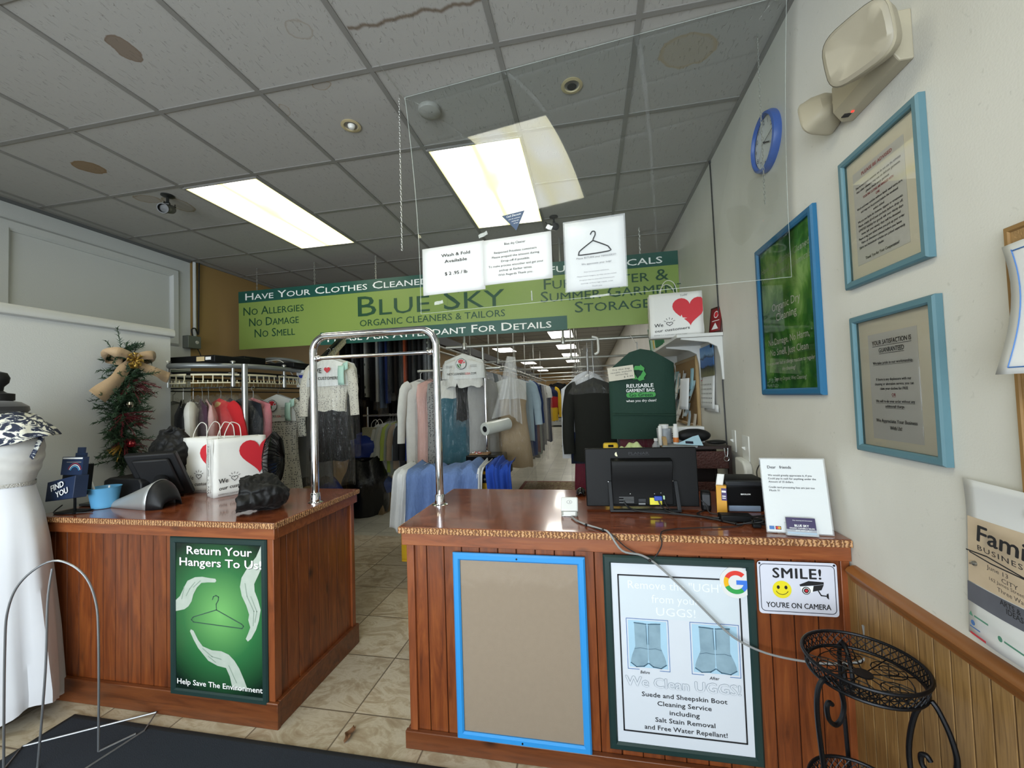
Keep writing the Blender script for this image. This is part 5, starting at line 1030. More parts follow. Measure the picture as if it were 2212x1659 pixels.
k = g.math('ADD', .02, g.math('MULTIPLY', fz.outputs['Facing'], .30)); l.new(k, m2.inputs[0]); l.new(m1.outputs[0], m2.inputs[1]); l.new(gl.outputs[0], m2.inputs[2]); l.new(m2.outputs[0], o.inputs[0]); M_PLASTIC = m
M_SHEETF = m.copy(); M_SHEETF.name = 'loose_film'; [setattr(x.inputs[0], 'default_value', .20) for x in M_SHEETF.node_tree.nodes if x.type == 'MIX_SHADER' and not x.inputs[0].is_linked]
M_HANG = mat('hanger_wire', '8a8a88', .35, .7); M_HANGW = mat('white_hanger', 'd6d6d2', .4); M_CAPE = mat('paper_cape', 'cfd2d0', .7, 0, .04, 6, .2, 9); M_TICKET = mat('mint_ticket', 'a9cdbf', .6, 0, .04)
def shell(mb, top, L, prof, fold, kf, seed, m, zones=None, n=30, rows=16, slope=.34, hw=.2, neck=0):
    rd = random.Random(seed); p1, p2, p3 = (rd.random()*6 for _ in range(3))
    def ip(t):
        for (t0, w0, d0), (t1, w1, d1) in zip(prof, prof[1:]):
            if t <= t1: k = (t-t0)/(t1-t0) if t1 > t0 else 0; k = k*k*(3-2*k); return w0+(w1-w0)*k, d0+(d1-d0)*k
        return prof[-1][1:]
    def fn(u, v):
        w_, d_ = ip(v); a = 2*PI*u; c, s = math.cos(a), math.sin(a); f = 1+fold*v**.7*(math.sin(kf*a+p1+1.3*v)+.5*math.sin((kf*2-1)*a+p2))
        x = w_*math.copysign(abs(c)**.85, c)*(1+(f-1)*.25); y = d_*s*f+fold*.10*v*math.sin(3*a+p3)*d_/.1
        zt = top-slope*min(abs(x), hw) - (neck*max(0, 1-abs(x)/.07) if s < 0 else 0)
        return V((x, y, zt+(top-L-zt)*v+.012*v*fold*10*math.sin(kf*a+p2)))
    b0 = len(mb.f); mb.grid(fn, n, rows, m, closed=True)
    if zones:
        for i in range(rows*n):
            t = (i//n+.5)/rows
            for te, mm in zones:
                if t <= te: mb.mi[b0+i] = mb.idx(mm); break
    return mb
def hanger(t, m, hw=.2, top=-.10, slope=.34):
    q = MB(m); P = [(.0, 0, -.055)]+[(.022*math.cos(a), 0, -.018+.022*math.sin(a)) for a in [(-.5+1.45*i/10)*PI for i in range(11)]]
    P = [V((0, 0, top)), V((0, 0, -.05))]+[V((.018*math.cos(a), 0, -.020+.019*math.sin(a))) for a in [-PI/2+PI*1.35*i/10 for i in range(11)]]
    q.tube(P, .0026, n=5); q.tube([(-hw, 0, top-slope*hw), (0, 0, top), (hw, 0, top-slope*hw), (-hw, 0, top-slope*hw)], .0028, n=5); return q.build('hanger', t, local=True)
def sleeves(mb, m, w0, top, L, r=.055, out=.06, flat=.6, slope=.34, d=0):
    for s in (-1, 1):
        z = top-slope*w0*.9
        mb.tube(smoothpts([(s*(w0-.06), d, z-.02), (s*(w0+.0), d, z-.07), (s*(w0+out*.7), d-.01, z-L*.5), (s*(w0+out), d-.015, z-L)], 4), [r*1.1]*5+[r]*4+[r*.8]*4, m, 10, flat=flat, up=(1, 0, 0))
def garment(name, label, cat, hook, rz=0, L=.9, prof=None, m=None, zones=None, fold=.10, kf=7, seed=1, sl=None, cape=None, film=None, group=None, hm=None, hw=.2, neck=.04, ticket=False, small=False, logo=None):
    t = thing(name, label, cat, hook, rz, group); top = -.095
    if not small or True: hanger(t, hm or M_HANG, hw)
    prof = prof or [(0, .20, .012), (.12, .215, .05), (.4, .20, .065), (1, .21, .08)]
    n_, r_ = (20, 10) if small else (32, 18)
    q = MB(m); shell(q, top, L, prof, fold, kf, seed, m, zones, neck=neck, n=n_, rows=r_)
    if sl: sleeves(q, sl[1] if len(sl) > 1 else m, prof[0][1]+.01, top, sl[0])
    q.build('cloth', t, local=True)
    if cape:
        shell(MB(M_CAPE), top+.005, .26, [(0, .20, .02), (.3, .225, .06), (1, .235, .075)], .02, 3, seed, M_CAPE, n=28, rows=8).build('paper_cape', t, local=True)
        f = FR((0, -.080, top), UX, UZ); q = MB(M_BLK)
        if cape == 'we':
            q.text(f, 'WE', -.065, -.115, .042, 0, M_BLK, .085, bold=.02).heart(f, .035, -.115, .062, .055, 0, M_RED).text(f, 'OUR CUSTOMERS', 0, -.185, .026, 0, M_BLK, .29, bold=.02)
        elif cape == 'logo':
            q.disc(f, 0, -.105, .056, 0, M_BLK, ry=.056).disc(f, 0, -.105, .051, .0006, M_CAPE).arc(f, 0, -.105, 0, .045, .2, PI*.85, .0012, M_RED).arc(f, 0, -.105, 0, .045, PI*1.0, PI*1.5, .0012, mat('logo_leaf', '2f6b3a', .6)).line(f, [(.0, -.15), (.02, -.09), (.04, -.07)], .008, .0018, M_CAPE).line(f, [(.0, -.15), (-.03, -.10), (-.035, -.07)], .008, .0018, M_CAPE)
            q.text(f, 'NETCLEANERS', -.055, -.205, .022, 0, M_BLK, .19, bold=.015).text(f, 'USA', .068, -.205, .022, 0, M_RED, .05, bold=.015).text(f, '.COM', .125, -.205, .022, 0, M_BLK, .06, bold=.015)
            for s in (-1, 1):
                for k in (0, 1): q.rect(f, s*.13-.035, s*.13+.035, -.125-.014*k, -.121-.014*k, 0, mat('grey_print', ''))
        if q.v: q.build('cape_lettering', t, local=True, smooth=0)
    if ticket:
        q = MB(M_TICKET); q.grid(lambda u, v: V((.15+.06*u, -.088-.01*math.sin(v*3), top-.08-.17*v)), 2, 6).grid(lambda u, v: V((.19+.05*u, -.080, top-.06-.07*v+.02*u)), 2, 3); q.build('ticket', t, local=True, thick=.0006)
    if film:
        P2 = [(0, .03, .03), (.12, max(p[1] for p in prof[:3])+.015, max(p[2] for p in prof)*.9+.012), (1, prof[-1][1]+.03, prof[-1][2]+.025)]
        if film > 0: shell(MB(M_PLASTIC), top+.035, L+film, P2, .07, 5, seed+9, M_PLASTIC, n=24 if not small else 16, rows=12 if not small else 8, slope=.42).build('plastic_cover', t, local=True)
    return t
BLACK, NAVY, WHITEC, GREYC = cloth('08090b'), cloth('141b2e'), cloth('c9c9c4'), cloth('75777a')
# ------------------------------------------------------------------ left conveyor
M_PIPE = mat('grey_pipe', '83888a', .4, .6, .06); M_TRACK = mat('cream_track', 'c9c2a4', .5, 0, .06); M_STEEL = mat('zinc_steel', 'a4a6a4', .3, .8, .06)
t = thing('garment_conveyor', 'motorised garment conveyor with curved grey pipe behind the left counter', 'conveyor', (-3.15, 3.2, 1.79))
def loop(z, g=0, n=16):
    R_ = .47+g; c = V((-3.22, 3.05, z))
    P = [c+V((-R_, 1.6, 0))]+[c+V((R_*math.cos(a), R_*math.sin(a), 0)) for a in [PI+PI*i/n for i in range(n+1)]]+[c+V((R_-.10, 1.6, 0))]
    return P
def along(P, s):
    for a, b_ in zip(P, P[1:]):
        d = (b_-a).length
        if s <= d: return a+(b_-a)*(s/d), (b_-a).normalized()
        s -= d
    return P[-1], (P[-1]-P[-2]).normalized()
MB(M_PIPE).tube(loop(1.79), .021, n=12).build('main_pipe', t); MB(M_BLKP).tube(loop(1.735, -.03), .010, n=8).build('drive_track', t)
q = MB(M_TRACK); P = loop(1.70); tot = sum((b_-a).length for a, b_ in zip(P, P[1:])); s = .3
while s < tot-.06:
    if (s % .36) < .33:
        p, d = along(P, s); nn = d.cross(UZ); f = FR(p, d, UZ)
        q.slab(f, -.016, .016, .012, .026, -.003, .003).slab(f, -.016, .016, -.05, -.042, -.005, .005).slab(f, -.003, .003, -.05, -.025, -.003, .003)
        if int(s/.032) % 2: q.slab(f, -.004, .004, -.045, .014, -.009, -.004)
    s += .032
q.build('toothed_rail', t, smooth=0)
MB(mat('black_rod', '1b1c1d', .5, .3)).tube(loop(1.615, -.02), .006, n=6).build('hook_rod', t)
q = MB(M_STEEL)
for s in (1.9, 2.35, 2.8, 3.3, 3.8):
    p, d = along(loop(1.79), s); q.tube([p+UZ*.03, p-UZ*.17], .011, n=10).lathe(p+UZ*.028, UZ, [(.02, 0), (.018, .012)], n=12).tube([p-UZ*.06-d*.03, p-UZ*.06+d*.03], .007, n=8).lathe(p-UZ*.165, UZ, [(.017, 0), (.017, .07)], n=12)
q.build('hanger_bracket', t)
pp = on_y(529, 860, 2.72); MB(M_STEEL).tube([(pp.x, pp.y, .0), (pp.x, pp.y, 1.79)], .021, n=14).build('support_post', t)
q = MB(M_PIPE); q.tube(smoothpts([(-3.5, 4.3, 1.86), on_y(575, 778, 3.75), on_y(625, 778, 3.75), on_y(655, 792, 3.75), on_y(672, 830, 3.75), on_y(674, 905, 3.75), on_y(674, 1050, 3.75)], 6), .019, n=10).tube(smoothpts([(-3.6, 4.7, 1.92), on_y(600, 786, 3.95), on_y(640, 780, 3.95), on_y(662, 792, 3.95), on_y(676, 815, 3.95), on_y(678, 880, 3.95)], 6), .016, n=10); q.build('end_pipe', t)
c = on_y(650, 818, 3.5); f = front(c.x, c.y, c.z)
t2 = thing('control_panel', 'small white conveyor control panel with a blue display', 'control panel', tuple(c)); MB(M_HANGW).slab(f, -.052, .052, -.085, .085, -.05, 0).build('housing', t2, bev=.006); MB(mat('panel_grey', 'b5b6b2', .5)).slab(f, -.028, .038, -.055, .055, 0, .003).build('keypad', t2); MB(mat('lcd_blue', '26358a', .3)).slab(f, -.020, .030, .005, .035, .003, .005).build('display', t2)
q = MB(M_HANGW); q.tube(smoothpts([on_y(648, 835, 3.47), on_y(625, 800, 3.5), on_y(605, 779, 3.55), on_y(575, 781, 3.6)], 6), .004, n=6); q.build('cable', t2)
z = 1.815
q = thing('equipment_box', 'long flat black box lying on top of the garment conveyor', 'box', (-3.2, 2.75, z)); MB(M_BLKP).box(-3.62, -2.86, 2.66, 3.0, z, z+.055, Matrix.Identity(4) and None).build('case', q, bev=.006) if 0 else MB(M_BLKP).box(-3.62, -2.86, 2.66, 3.0, z, z+.055).build('case', q, bev=.006)
lb = MB(mat('tan_label', 'b9a57c', .6)); p = on_y(500, 778, 2.655); lb.slab(front(-2.99, 2.66, z+.028), -.04, .035, -.018, .018, 0, .002); lb.build('label', q); MB(M_WPAPER).slab(front(-2.92, 2.66, z+.03), -.025, .025, -.012, .012, 0, .002).build('barcode_label', q)
tag(MB(M_BLKP).box(-3.25, -2.98, 3.06, 3.3, z, z+.09).build('equipment_box', bev=.006), 'small black box with a knob behind the long flat box on the conveyor', 'box')
tag(MB(M_BLKP).box(-3.05, -2.72, 3.35, 3.8, z, z+.045).build('equipment_box', bev=.006), 'flat black box on the conveyor under the left end of the banner', 'box')
# garments on the conveyor: name, label, position along the loop, colour ...
GL = 'garments on the left conveyor'
P = loop(1.625)
dressd = dots('leaf_print_cloth', 'bcbcb2', '3e4448', 62, .28, (1.2, 1.2, .75)); polka = dots('polka_print_cloth', 'c2bfb2', '4f4a50', 68, .22)
spec = [(374, 'white blouse in a plastic cover nearest the left wall on the conveyor', WHITEC, .05, 1.05, 1), (396, 'black jacket with white lining on the left conveyor', BLACK, -1, 1.0, 0), (418, 'white ruffled blouse under plastic on the left conveyor', WHITEC, .15, .55, 1), (436, 'plum dress in long clear plastic on the left conveyor', cloth('4a3242'), .15, 1.1, 0), (452, 'pale pink top under plastic on the left conveyor', cloth('c59f9c'), .10, .9, 0),
        (478, 'red jacket with khaki front and a face mask on its hanger', cloth('b3242a'), .08, .75, 1), (501, 'navy coat under a clear plastic shoulder cover on the conveyor', NAVY, .05, 1.0, 0), (524, 'dark garment beside the conveyor post with blue masks', cloth('20242b'), .12, .95, 0), (547, 'dusty rose blouse in plastic behind the conveyor post', cloth('a8656c'), .14, .8, 0)]
def to_px(p): q = p-O; return 1106+F*q.dot(rr)/q.dot(fw)
for i, (s, lb, mm, film, L, slv) in enumerate(spec):
    p, d = min((along(P, 1.5+.01*k) for k in range(230)), key=lambda e: abs(to_px(e[0])-s)); t = garment('hanging_garment', lb, 'garment', tuple(p), math.atan2(d.y, d.x)+PI/2+(.5 if i % 2 else .25), L, m=mm, seed=i+3, film=film if film > 0 else 0, group=GL, sl=(.5,) if slv else None, prof=[(0, .17, .012), (.12, .18, .05), (.4, .17, .06), (1, .18, .07)], hw=.17)
    if i in (5, 7):
        q = MB(mat('surgical_mask_blue', '8fb5bd', .7, 0, .05, 20, .2, 30)); q.grid(lambda u, v: V((.02+.09*(u-.5)*(1+.2*v), -.10-.03*math.sin(PI*u), -.18-.13*v)), 8, 8); q.build('face_mask', t, local=True, thick=.001)
    if i == 5: shell(MB(cloth('b39a63')), -.12, .85, [(0, .05, .03), (.2, .08, .075), (1, .10, .08)], .08, 5, 4, cloth('b39a63'), n=20, rows=8).build('khaki_front', t, local=True)
garment('hanging_dress', 'white leaf print dress under a logo paper cape on the left conveyor', 'dress', (-2.955, 3.42, 1.655), 0, 1.12, [(0, .20, .012), (.10, .225, .055), (.35, .20, .07), (1, .25, .10)], dressd, seed=5, fold=.10, sl=(.34,), cape='logo', film=0, group=GL, ticket=True)
garment('hanging_garment', 'grey garment in long clear plastic behind the leaf print dress', 'garment', (-2.86, 3.72, 1.66), .25, .85, m=cloth('6a6e70'), seed=8, film=.12, group=GL)
garment('hanging_garment', 'magenta garment in plastic right below the conveyor control panel', 'garment', (-2.83, 4.0, 1.72), .9, .75, m=cloth('7d2550'), seed=9, film=.10, group=GL)
garment('hanging_garment', 'black coat on the conveyor between leaf print dress and magenta garment', 'garment', (-2.98, 3.95, 1.68), 1.0, 1.0, m=BLACK, seed=10, film=.1, group=GL)
# rising track with the polka dot dress
t = thing('rising_track', 'sloping cream toothed track rising behind the chrome arch', 'conveyor track', (-2.3, 3.4, 1.8)); q = MB(M_TRACK); a, b_ = on_y(690, 802, 3.35), on_y(742, 745, 3.9); d = (b_-a).normalized(); f = FR(a, d, UZ-d*UZ.dot(d)); L_ = (b_-a).length+.3
q.slab(f, -.1, L_, -.004, .006, -.01, .01).slab(f, -.1, L_, .05, .062, -.01, .01)
for i in range(int(L_/.05)): q.slab(f, i*.05, i*.05+.02, .0, .05, -.006, .006)
q.build('toothed_rail', t, smooth=0); MB(M_BLKP).slab(f, -.1, L_, .075, .10, -.015, .015).build('drive_belt', t)
hk = on_y(710, 752, 3.3)
garment('hanging_dress', 'polka dot and black dress under a WE heart paper cape beside the chrome arch', 'dress', tuple(hk), 0, .92, [(0, .19, .012), (.12, .20, .055), (.45, .165, .07), (.55, .16, .075), (1, .21, .09)], polka, zones=[(.51, polka), (1.1, BLACK)], seed=12, fold=.07, sl=(.46,), cape='we', film=.25, group='garments beside the chrome arch', ticket=True)
hk2 = on_y(722, 752, 3.55)
garment('hanging_garment', 'black garment in shiny plastic behind the polka dot dress', 'garment', tuple(hk2), .1, .80, m=BLACK, seed=13, film=.2, cape='we', group='garments beside the chrome arch')
# upper tier of garments seen under the banner
t = thing('upper_rail', 'high steel rail holding the dark row of garments behind the banner', 'rail', (-2.6, 4.8, 2.62)); MB(M_STEEL).tube([(-3.9, 4.8, 2.62), (-1.5, 4.8, 2.62)], .016, n=10).build('rail_pipe', t)
q = MB(M_STEEL); [q.tube([(x, 4.8, 2.62), (x, 4.8, ZC)], .010, n=8) for x in (-3.6, -2.7, -1.6)]; q.build('drop_rod', t)
GU = 'garments on the high rail under the banner'
whitefl = dots('white_floral_cloth', 'b9b9b4', '1b1c20', 13, .22, (1, 1, .8))
row = [('black dress at the left end of the high rail', '101114', 865), ('charcoal coat second from the left of the high rail', '17181c', 868), ('grey striped strip garment on the high rail left side', '55565a', 842), ('shiny black blouse in plastic on the high rail', '0e0f14', 845), ('deep black skirt beside the white floral garment', '121318', 848), ('white floral garment with black flowers on the high rail', None, 842), ('black garment between the floral one and the white shirt', '0c0d10', 850),
       ('long white shirt hanging lowest on the high rail', 'c3c2c0', 852), ('slate blue garment in plastic beside the long white shirt', '4c5f7c', 865), ('deep blue garment on the high rail', '1b2b5c', 855), ('black trousers on the high rail beside the brown one', '0d0e12', 832), ('black and brown garment on the high rail', '221c18', 836), ('black plastic wrapped garment left of the orange one', '101215', 825), ('orange garment on the high rail', 'b04a1e', 826), ('black coat right of the orange garment on the high rail', '121316', 818), ('charcoal garment with shiny plastic on the high rail', '1a1b1d', 822),
       ('dark patterned garment on the high rail right side', '2b2a2c', 824), ('grey garment in clear plastic on the high rail right side', '6d6f70', 838), ('silver grey garment near the right end of the high rail', '8d9090', 840), ('pale grey garment at the right end of the high rail', '7a7e7f', 838)]
for i, (lb, cx, hy) in enumerate(row):
    px = 744+i*10.2; p = on_y(px, 760, 4.8); zb = on_y(px, hy, 4.8).z
    garment('hanging_garment', lb, 'garment', (p.x, 4.8, 2.60), PI/2+.38+.2*((i*7) % 5-2)/5, 2.60-zb, [(0, .19, .008), (.1, .20, .026), (1, .19, .032)], whitefl if cx is None else cloth(cx), seed=30+i, fold=.06, film=(.14 if i in (3, 7, 8, 10, 12, 13, 15, 17, 18) else 0), group=GU, small=True)
# dark garments added further back on the left to fill the shaded workroom
t = thing('rear_rail', 'long steel rail of added dark garments deep in the left workroom', 'rail', (-2.8, 6.4, 1.98)); MB(M_STEEL).tube([(-4.0, 6.4, 1.98), (-1.75, 6.4, 1.98)], .016, n=8).build('rail_pipe', t); q = MB(M_STEEL); [q.tube([(x, 6.4, 1.98), (x, 6.4, ZC)], .010, n=8) for x in (-3.8, -1.9)]; q.build('drop_rod', t)
pal = ['231f1d', '1a1a1d', '2e2723', '191c22', '332b26', '141518', '2a2f36']
for i in range(19):
    x = -3.95+i*.115; garment('hanging_garment', 'dark garment added to fill the dim rear rail row at left', 'garment', (x, 6.4, 1.96), PI/2+.3+.25*math.sin(i*2.3), 1.15+.12*math.sin(i*1.7), [(0, .20, .015), (.1, .21, .045), (1, .20, .06)], cloth(pal[i % 7]), seed=60+i, fold=.07, group='added dark garments on the rear rail', small=True)
# lower rack with shirts and a hanging carrier bag
a, b_ = on_y(785, 906, 5.15), on_y(925, 886, 5.15); zr = (a.z+b_.z)/2
t = thing('shirt_rack', 'low chrome rack of shirts behind the gap between counters', 'clothes rack', (a.x, 5.15, 0)); MB(M_CHROME).tube([(a.x, 5.15, zr), (b_.x+.5, 5.15, zr)], .014, n=10).build('rail_pipe', t); q = MB(M_CHROME); p = on_y(794, 900, 5.15); q.tube([(p.x, 5.15, 0), (p.x, 5.15, zr+.12)], .014, n=10); q.build('upright', t); MB(M_CHROME).tube([(b_.x+.45, 5.15, 0), (b_.x+.45, 5.15, zr)], .014, n=10).build('upright', t)
sh_ = [('white shirt first beside the hanging carrier bag', 'c0c2c0'), ('pale grey shirt on the low rack', 'a9adab'), ('off white shirt in film on the low rack', 'b8b8b0'), ('lime green shirt on the low rack', '9cab54'), ('sage grey shirt on the low rack', '8d938a'), ('tan shirt on the low rack', '9c8b78'), ('light grey blue shirt on the low rack', '93a0a8'), ('dark grey shirt on the low rack', '3a3c40'), ('black shirt on the low rack', '17181b'), ('charcoal and white shirt on the low rack', '2b2c30'), ('navy striped shirt on the low rack', '1d2a52'), ('royal blue shirt at the right end of the low rack', '24398a')]
for i, (lb, cx) in enumerate(sh_):
    p = on_y(842+i*6.4, 890, 5.15); garment('hanging_shirt', lb, 'shirt', (p.x, 5.15, zr+.018), .95+.12*math.sin(i*3), .68+.05*math.sin(i*2.1), [(0, .19, .012), (.12, .20, .045), (1, .19, .05)], cloth(cx), seed=90+i, fold=.06, sl=(.45,), film=.06 if i in (0, 2, 7) else 0, group='shirts on the low rack', small=True)
c = on_y(812, 945, 4.95); t = thing('carrier_bag', 'speckled beige carrier bag hanging by its handles from the low rack', 'paper bag', tuple(c)); f = FR(c, V((1, .18, 0)), UZ)
mm = dots('speckled_beige', 'a8a48c', '7d7a66', 60, .2); MB(mm).slab(f, -.185, .165, -.15, .135, -.09, 0).build('bag_body', t, bev=.006); MB(M_RED).slab(f, .166, .172, -.08, .08, -.07, -.02).build('red_panel', t)
q = MB(M_HANGW); [q.tube(smoothpts([f.p(x-.05, .12, y), f.p(x-.045, .19, y), f.p(x, .235, y-.02), f.p(x+.045, .19, y), f.p(x+.05, .12, y)], 4), .004, n=6) for x, y in ((-.01, -.01), (.02, -.08))]; q.build('handle', t)
# bags and boxes on the floor
def sack(name, label, c, rx, ry, h, m, seed, cat='bag', group=None, topn=.55):
    rd = random.Random(seed); ph = [rd.random()*6 for _ in range(5)]
    def fn(u, v):
        a = 2*PI*u; r = (1-.12*(2*v-1)**2)*(1 if v < .62 else 1-(v-.62)/.38*topn)*(1+.06*math.sin(5*a+ph[0]+4*v)+.04*math.sin(9*a+ph[1]+7*v)+.03*math.sin(3*a+9*v))
        return V((c[0]+rx*r*math.cos(a), c[1]+ry*r*math.sin(a), c[2]+.002+h*v*(1+.05*math.sin(3*a+ph[2])*v)))
    q = MB(m); q.grid(fn, 32, 18, closed=True); k = len(q.v); q.f.append([k-32+i for i in range(32)]); q.mi.append(0); q.f.append([31-i for i in range(32)]); q.mi.append(0)
    return tag(q.build(name), label, cat, group)
M_BAGB = mat('black_bin_liner', '111214', .3, 0, .1, 10, .8, 16); M_BLUEB = mat('blue_tarp_bag', '1d3588', .45, 0, .15, 8, .6, 14)
FB = 'bags on the workroom floor'
p = on_z(768, 1122, 0); sack('bin_bag', 'tall black bin bag on the floor behind the left counter', (p.x-.02, p.y+.32, 0), .30, .30, .72, M_BAGB, 3, group=FB, topn=.25)
p = on_y(772, 1030, 4.9); sack('laundry_bag', 'blue laundry bag slumped on top of the black bin bag', (p.x, 5.0, .735), .27, .22, .30, M_BLUEB, 4, group=FB)
p = on_y(712, 1060, 4.3); sack('laundry_bag', 'blue laundry bag low behind the left counter end', (p.x, 4.3, 0), .22, .22, .55, M_BLUEB, 6, group=FB)
p = on_y(824, 1090, 5.0); q = thing('cardboard_box', 'brown cardboard box under the blue sack by the low rack', 'box', (p.x, 5.0, 0)); MB(mat('cardboard', '7d6a50', .8)).box(p.x-.12, p.x+.10, 4.85, 5.15, 0, .26).build('carton', q, bev=.004); MB(mat('brown_tape', '94805f', .4)).box(p.x-.03, p.x+.01, 4.849, 5.151, .0, .2615).build('packing_tape', q)
sack('laundry_bag', 'blue trimmed clear laundry bag on the cardboard box', (p.x+.01, 5.0, .262), .17, .15, .22, mat('pale_blue_bag', '6c7888', .4, 0, .3, 8, .6, 14, hex2='22409a'), 7, group=FB)
# ------------------------------------------------------------------ yellow cart and draped clothes
M_YEL = mat('yellow_cart', 'd0a51c', .5, 0, .06); x0, x1, y0, y1 = -1.56, -.70, 3.06, 3.60
t = thing('laundry_cart', 'yellow laundry cart with a black rim behind the right counter', 'cart', ((x0+x1)/2, 3.3, 0))
q = MB(M_YEL); q.box(x0+.02, x1-.02, y0+.02, y0+.04, .18, .80).box(x0+.02, x1-.02, y1-.04, y1-.02, .18, .80).box(x0+.02, x0+.04, y0+.04, y1-.04, .18, .80).box(x1-.04, x1-.02, y0+.04, y1-.04, .18, .80).box(x0+.02, x1-.02, y0+.02, y1-.02, .16, .18); q.build('tub', t, bev=.004)
q = MB(M_BLKP); q.box(x0, x1, y0, y0+.045, .80, .862).box(x0, x1, y1-.045, y1, .80, .862).box(x0, x0+.045, y0+.045, y1-.045, .80, .862).box(x1-.045, x1, y0+.045, y1-.045, .80, .862); q.build('rim', t, bev=.006)
q = MB(M_STEEL)
for x in (x0+.03, x0+.12, -1.1, x1-.12, x1-.03): q.lathe((x, y0, .83), -UY, [(.010, 0), (.008, .005)], n=10)
q.build('rivet', t)
for x in (x0+.08, x1-.08):
    for y in (y0+.08, y1-.08): MB(M_BLKP).lathe((x-.018, y, .055), UX, [(.05, 0), (.055, .008), (.055, .028), (.05, .036)], n=20).tube([(x, y, .06), (x, y, .165)], .012).build('caster', t)
def drape(name, label, xa, xb, m, front_len, seed, lift=0, cat='shirt', skew=0, back=.25, group='clothes draped over the yellow cart', rip=.030):
    rd = random.Random(seed); ph = [rd.random()*6 for _ in range(4)]
    def fn(u, v):
        x = xa+(xb-xa)*u; Lt = back+front_len*(1+.10*math.sin(4*u+ph[3])); Lt += front_len*.12*math.sin(9*u+ph[1])*math.sin(3*u); s = v*Lt; yt = y0+.055; w_ = rip*(math.sin(11*u+ph[0])+.6*math.sin(23*u+ph[1]+3*v))
        if s < back: return V((x+skew*.2*(1-s/back), yt+back-s-.03, .868+lift+.025*math.sin(7*u+ph[2])*(1-s/back)+abs(w_)*.5+.02))
        d = s-back; k = min(1, d/.05)
        return V((x-skew*d+.03*math.sin(5*u)*d, yt-.03-.04*math.sin(k*PI/2)-.03*d-w_*(.4+d)-lift*.6-.02, .89+lift-.012*k-d+abs(w_)*.4))
    return tag(MB(m).grid(fn, 44, 26).build(name, thick=.003), label, cat, group)
mb_ = mat('blue_chambray', '5d76a6', .85, 0, .25, 90, .6, 45, stretch=(1, 1, .35)); drape('draped_shirt', 'blue chambray shirt draped over the front of the yellow cart', -1.45, -.86, mb_, .50, 3, .010, rip=.055)
drape('draped_shirt', 'white shirt hanging over the left corner of the yellow cart', -1.56, -1.40, cloth('d0d2d4'), .47, 8, .0, skew=.06)
drape('draped_shirt', 'white shirt edge hanging beside the blue jacket on the cart', -.87, -.82, cloth('d0d2d4'), .28, 9, .022)
drape('draped_jacket', 'royal blue jacket with black stripes over the right end of the cart', -.80, -.60, cloth('23449c'), .34, 11, .05, cat='jacket', skew=-.10)
# black bin with a tray of buttons behind the cart
p0, p1 = on_y(1006, 1000, 3.75), on_y(1084, 1000, 3.75); zb = on_y(1040, 984, 3.75).z
t = thing('storage_bin', 'black storage bin behind the yellow cart with a tray on its lid', 'bin', ((p0.x+p1.x)/2, 3.9, 0)); MB(M_BLKP).box(p0.x+.02, p1.x-.02, 3.77, 4.0, 0, zb-.09).build('bin_body', t, bev=.01); MB(M_BLKG).box(p0.x, p1.x, 3.75, 4.02, zb-.09, zb).build('lid', t, bev=.012)
t = thing('button_tray', 'shallow wooden tray of small red and white pieces on the black bin', 'tray', (p0.x+.12, 3.84, zb)); x = p0.x; MB(mat('tray_wood', '8a6a48', .6)).box(x+.03, x+.22, 3.77, 3.90, zb+.001, zb+.012).build('tray', t, bev=.003); q = MB(M_REDINK, M_WPAPER, mat('tray_wood', '')); rd = random.Random(2)
for i in range(22): q.lathe((x+.045+.16*rd.random(), 3.785+.10*rd.random(), zb+.012), UZ, [(.010, 0), (.008, .006+.006*rd.random())], q.m[i % 3], 8)
q.build('sewing_notions', t)['kind'] = 'stuff'
# ------------------------------------------------------------------ overhead rails across the workroom
ZB = 2.0; M_RAIL = mat('galvanised_rail', 'a9aaa4', .35, .75, .05); rows = [4.02, 5.9, 7.8, 9.6, 11.5, 13.6]
nm = ['first', 'second', 'third', 'fourth', 'fifth', 'sixth']; xl = [-1.25, -1.32, -1.43, -1.49, -1.53, -1.58]
for i, y in enumerate(rows):
    t = thing('overhead_rail', nm[i]+' overhead garment rail back from the banner, crossing the workroom', 'rail', (-.3, y, ZB), 0, 'overhead garment rails')
    MB(M_RAIL).tube([(-1.72 if i else -1.45, y, ZB), (XR-.01, y, ZB)], .0165, n=10).build('rail_pipe', t)
    for x in (xl[i], -.23): MB(M_RAIL).tube([(x, y, ZB), (x, y, ZC)], .012, n=8).lathe((x, y, ZB-.028), UZ, [(.024, 0), (.026, .01), (.026, .045), (.018, .07)], n=12).build('drop_rod', t)
# corner rack hanging from the first rail, with its post
zr = 1.77; pc_ = on_y(1047, 800, 4.05); t = thing('corner_rack', 'L shaped chrome garment rack hung below the first overhead rail', 'clothes rack', (pc_.x, 4.05, 0))
xa = on_y(903, 812, 4.05).x
MB(M_RAIL).tube([(xa, 4.05, zr), (pc_.x+.15, 4.05, zr)]+[(pc_.x+.15+.05*math.sin(a), 4.10-.05*math.cos(a), zr) for a in [PI/2*i/5 for i in range(6)]]+[(pc_.x+.2, 8.2, zr)], .015, n=10).build('rail_pipe', t)
MB(M_CHROME).tube([(pc_.x, 4.05, 0), (pc_.x, 4.05, zr-.02)], .016, n=12).build('post', t); MB(M_RAIL).tube([(pc_.x-.01, 4.035, zr), (pc_.x-.01, 4.03, ZB)], .013, n=10).lathe((pc_.x-.01, 4.03, zr-.02), UZ, [(.024, 0), (.024, .05), (.018, .06)], n=12).build('drop_post', t)
GC = 'garments on the corner rack'
def at(px, y=4.05): return on_y(px, 800, y).x
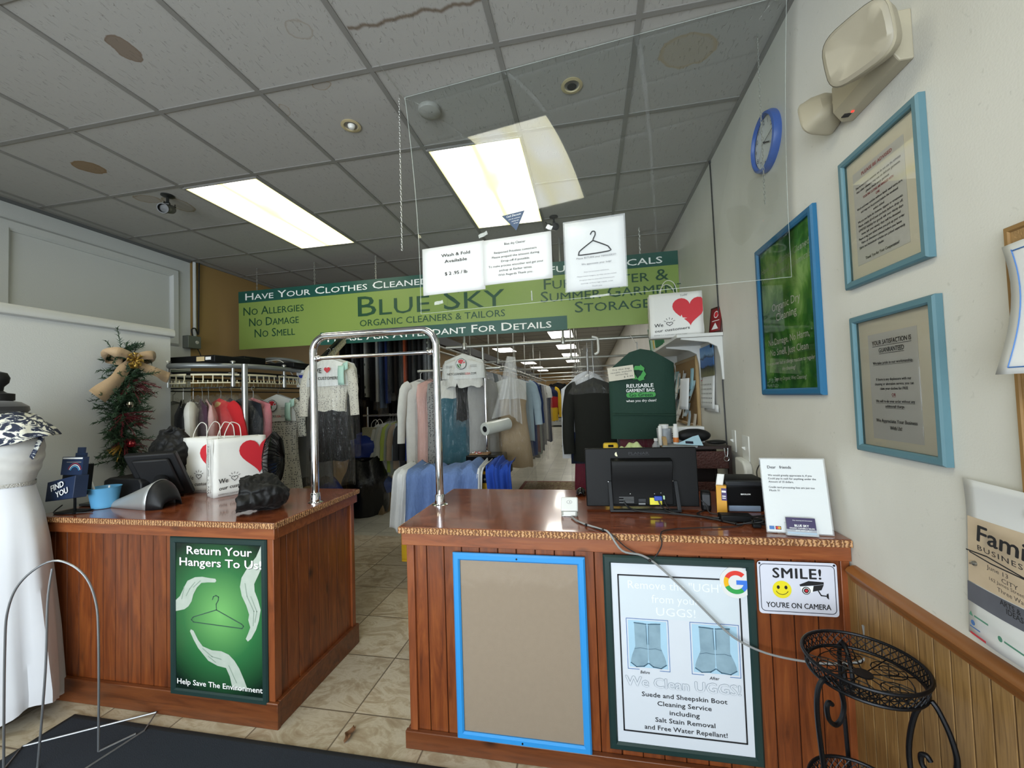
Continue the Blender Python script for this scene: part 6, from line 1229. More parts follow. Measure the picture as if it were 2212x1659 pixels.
garment('hanging_jacket', 'white jacket with black piping at the left end of the corner rack', 'jacket', (at(908), 4.05, zr+.016), 1.0, .90, [(0, .19, .01), (.1, .2, .05), (1, .19, .06)], WHITEC, seed=131, fold=.03, sl=(.60,), group=GC, hm=M_HANGW)
garment('hanging_garment', 'pale pink garment in plastic on the corner rack', 'garment', (at(932), 4.05, zr+.016), 1.15, .95, m=cloth('cfa79f'), seed=132, fold=.08, film=.22, group=GC)
garment('hanging_garment', 'grey patterned garment in plastic behind the chrome arch on the corner rack', 'garment', (at(952), 4.05, zr+.016), 1.2, .90, m=dots('grey_pattern_cloth', '8a8a88', '3a3b40', 50, .3), seed=133, fold=.08, film=.1, group=GC)
garment('hanging_dress', 'teal dress in shiny plastic with white shoulders on the corner rack', 'dress', (at(976), 4.02, zr+.016), .45, 1.15, [(0, .19, .015), (.12, .20, .07), (.4, .19, .10), (1, .26, .13)], cloth('1f5261'), zones=[(.18, WHITEC), (1.1, cloth('1f5261'))], seed=134, fold=.13, kf=9, film=.12, group=GC, hm=M_HANGW)
t = thing('yellow_strap', 'yellow pleated strap hanging beside the corner rack post', 'strap', (at(1026), 4.0, 1.45)); q = MB(mat('yellow_webbing', 'c9a032', .6, 0, .1)); xx = at(1026)
a, b_ = on_y(1029, 852, 4.1), on_y(1023, 937, 4.1); q.grid(lambda u, v: a+(b_-a)*v+V((.07*(u-.5), .012*math.sin(v*120), 0)), 2, 80); q.build('webbing', t, thick=.002); MB(M_HANG).tube([a, a+UZ*.10, V((a.x, 4.05, zr+.016))], .002, n=5).build('hook', t)
garment('hanging_garment', 'black garment behind the teal dress on the corner rack', 'garment', (at(1008), 4.12, zr+.016), 1.2, .45, m=BLACK, seed=135, film=.1, group=GC)
garment('hanging_garment', 'pale garment in clear film just left of the corner rack post', 'garment', (at(1036), 4.16, zr+.016), 1.0, .95, m=cloth('9a9a98'), seed=136, film=.18, group=GC)
ys = [4.42, 4.72, 4.95, 5.2, 5.45, 5.7, 6.0, 6.3]; specs = [('khaki skirt on the long arm of the corner rack', 'a08c6e', 1.0, .25), ('light blue shirt behind the khaki skirt', '9fb2bd', .75, 0), ('deep blue shirt behind the khaki skirt', '2c3f70', .95, .1), ('maroon shirt on the long arm of the corner rack', '6a2a30', .95, .12), ('grey green garment in film on the long arm', '7e8a86', 1.0, .15), ('dark check garment at the far end of the long arm', '2a3145', 1.0, .12), ('grey striped garment in long clear film far along the long arm', '85868a', .95, .25), ('pale garment in clear film far along the long arm', 'b5b5b2', .9, .2)]
for i, (y, (lb, cx, L, fl_)) in enumerate(zip(ys, specs)):
    sk = i == 0
    garment('hanging_skirt' if sk else 'hanging_garment', lb, 'skirt' if sk else 'garment', (pc_.x+.2, y, zr+.016), .12 if sk else .18, L, [(0, .17, .015), (.25, .17, .03), (.28, .16, .05), (1, .22, .07)] if sk else [(0, .19, .015), (.12, .2, .05), (1, .21, .07)], cloth(cx), zones=[(.22, WHITEC), (1.1, cloth(cx))] if sk else None, seed=140+i, fold=.05 if sk else .08, sl=(.5,) if i in (1, 2) else None, film=fl_, group=GC)
garment('hanging_garment', 'dark blue check garment under a heart paper cape beyond the khaki skirt', 'garment', (pc_.x+.2, 6.9, zr+.016), .15, 1.0, m=cloth('27304a'), seed=152, cape='we', film=.1, group=GC)
garment('hanging_jacket', 'navy, red and yellow colour block jacket near the dryer', 'jacket', (pc_.x+.2, 8.1, zr+.016), .35, .72, [(0, .23, .02), (.15, .26, .09), (1, .24, .10)], cloth('1c2442'), zones=[(.3, cloth('1c2442')), (.6, cloth('a32a2c')), (1.1, cloth('c9a42a'))], seed=153, sl=(.58, cloth('c9a42a')), group=None)
garment('hanging_jacket', 'small black jacket hanging in front of the washing machine door', 'jacket', (on_y(1205, 835, 13.6).x, 13.6, ZB+.016), .15, .88, [(0, .24, .02), (.2, .27, .08), (1, .26, .09)], BLACK, seed=154, sl=(.75,), group=None)
# logo cape on its own hanger above the corner rack
t = garment('hanging_blouse', 'white logo paper cape on a hanger above the corner rack', 'garment', (on_y(1000, 757, 4.0).x, 4.0, ZB+.016), .0, .34, m=WHITEC, seed=155, cape='logo', film=.02, group=None)
# film roll and the film pulled down from it
c = on_y(1068, 922, 3.9); t = thing('film_roll', 'white roll of garment film on the corner rack post', 'roll', tuple(c)); ax = V((.52, .80, .10)).normalized(); M_ROLL = mat('rolled_film', 'c2c6c0', .25, 0, .05, 20, .1, 80)
MB(M_ROLL).lathe(c-ax*.13, ax, [(.030, 0), (.062, .0), (.064, .01), (.062, .32), (.030, .32)], n=32, cap=False).build('film', t); MB(mat('roll_core', '2a2a2c', .6)).lathe(c-ax*.132, ax, [(.030, 0), (.028, .325), (.0, .32)], n=24, cap=False).build('core', t); MB(M_STEEL).tube([c-ax*.02, V((pc_.x, 4.05, c.z))], .008, n=8).build('bracket', t)
t = thing('film_sheet', 'sheet of clear garment film pulled from the rail down to the roll', 'film', tuple(on_y(1100, 770, 3.95)))
A, B_ = on_y(1095, 770, 4.0), on_y(1108, 772, 4.0); C_, D = on_y(1062, 905, 3.9), on_y(1102, 895, 3.85); E_ = on_y(1128, 918, 3.85)
q = MB(M_SHEETF)
for P0, P1, Q0, Q1, sd in ((A, B_, C_, D, 1), (A+V((.01, -.02, 0)), B_+V((.03, -.02, 0)), D, E_, 2)):
    for _k in (0, 1): q.grid(lambda u, v: (P0+(P1-P0)*u)*(1-v)+(Q0+(Q1-Q0)*u)*v+V((0, .035*math.sin(u*11+sd+v*2)*v-.012*_k, -.03*v*(1-v))), 16, 16)
q.build('film', t)
# suit on the first rail, green garment bag, maroon garment
sx = on_y(1281, 800, 4.0).x
t = thing('hanging_suit', 'dark olive suit jacket hanging from the first overhead rail', 'jacket', (sx, 3.98, ZB)); M_OLIVE = cloth('1d1e1a', 'olive_wool')
def suit(q, m, dy, L, w):
    shell(q, -.375, L, [(0, .19, .02), (.10, .215, .07), (.35, .20, .085), (.6, .195, .08), (1, .225, .09)], .025, 4, 6, m, slope=.40, neck=.0, n=40, rows=24)
    for s in (-1, 1): q.tube(smoothpts([(s*.16, dy, -.47), (s*.215, dy, -.51), (s*.25, dy-.02, -.72), (s*.258, dy-.05, -.95), (s*.25, dy-.06, -1.10)], 5), [.07]*6+[.064]*5+[.056]*10, m, 14, flat=.75, up=(1, 0, 0))
q = MB(M_OLIVE); suit(q, M_OLIVE, .01, .80, .2); q.build('jacket_back', t, local=True)
q = MB(cloth('c4c6ca')); shell(q, -.30, .86, [(0, .10, .02), (.12, .26, .05), (1, .27, .05)], .03, 4, 3, cloth('c4c6ca'), slope=.40); q.build('white_cover', t, local=True).location = (-.06, .09, 0)
q = MB(cloth('1b2236')); q.grid(lambda u, v: V((-.24+.35*u, -.0, -.90-.30*v)), 4, 4); q.build('navy_trousers', t, local=True, thick=.04)
shell(MB(M_PLASTIC), -.28, .25, [(0, .05, .02), (.4, .22, .08), (1, .26, .10)], .05, 5, 3, M_PLASTIC, slope=.45).build('plastic_cover', t, local=True)
q = MB(M_HANGW); q.tube(smoothpts([(.0, 0, .02), (.05, 0, .005), (.058, 0, -.05), (.055, 0, -.13), (.02, 0, -.15)], 5), .011, n=8); q.build('hook', t, local=True); q = MB(M_HANG); q.tube([(0, 0, -.02), (0, 0, -.16)], .012, n=8, ).tube([(0, 0, -.15), (.004, 0, -.38)], .004, n=6); q.build('hanger', t, local=True)
garment('hanging_garment', 'crimson garment in clear plastic below the olive suit', 'garment', (sx-.05, 4.03, ZB+.016), .1, 1.40, [(0, .010, .006), (.48, .010, .008), (.64, .15, .05), (1, .17, .06)], hw=.012, zones=[(.5, M_HANG), (1.1, cloth('6d1230'))], m=cloth('6d1230'), seed=160, film=.1, group=None)
xa, xb = on_y(1314, 800, 3.5).x, on_y(1456, 800, 3.5).x; xm = (xa+xb)/2; zt_ = on_y(1370, 755, 3.5).z; zb = on_y(1380, 947, 3.5).z
t = thing('garment_bag', 'dark green reusable garment bag with a recycling symbol, under the shelf', 'garment bag', (xm, 3.5, zt_)); M_BAGG = mat('bottle_green_nonwoven', '17392d', .8, 0, .08, 30, .2, 250)
q = MB(M_BAGG); hw = (xb-xa)/2
def gb_(u, v):
    a = 2*PI*u; c, s = math.cos(a), math.sin(a); x = hw*math.copysign(abs(c)**.55, c)*(1-.0*v); z = -.0-.22*max(0, abs(x)-.06)/hw*(1 if x < 0 else .75); 
    return V((xm+x, 3.5+(.03+.03*v)*s*(1+.12*math.sin(5*a+4*v)), zt_+z+(zb-zt_-z)*v))
q.grid(gb_, 44, 20, closed=True); q.build('bag_body', t)
MB(M_BAGG).grid(lambda u, v: V((xa+.015+(xb-xa-.03)*u, 3.425-.008*v, zb+.215-.015*u-.014*v)), 20, 1).build('hem_fold', t, thick=.003)
f = front(xm, 3.432, 0); q = MB(mat('bright_green_print', '3f9a46', .6)); mg = q.m[0]; cy = on_y(1378, 806, 3.43).z
for k in range(3):
    a = PI/2+k*2*PI/3
    def rp(x, y): return (-.03+x*math.cos(a-PI/2)-y*math.sin(a-PI/2), cy+x*math.sin(a-PI/2)+y*math.cos(a-PI/2))
    q.poly(f, [rp(*p) for p in ((-.042, .026), (.012, .026), (.030, .058), (-.022, .060))], 0, mg).poly(f, [rp(*p) for p in ((.020, .070), (.052, .040), (.046, .018), (.012, .022))], .0006, mg)
yt = on_y(1380, 833, 3.43).z; q.text(f, 'REUSABLE', 0-.02, yt, .030, 0, M_INKW, .21, bold=.02).text(f, 'GARMENT BAG', -.02, yt-.038, .026, 0, M_INKW, .22, bold=.02)
q.poly(f, [(x-.015, y) for x, y in rrect(-.115, .115, yt-.095, yt-.055, .018)], 0, mg).text(f, 'Go Green', -.015, yt-.075, .028, .001, M_BAGG, .18, bold=.025).text(f, 'when you dry clean!', -.015, yt-.122, .020, 0, M_INKW, .235, bold=.012); q.build('print', t, smooth=0)
p = on_y(1342, 806, 3.40); f = FR(p, V((1, 0, .10)), V((-.10, 0, 1))); MB(mat('cream_card', 'cfc9b8', .7)).slab(f, -.105, .10, -.055, .055, 0, .001).build('price_card', t); q = MB(M_BLK)
for s, y, ww in (('Try this bag', .032, .14), ('reusable, washable', .010, .17), ('Garment Bag', -.010, .10), ('$ 9.99', -.034, .07)): q.text(f, s, .0 if y > -.03 else .05, y, .012, .0016, M_BLK, ww, shear=.2)
q.build('card_lettering', t, smooth=0); MB(M_HANG).tube([(xm-.02, 3.5, zt_-.02), (xm-.02, 3.5, zt_+.06), (xm-.02, 3.6, zt_+.07), (xm-.02, 4.0, ZB+.018)], .004, n=6).build('hanger', t)
garment('hanging_garment', 'maroon garment in crinkled plastic below the green garment bag', 'garment', (xm+.02, 3.72, 1.50), .1, .62, [(0, .18, .02), (.2, .2, .08), (1, .2, .09)], cloth('5e1428'), seed=161, film=.04, group=None)
# ------------------------------------------------------------------ shelf, wall things behind the counter
M_SHELF = mat('white_melamine', 'c9cac6', .45, 0, .03); t = thing('wall_shelf', 'white shelf on three brackets on the right wall', 'shelf', (XR-.14, 3.65, 1.82)); MB(M_SHELF).box(.59, XR-.002, 2.84, 4.55, 1.818, 1.84).build('board', t, bev=.002)
for y in (2.90, 3.42, 4.30):
    q = MB(M_SHELF); f = FR((XR, y-.012, 0), -UX, UZ); q.prism(f, [(0, 1.53), (.012, 1.53), (.020, 1.68), (.035, 1.75), (.09, 1.782), (.26, 1.808), (.26, 1.818), (0, 1.818)], 0, -.024); q.build('bracket', t, bev=.003)
t = heart_bag('paper_carrier_bag', 'white paper bag with a red heart standing on the wall shelf', (.615, 2.95, 1.842), -.06, .345, .12, .305, (.09, .165, .225, .195), note='Today')
for i, (lb, cx, w_, h_) in enumerate((('green backed pack of paper bags at the left end of the shelf', '2f6b4c', .02, .20), ('white pack with yellow stripe beside the heart bag on the shelf', 'cfcfc6', .03, .25), ('thin white pack leaning on the heart bag on the shelf', 'd2d4d0', .03, .27), ('mint green pack behind the heart bag on the shelf', 'a9c6b6', .02, .24))):
    y = 3.55+.16*i if i != 2 else 3.30; tt = thing('paper_pack', lb, 'paper pack', (.60, y, 1.842), 0, 'paper packs on the shelf')
    f = FR((.60+.01*i, y, 1.842), V((.25, -1, 0)), V((-.10, 0, 1))); f = FR(f.o, f.u, f.v-f.u*f.v.dot(f.u))
    MB(mat('pack_'+cx, cx, .6)).slab(f, -.09, .07, 0, h_, -w_, 0).build('pack', tt, bev=.004); MB(mat('pack_yellow', 'c9b046', .5) if i == 1 else mat('pack_green', '2f7a4c', .5)).slab(f, -.085, -.06, .01, h_-.01, 0, .001).build('stripe', tt)
t = thing('award_plaque', 'dark red award plaque standing at the near end of the shelf', 'plaque', (.84, 2.87, 1.842)); f = FR((.845, 2.92, 1.842), V((.35, -1, 0)), V((.12, .1, 1))); f = FR(f.o, f.u, f.v-f.u*f.v.dot(f.u)); MB(mat('mahogany', '3d1a14', .35)).slab(f, -.06, .075, 0, .185, -.02, 0).build('board', t, bev=.003); q = MB(mat('plaque_red', '7d1b22', .4)); q.slab(f, -.045, .06, .015, .17, 0, .001); q.build('plate', t); q = MB(M_WPAPER); q.disc(f, .008, .13, .024, .0016).disc(f, .008, .13, .018, .002, M_RED).rect(f, -.03, .045, .085, .09, .0016).poly(f, [(-.03, .03), (.04, .03), (.005, .075)], .0016); q.build('emblem', t, smooth=0)
# calendar and note board
m, n, l, b = blank('lake_photo'); g = G(m); P = g.tc.outputs['Generated']; x, y, z = g.xyz(P); a = g.noise(g.tc.outputs['Object'], 14, 5, .5); zz = g.math('ADD', z, g.math('MULTIPLY', g.math('SUBTRACT', a, .5), .28)); g.color(g.ramp(zz, [(.10, '6b6a48'), (.30, '1c2a26'), (.36, '2c5f9e'), (.58, '3a70ad'), (.62, '1f3a55'), (.72, '7fa9d0'), (.95, '4a86c4')]))
t = thing('wall_calendar', 'hanging calendar with a lake photo on the right wall under the shelf', 'calendar', (XR-.01, 3.2, 1.6)); f = rwall(3.20, 1.62, .006); w_ = .17
f = rwall(3.20, 1.585, .012)
MB(m).slab(f, -w_, w_, -.02, .205, 0, .003).build('lake_photo', t, smooth=0)
MB(M_WPAPER).grid(lambda u, v: f.p(-w_+2*w_*u, -.255+.24*v, .012*(1-v)+.006*math.sin(3*u)*(1-v)), 6, 6).build('month_page', t, thick=.001); MB(M_WPAPER).grid(lambda u, v: f.p(-w_+.06+2*w_*u, -.275+.05*v, .004), 4, 2).build('under_page', t, thick=.001)
q = MB(mat('grey_print', ''))
for r in range(5):
    for k in range(7): q.rect(f, -.13+k*.04, -.117+k*.04, -.085-r*.033, -.075-r*.033, .016)
q.rect(f, -.13, -.10, -.05, -.042, .014, M_REDINK); q.build('date_grid', t, smooth=0); MB(M_BLKP).box(XR-.022, XR-.004, 3.05, 3.075, 1.765, 1.80).build('clip', t)
t = thing('note_board', 'cork note board covered in pinned slips behind the green garment bag', 'notice board', (XR, 3.95, 1.45)); f = rwall(3.93, 1.45, .003); MB(M_CORK).slab(f, -.44, .44, -.27, .28, .001, .014).build('cork_panel', t); MB(mat('pale_oak_edge', 'a58a5e', .5)).frame(f, -.46, .46, -.29, .30, .028, 0, .022).build('edging', t)
rd = random.Random(12); cols = ['c4d2d0', 'aac4c8', 'd0d0c8', 'c9bfae', '8fb3ba', 'd8d8d4', 'b9c8cc']
for i in range(38):
    u, v = rd.uniform(-.40, .40), rd.uniform(-.18, .24); w_, h_ = rd.uniform(.05, .10), rd.uniform(.09, .20); k = rd.uniform(.01, .05); s = rd.uniform(-.2, .2)
    o = MB(mat('slip_'+cols[i % 7], cols[i % 7], .7)).grid(lambda a, b: f.p(u+w_*(a-.5)+s*(b-1)*h_, max(v-h_*(1-b), -.30), .016+.003*(i % 6)+k*(1-b)**1.5+.008*math.sin(a*4+i)), 5, 8).build('paper_slip', thick=.0008)
    tag(o, 'paper slip pinned on the crowded cork note board under the shelf', 'paper slip', 'paper slips pinned to the note board')
o = MB(M_WPAPER).grid(lambda a, b: f.p(.10+.30*a, -.14+.26*b, .055+.04*math.sin(a*3)+.02*(1-b)), 8, 8).build('paper_form', thick=.001); tag(o, 'large curling form with a grey print on the note board, nearest the garment bag', 'paper form')
# brown wicker drawers with clutter, and the work table behind the monitor
M_WICK = mat('dark_wicker', '43201a', .6, 0, .35, 60, .8, 90); x0, x1, y0, y1 = .455, .835, 2.66, 2.98
t = thing('wicker_drawers', 'dark brown wicker drawer unit behind the monitor by the right wall', 'drawer unit', ((x0+x1)/2, 2.8, 0)); q = MB(mat('dark_frame_wood', '24120d', .5))
for x in (x0, x1-.02):
    for y in (y0, y1-.02): q.box(x, x+.02, y, y+.02, 0, 1.12)
q.box(x0, x1, y0+.01, y1, 1.10, 1.118).box(x0, x1, y1-.01, y1, 0, 1.1); q.build('frame', t)
for z in (.05, .30, .55, .80, .985):
    h = .15 if z > .7 else .20; q = MB(M_WICK); q.box(x0+.022, x1-.022, y0-.012, y0, z, z+h-.045 if z > .7 else z+h); q.box(x0+.022, x1-.022, y0, y1-.03, z, z+.01); q.build('drawer', t, bev=.004)
zt = 1.118; M_PBLUE = mat('pale_blue_leaflet', 'a4c6d6', .6, 0, .08, 30)
def flat(name, label, pts, z, h, m, cat, group=None): f = FR((0, 0, z), UX, UY); return tag(MB(m).prism(f, pts, 0, h).build(name, bev=.002), label, cat, group)
flat('newspaper', 'folded newspaper lying under the pale blue leaflet on the wicker drawers', [(.43, 2.62), (.63, 2.60), (.68, 2.80), (.48, 2.84)], zt+.001, .008, mat('newsprint', '8d949a', .7, 0, .3, 60), 'newspaper')
t = thing('leaflet', 'pale blue leaflet tilted on the clutter over the wicker drawers', 'leaflet', (.62, 2.64, zt)); f = FR((.615, 2.635, zt+.012), V((1, -.05, -.06)), V((.25, .6, .75))); f = FR(f.o, f.u, f.v-f.u*f.v.dot(f.u)); MB(M_PBLUE).prism(f, [(-.10, 0), (.055, 0), (.035, .075), (.0, .062)], 0, .0015).build('sheet', t); MB(M_NAVY).rect(f, -.045, .0, .008, .026, .002).build('dark_panel', t, smooth=0)
tag(MB(M_BCLOTH).grid(lambda u, v: V((.655+.105*math.copysign(abs(math.cos(2*PI*u))**.5, math.cos(2*PI*u))*math.sin(PI*(.02+.96*v))**.4, 2.80+.04*math.sin(2*PI*u)*math.sin(PI*(.02+.96*v))**.4, zt+.012+.085*v)), 28, 12, closed=True).build('pencil_pouch'), 'black zipped pouch on the wicker drawers', 'pouch')
t = thing('desk_box', 'white carton with black stripes behind the black pouch', 'box', (.62, 2.9, zt)); MB(M_WPAPER).box(.50, .74, 2.86, 2.96, zt+.001, zt+.105).build('carton', t, bev=.003); q = MB(M_BLK); [q.box(.535, .56, 2.8585, 2.86, zt+.03+.014*i, zt+.038+.014*i) for i in range(3)]; q.build('stripes', t)
t = thing('printed_tub', 'blue and white printed tub at the left of the drawer clutter', 'tub', (.46, 2.82, zt)); c = (.475, 2.80, zt+.001); MB(mat('tub_print', '6a7f96', .5, 0, .5, 22, hex2='c9cdd0')).lathe(c, UZ, [(.042, 0), (.046, .10), (.047, .104)], n=24).build('tub', t); MB(M_WPAPER).lathe((c[0], c[1], c[2]+.104), UZ, [(.03, 0), (.03, .025)], n=20).build('cap', t)
t = thing('spray_bottle', 'tall white tube with orange label beside the printed tub', 'bottle', (.53, 2.76, zt)); MB(M_WPAPER).lathe((.535, 2.74, zt+.001), UZ, [(.017, 0), (.017, .11), (.012, .12), (.012, .135)], n=18).build('bottle', t); MB(mat('orange_label', 'd27a35', .5)).lathe((.535, 2.74, zt+.02), UZ, [(.0175, 0), (.0175, .03)], n=18, cap=False).build('label', t)
tag(MB(M_WPAPER).lathe((.44, 2.735, zt+.001), UZ, [(.012, 0), (.012, .12), (.010, .125)], n=14).build('marker_pen'), 'white upright marker left of the printed tub', 'marker')
t = thing('key_ring', 'steel clip ring hanging on the front of the top wicker drawer', 'ring', (.80, 2.64, 1.07)); f = front(.80, y0-.016, 1.075); MB(M_STEEL).tube([f.p(.014*math.cos(a), -.03+.014*math.sin(a), 0) for a in [2*PI*i/16 for i in range(16)]], .002, n=5, closed=True).tube([f.p(-.010, .035, 0), f.p(-.008, .0, 0), f.p(-.003, -.018, 0)], .002, n=5).tube([f.p(.010, .035, 0), f.p(.008, .0, 0), f.p(.003, -.018, 0)], .002, n=5).build('ring', t)
lump_ = MB(M_BCLOTH).grid(lambda u, v: V((.765+.06*math.cos(2*PI*u)*math.sin(PI*v), 2.70+.03*math.sin(2*PI*u)*math.sin(PI*v), zt+.012+.014*math.cos(PI*v)+.01)), 18, 10, closed=True).build('black_cloth'); tag(lump_, 'small black cloth at the right end of the drawer clutter', 'cloth')
tw = 1.075; t = thing('work_table', 'dark narrow work table hidden behind the monitor', 'table', (.27, 2.8, 0)); MB(mat('dark_frame_wood', '')).box(.085, .445, 2.60, 2.95, tw-.03, tw).build('tabletop', t)
for x in (.09, .41):
    for y in (2.61, 2.91): MB(mat('dark_frame_wood', '')).box(x, x+.03, y, y+.03, 0, tw-.03).build('leg', t)
t = thing('tape_measure', 'yellow hand held device lying behind the monitor top edge', 'device', (.16, 2.7, tw)); p0 = on_y(1303, 962, 2.68).x; p1 = on_y(1335, 962, 2.68).x; MB(mat('yellow_device', 'd2ae22', .4)).box(p0, p1, 2.66, 2.72, tw+.001, on_y(1320, 957, 2.68).z).build('housing', t, bev=.012); MB(M_BLKG).box(p0+.03, p1-.03, 2.657, 2.66, tw+.045, tw+.06).build('window', t)
tag(MB(mat('hi_vis_yellow', 'b9d631', .6, 0, .3, 25, .4, 40, hex2='e3ecd2')).grid(lambda u, v: V((on_y(1338+60*u, 970, 2.68).x, 2.64+.14*v, tw+.002+(.055+.014*math.sin(9*u+5*v)+.008*math.sin(21*u))*math.sin(PI*v)**.5*math.sin(PI*(.08+.84*u))**.5)), 24, 10).build('hi_vis_vest'), 'folded lime yellow hi-vis vest behind the monitor', 'vest')
q = thing('glass_bottle', 'small clear bottle behind the right end of the monitor', 'bottle', (.40, 2.68, tw)); p = on_y(1417, 960, 2.68); MB(mat('clear_plastic', '')).lathe((p.x, 2.68, tw+.001), UZ, [(.024, 0), (.024, .05), (.010, .07), (.010, .078)], n=18).build('bottle', q); MB(M_WPAPER).lathe((p.x, 2.68, tw+.079), UZ, [(.012, 0), (.012, .016)], n=14).build('cap', q)
q = thing('tape_roll', 'round tape roll standing behind the monitor beside the clear bottle', 'tape roll', (.44, 2.7, tw)); p = on_y(1434, 955, 2.72); MB(mat('tan_tape', 'a98d62', .5)).lathe((p.x-.012, 2.72, tw+.052), UX, [(.032, 0), (.050, 0), (.050, .024), (.032, .024), (.032, 0)], n=26, cap=False).build('tape', q)
# ------------------------------------------------------------------ far end of the workroom
M_WASH = mat('washer_grey', 'a9adae', .4, .2, .05); M_DRY = mat('dryer_white', 'c6c8c6', .4, 0, .03)
t = thing('washing_machine', 'large grey washing machine at the far end of the workroom', 'washing machine', (-1.4, 19.6, 0)); MB(M_WASH).box(-1.87, -.95, 19.4, 20.3, .06, 1.37).build('cabinet', t, bev=.02); MB(M_BLKP).box(-1.85, -.97, 19.45, 20.2, 0, .06).build('plinth', t); f = front(-1.41, 19.4, 0)
MB(M_GREYP).slab(f, -.30, .30, .42, 1.12, 0, .012).build('front_panel', t); MB(M_STEEL).lathe(f.p(.05, .78, .012), -UY, [(.33, 0), (.33, .05), (.22, .06), (.22, .03)], n=36, cap=False).build('door_ring', t); MB(M_BLKG).lathe(f.p(.05, .78, .02), -UY, [(.225, 0), (.15, .02), (0, .03)], n=30, cap=False).build('door_glass', t)
q = MB(M_WPAPER); q.slab(f, -.32, -.22, 1.18, 1.29, 0, .012).slab(f, .0, .09, 1.18, 1.29, 0, .012); q.build('control_label', t); q = MB(M_BLKP); [q.slab(f, -.30+i*.13, -.22+i*.13, .26, .275, 0, .006) for i in range(5)]; q.build('vent_slot', t)
t = thing('dryer', 'white front loading machine left of the large washing machine', 'washing machine', (-2.16, 19.7, 0)); MB(M_DRY).box(-2.62, -1.97, 19.42, 20.1, .01, .88).build('cabinet', t, bev=.012); f = front(-2.28, 19.42, 0); MB(M_STEEL).lathe(f.p(0, .42, 0), -UY, [(.24, 0), (.24, .03), (.17, .04), (.17, .01)], n=30, cap=False).build('door_ring', t); MB(M_BLKG).lathe(f.p(0, .42, .005), -UY, [(.175, 0), (0, .01)], n=26, cap=False).build('door_glass', t); MB(M_BLKG).slab(f, .12, .28, .76, .82, 0, .008).build('display', t)
p = on_z(1222, 966, 0); t = thing('floor_fan', 'black drum floor fan on the tiles beside the suit jacket', 'fan', (p.x+.15, p.y, 0)); c = V((p.x+.22, p.y, .36)); fa = V((-.85, -.5, 0)).normalized(); MB(M_BLKP).lathe(c, fa, [(.29, -.10), (.31, -.08), (.31, .10), (.29, .12)], n=32, cap=False).build('drum', t, thick=.01); q = MB(M_STEEL); ub = fa.cross(UZ).normalized()
for r in (.08, .15, .22, .28): q.tube([c+fa*.12+(ub*math.cos(a)+UZ*math.sin(a))*r for a in [2*PI*i/28 for i in range(28)]], .005, n=5, closed=True)
for i in range(10): a = PI*2*i/10; q.tube([c+fa*.12, c+fa*.12+(ub*math.cos(a)+UZ*math.sin(a))*.29], .004, n=5)
q.build('grille', t); q = MB(mat('yellow_device', ''))
for k in range(4):
    a = k*PI/2; dd = ub*math.cos(a)+UZ*math.sin(a); ee = ub*math.cos(a+.8)+UZ*math.sin(a+.8); q.add([c+fa*.03, c+dd*.25+fa*.05, c+(dd+ee)*.15, c+ee*.24-fa*.03], [(0, 1, 2, 3)])
q.build('blades', t, thick=.006); q = MB(M_BLKP); q.tube([c+ub*.31, V((c.x, c.y, 0))+ub*.33+UZ*.012, V((c.x, c.y, 0))+ub*.33+fa*.2+UZ*.012], .014).tube([c-ub*.31, V((c.x, c.y, 0))-ub*.33+UZ*.012, V((c.x, c.y, 0))-ub*.33+fa*.2+UZ*.012], .014); q.build('stand', t)
m, n, l, b = blank('rug_weave'); g = G(m); P = g.tc.outputs['Object']; a = g.noise(P, 14, 4, 2); g.color(g.ramp(a, [(.35, '5c3a30'), (.5, '7a6a50'), (.65, '8f8468')])); b.inputs['Roughness'].default_value = .95
t = thing('rug', 'small brown patterned rug on the pale workroom tiles', 'rug', (-.6, 6.5, 0)); MB(m).box(-1.15, .1, 6.2, 6.95, .001, .010).build('weave', t, bev=.003); MB(mat('rug_border', '6b2f2a', .9, 0, .3, 40)).frame(FR((0, 6.2, .001), UX, UY), -1.15, .1, 0, .75, .07, .0, .0105).build('border', t)
# overhead conveyor on the left of the workroom
t = thing('overhead_conveyor', 'dark overhead conveyor with pipes running back along the left of the workroom', 'conveyor', (-1.95, 8, 2.3)); xo = -1.95; pa = on_x(962, 748, xo)
MB(M_BLKP).box(xo-.10, xo+.02, 4.6, 16, pa.z+.0, pa.z+.12).build('track', t); q = MB(M_RAIL)
for dz in (-.05, -.12): q.tube([(xo+.05, 4.6, pa.z+dz), (xo+.05, 16, pa.z+dz)], .014, n=8)
q.build('side_pipe', t); q = MB(M_RAIL); [q.tube([(xo-.03, y, pa.z+.1), (xo-.03, y, ZC)], .012, n=6) for y in (5, 8, 11, 14)]; q.build('drop_rod', t)
pal = ['8d9194', '5d6468', 'a5a8a8', '2b2e33', '6f6a60', '3a4250', '9aa09c', '1d1f23']
for i in range(22):
    y = 7.2+i*.38; garment('hanging_garment', 'garment in the long dim row below the overhead conveyor', 'garment', (xo+.03, y, pa.z-.13), .15+.2*math.sin(i*1.9), .95+.1*math.sin(i*2.7), [(0, .2, .02), (.12, .22, .07), (1, .21, .08)], cloth(pal[i % 8]), seed=200+i, film=.1 if i % 3 == 0 else 0, group='garments below the overhead conveyor', small=True)
# white hooks and hangers dangling from the overhead rails
for i in range(14):
    y = rows[1+i % 5]; x = -1.25+.19*((i*5) % 12)
    if -.5 < x < -.35: x += .2
    t = thing('empty_hanger', 'empty hanger dangling from an overhead workroom rail', 'hanger', (x, y, ZB+.018), .4+.7*math.sin(i*4.1), 'empty hangers on the overhead rails'); hanger(t, M_HANG if i % 3 else M_HANGW)
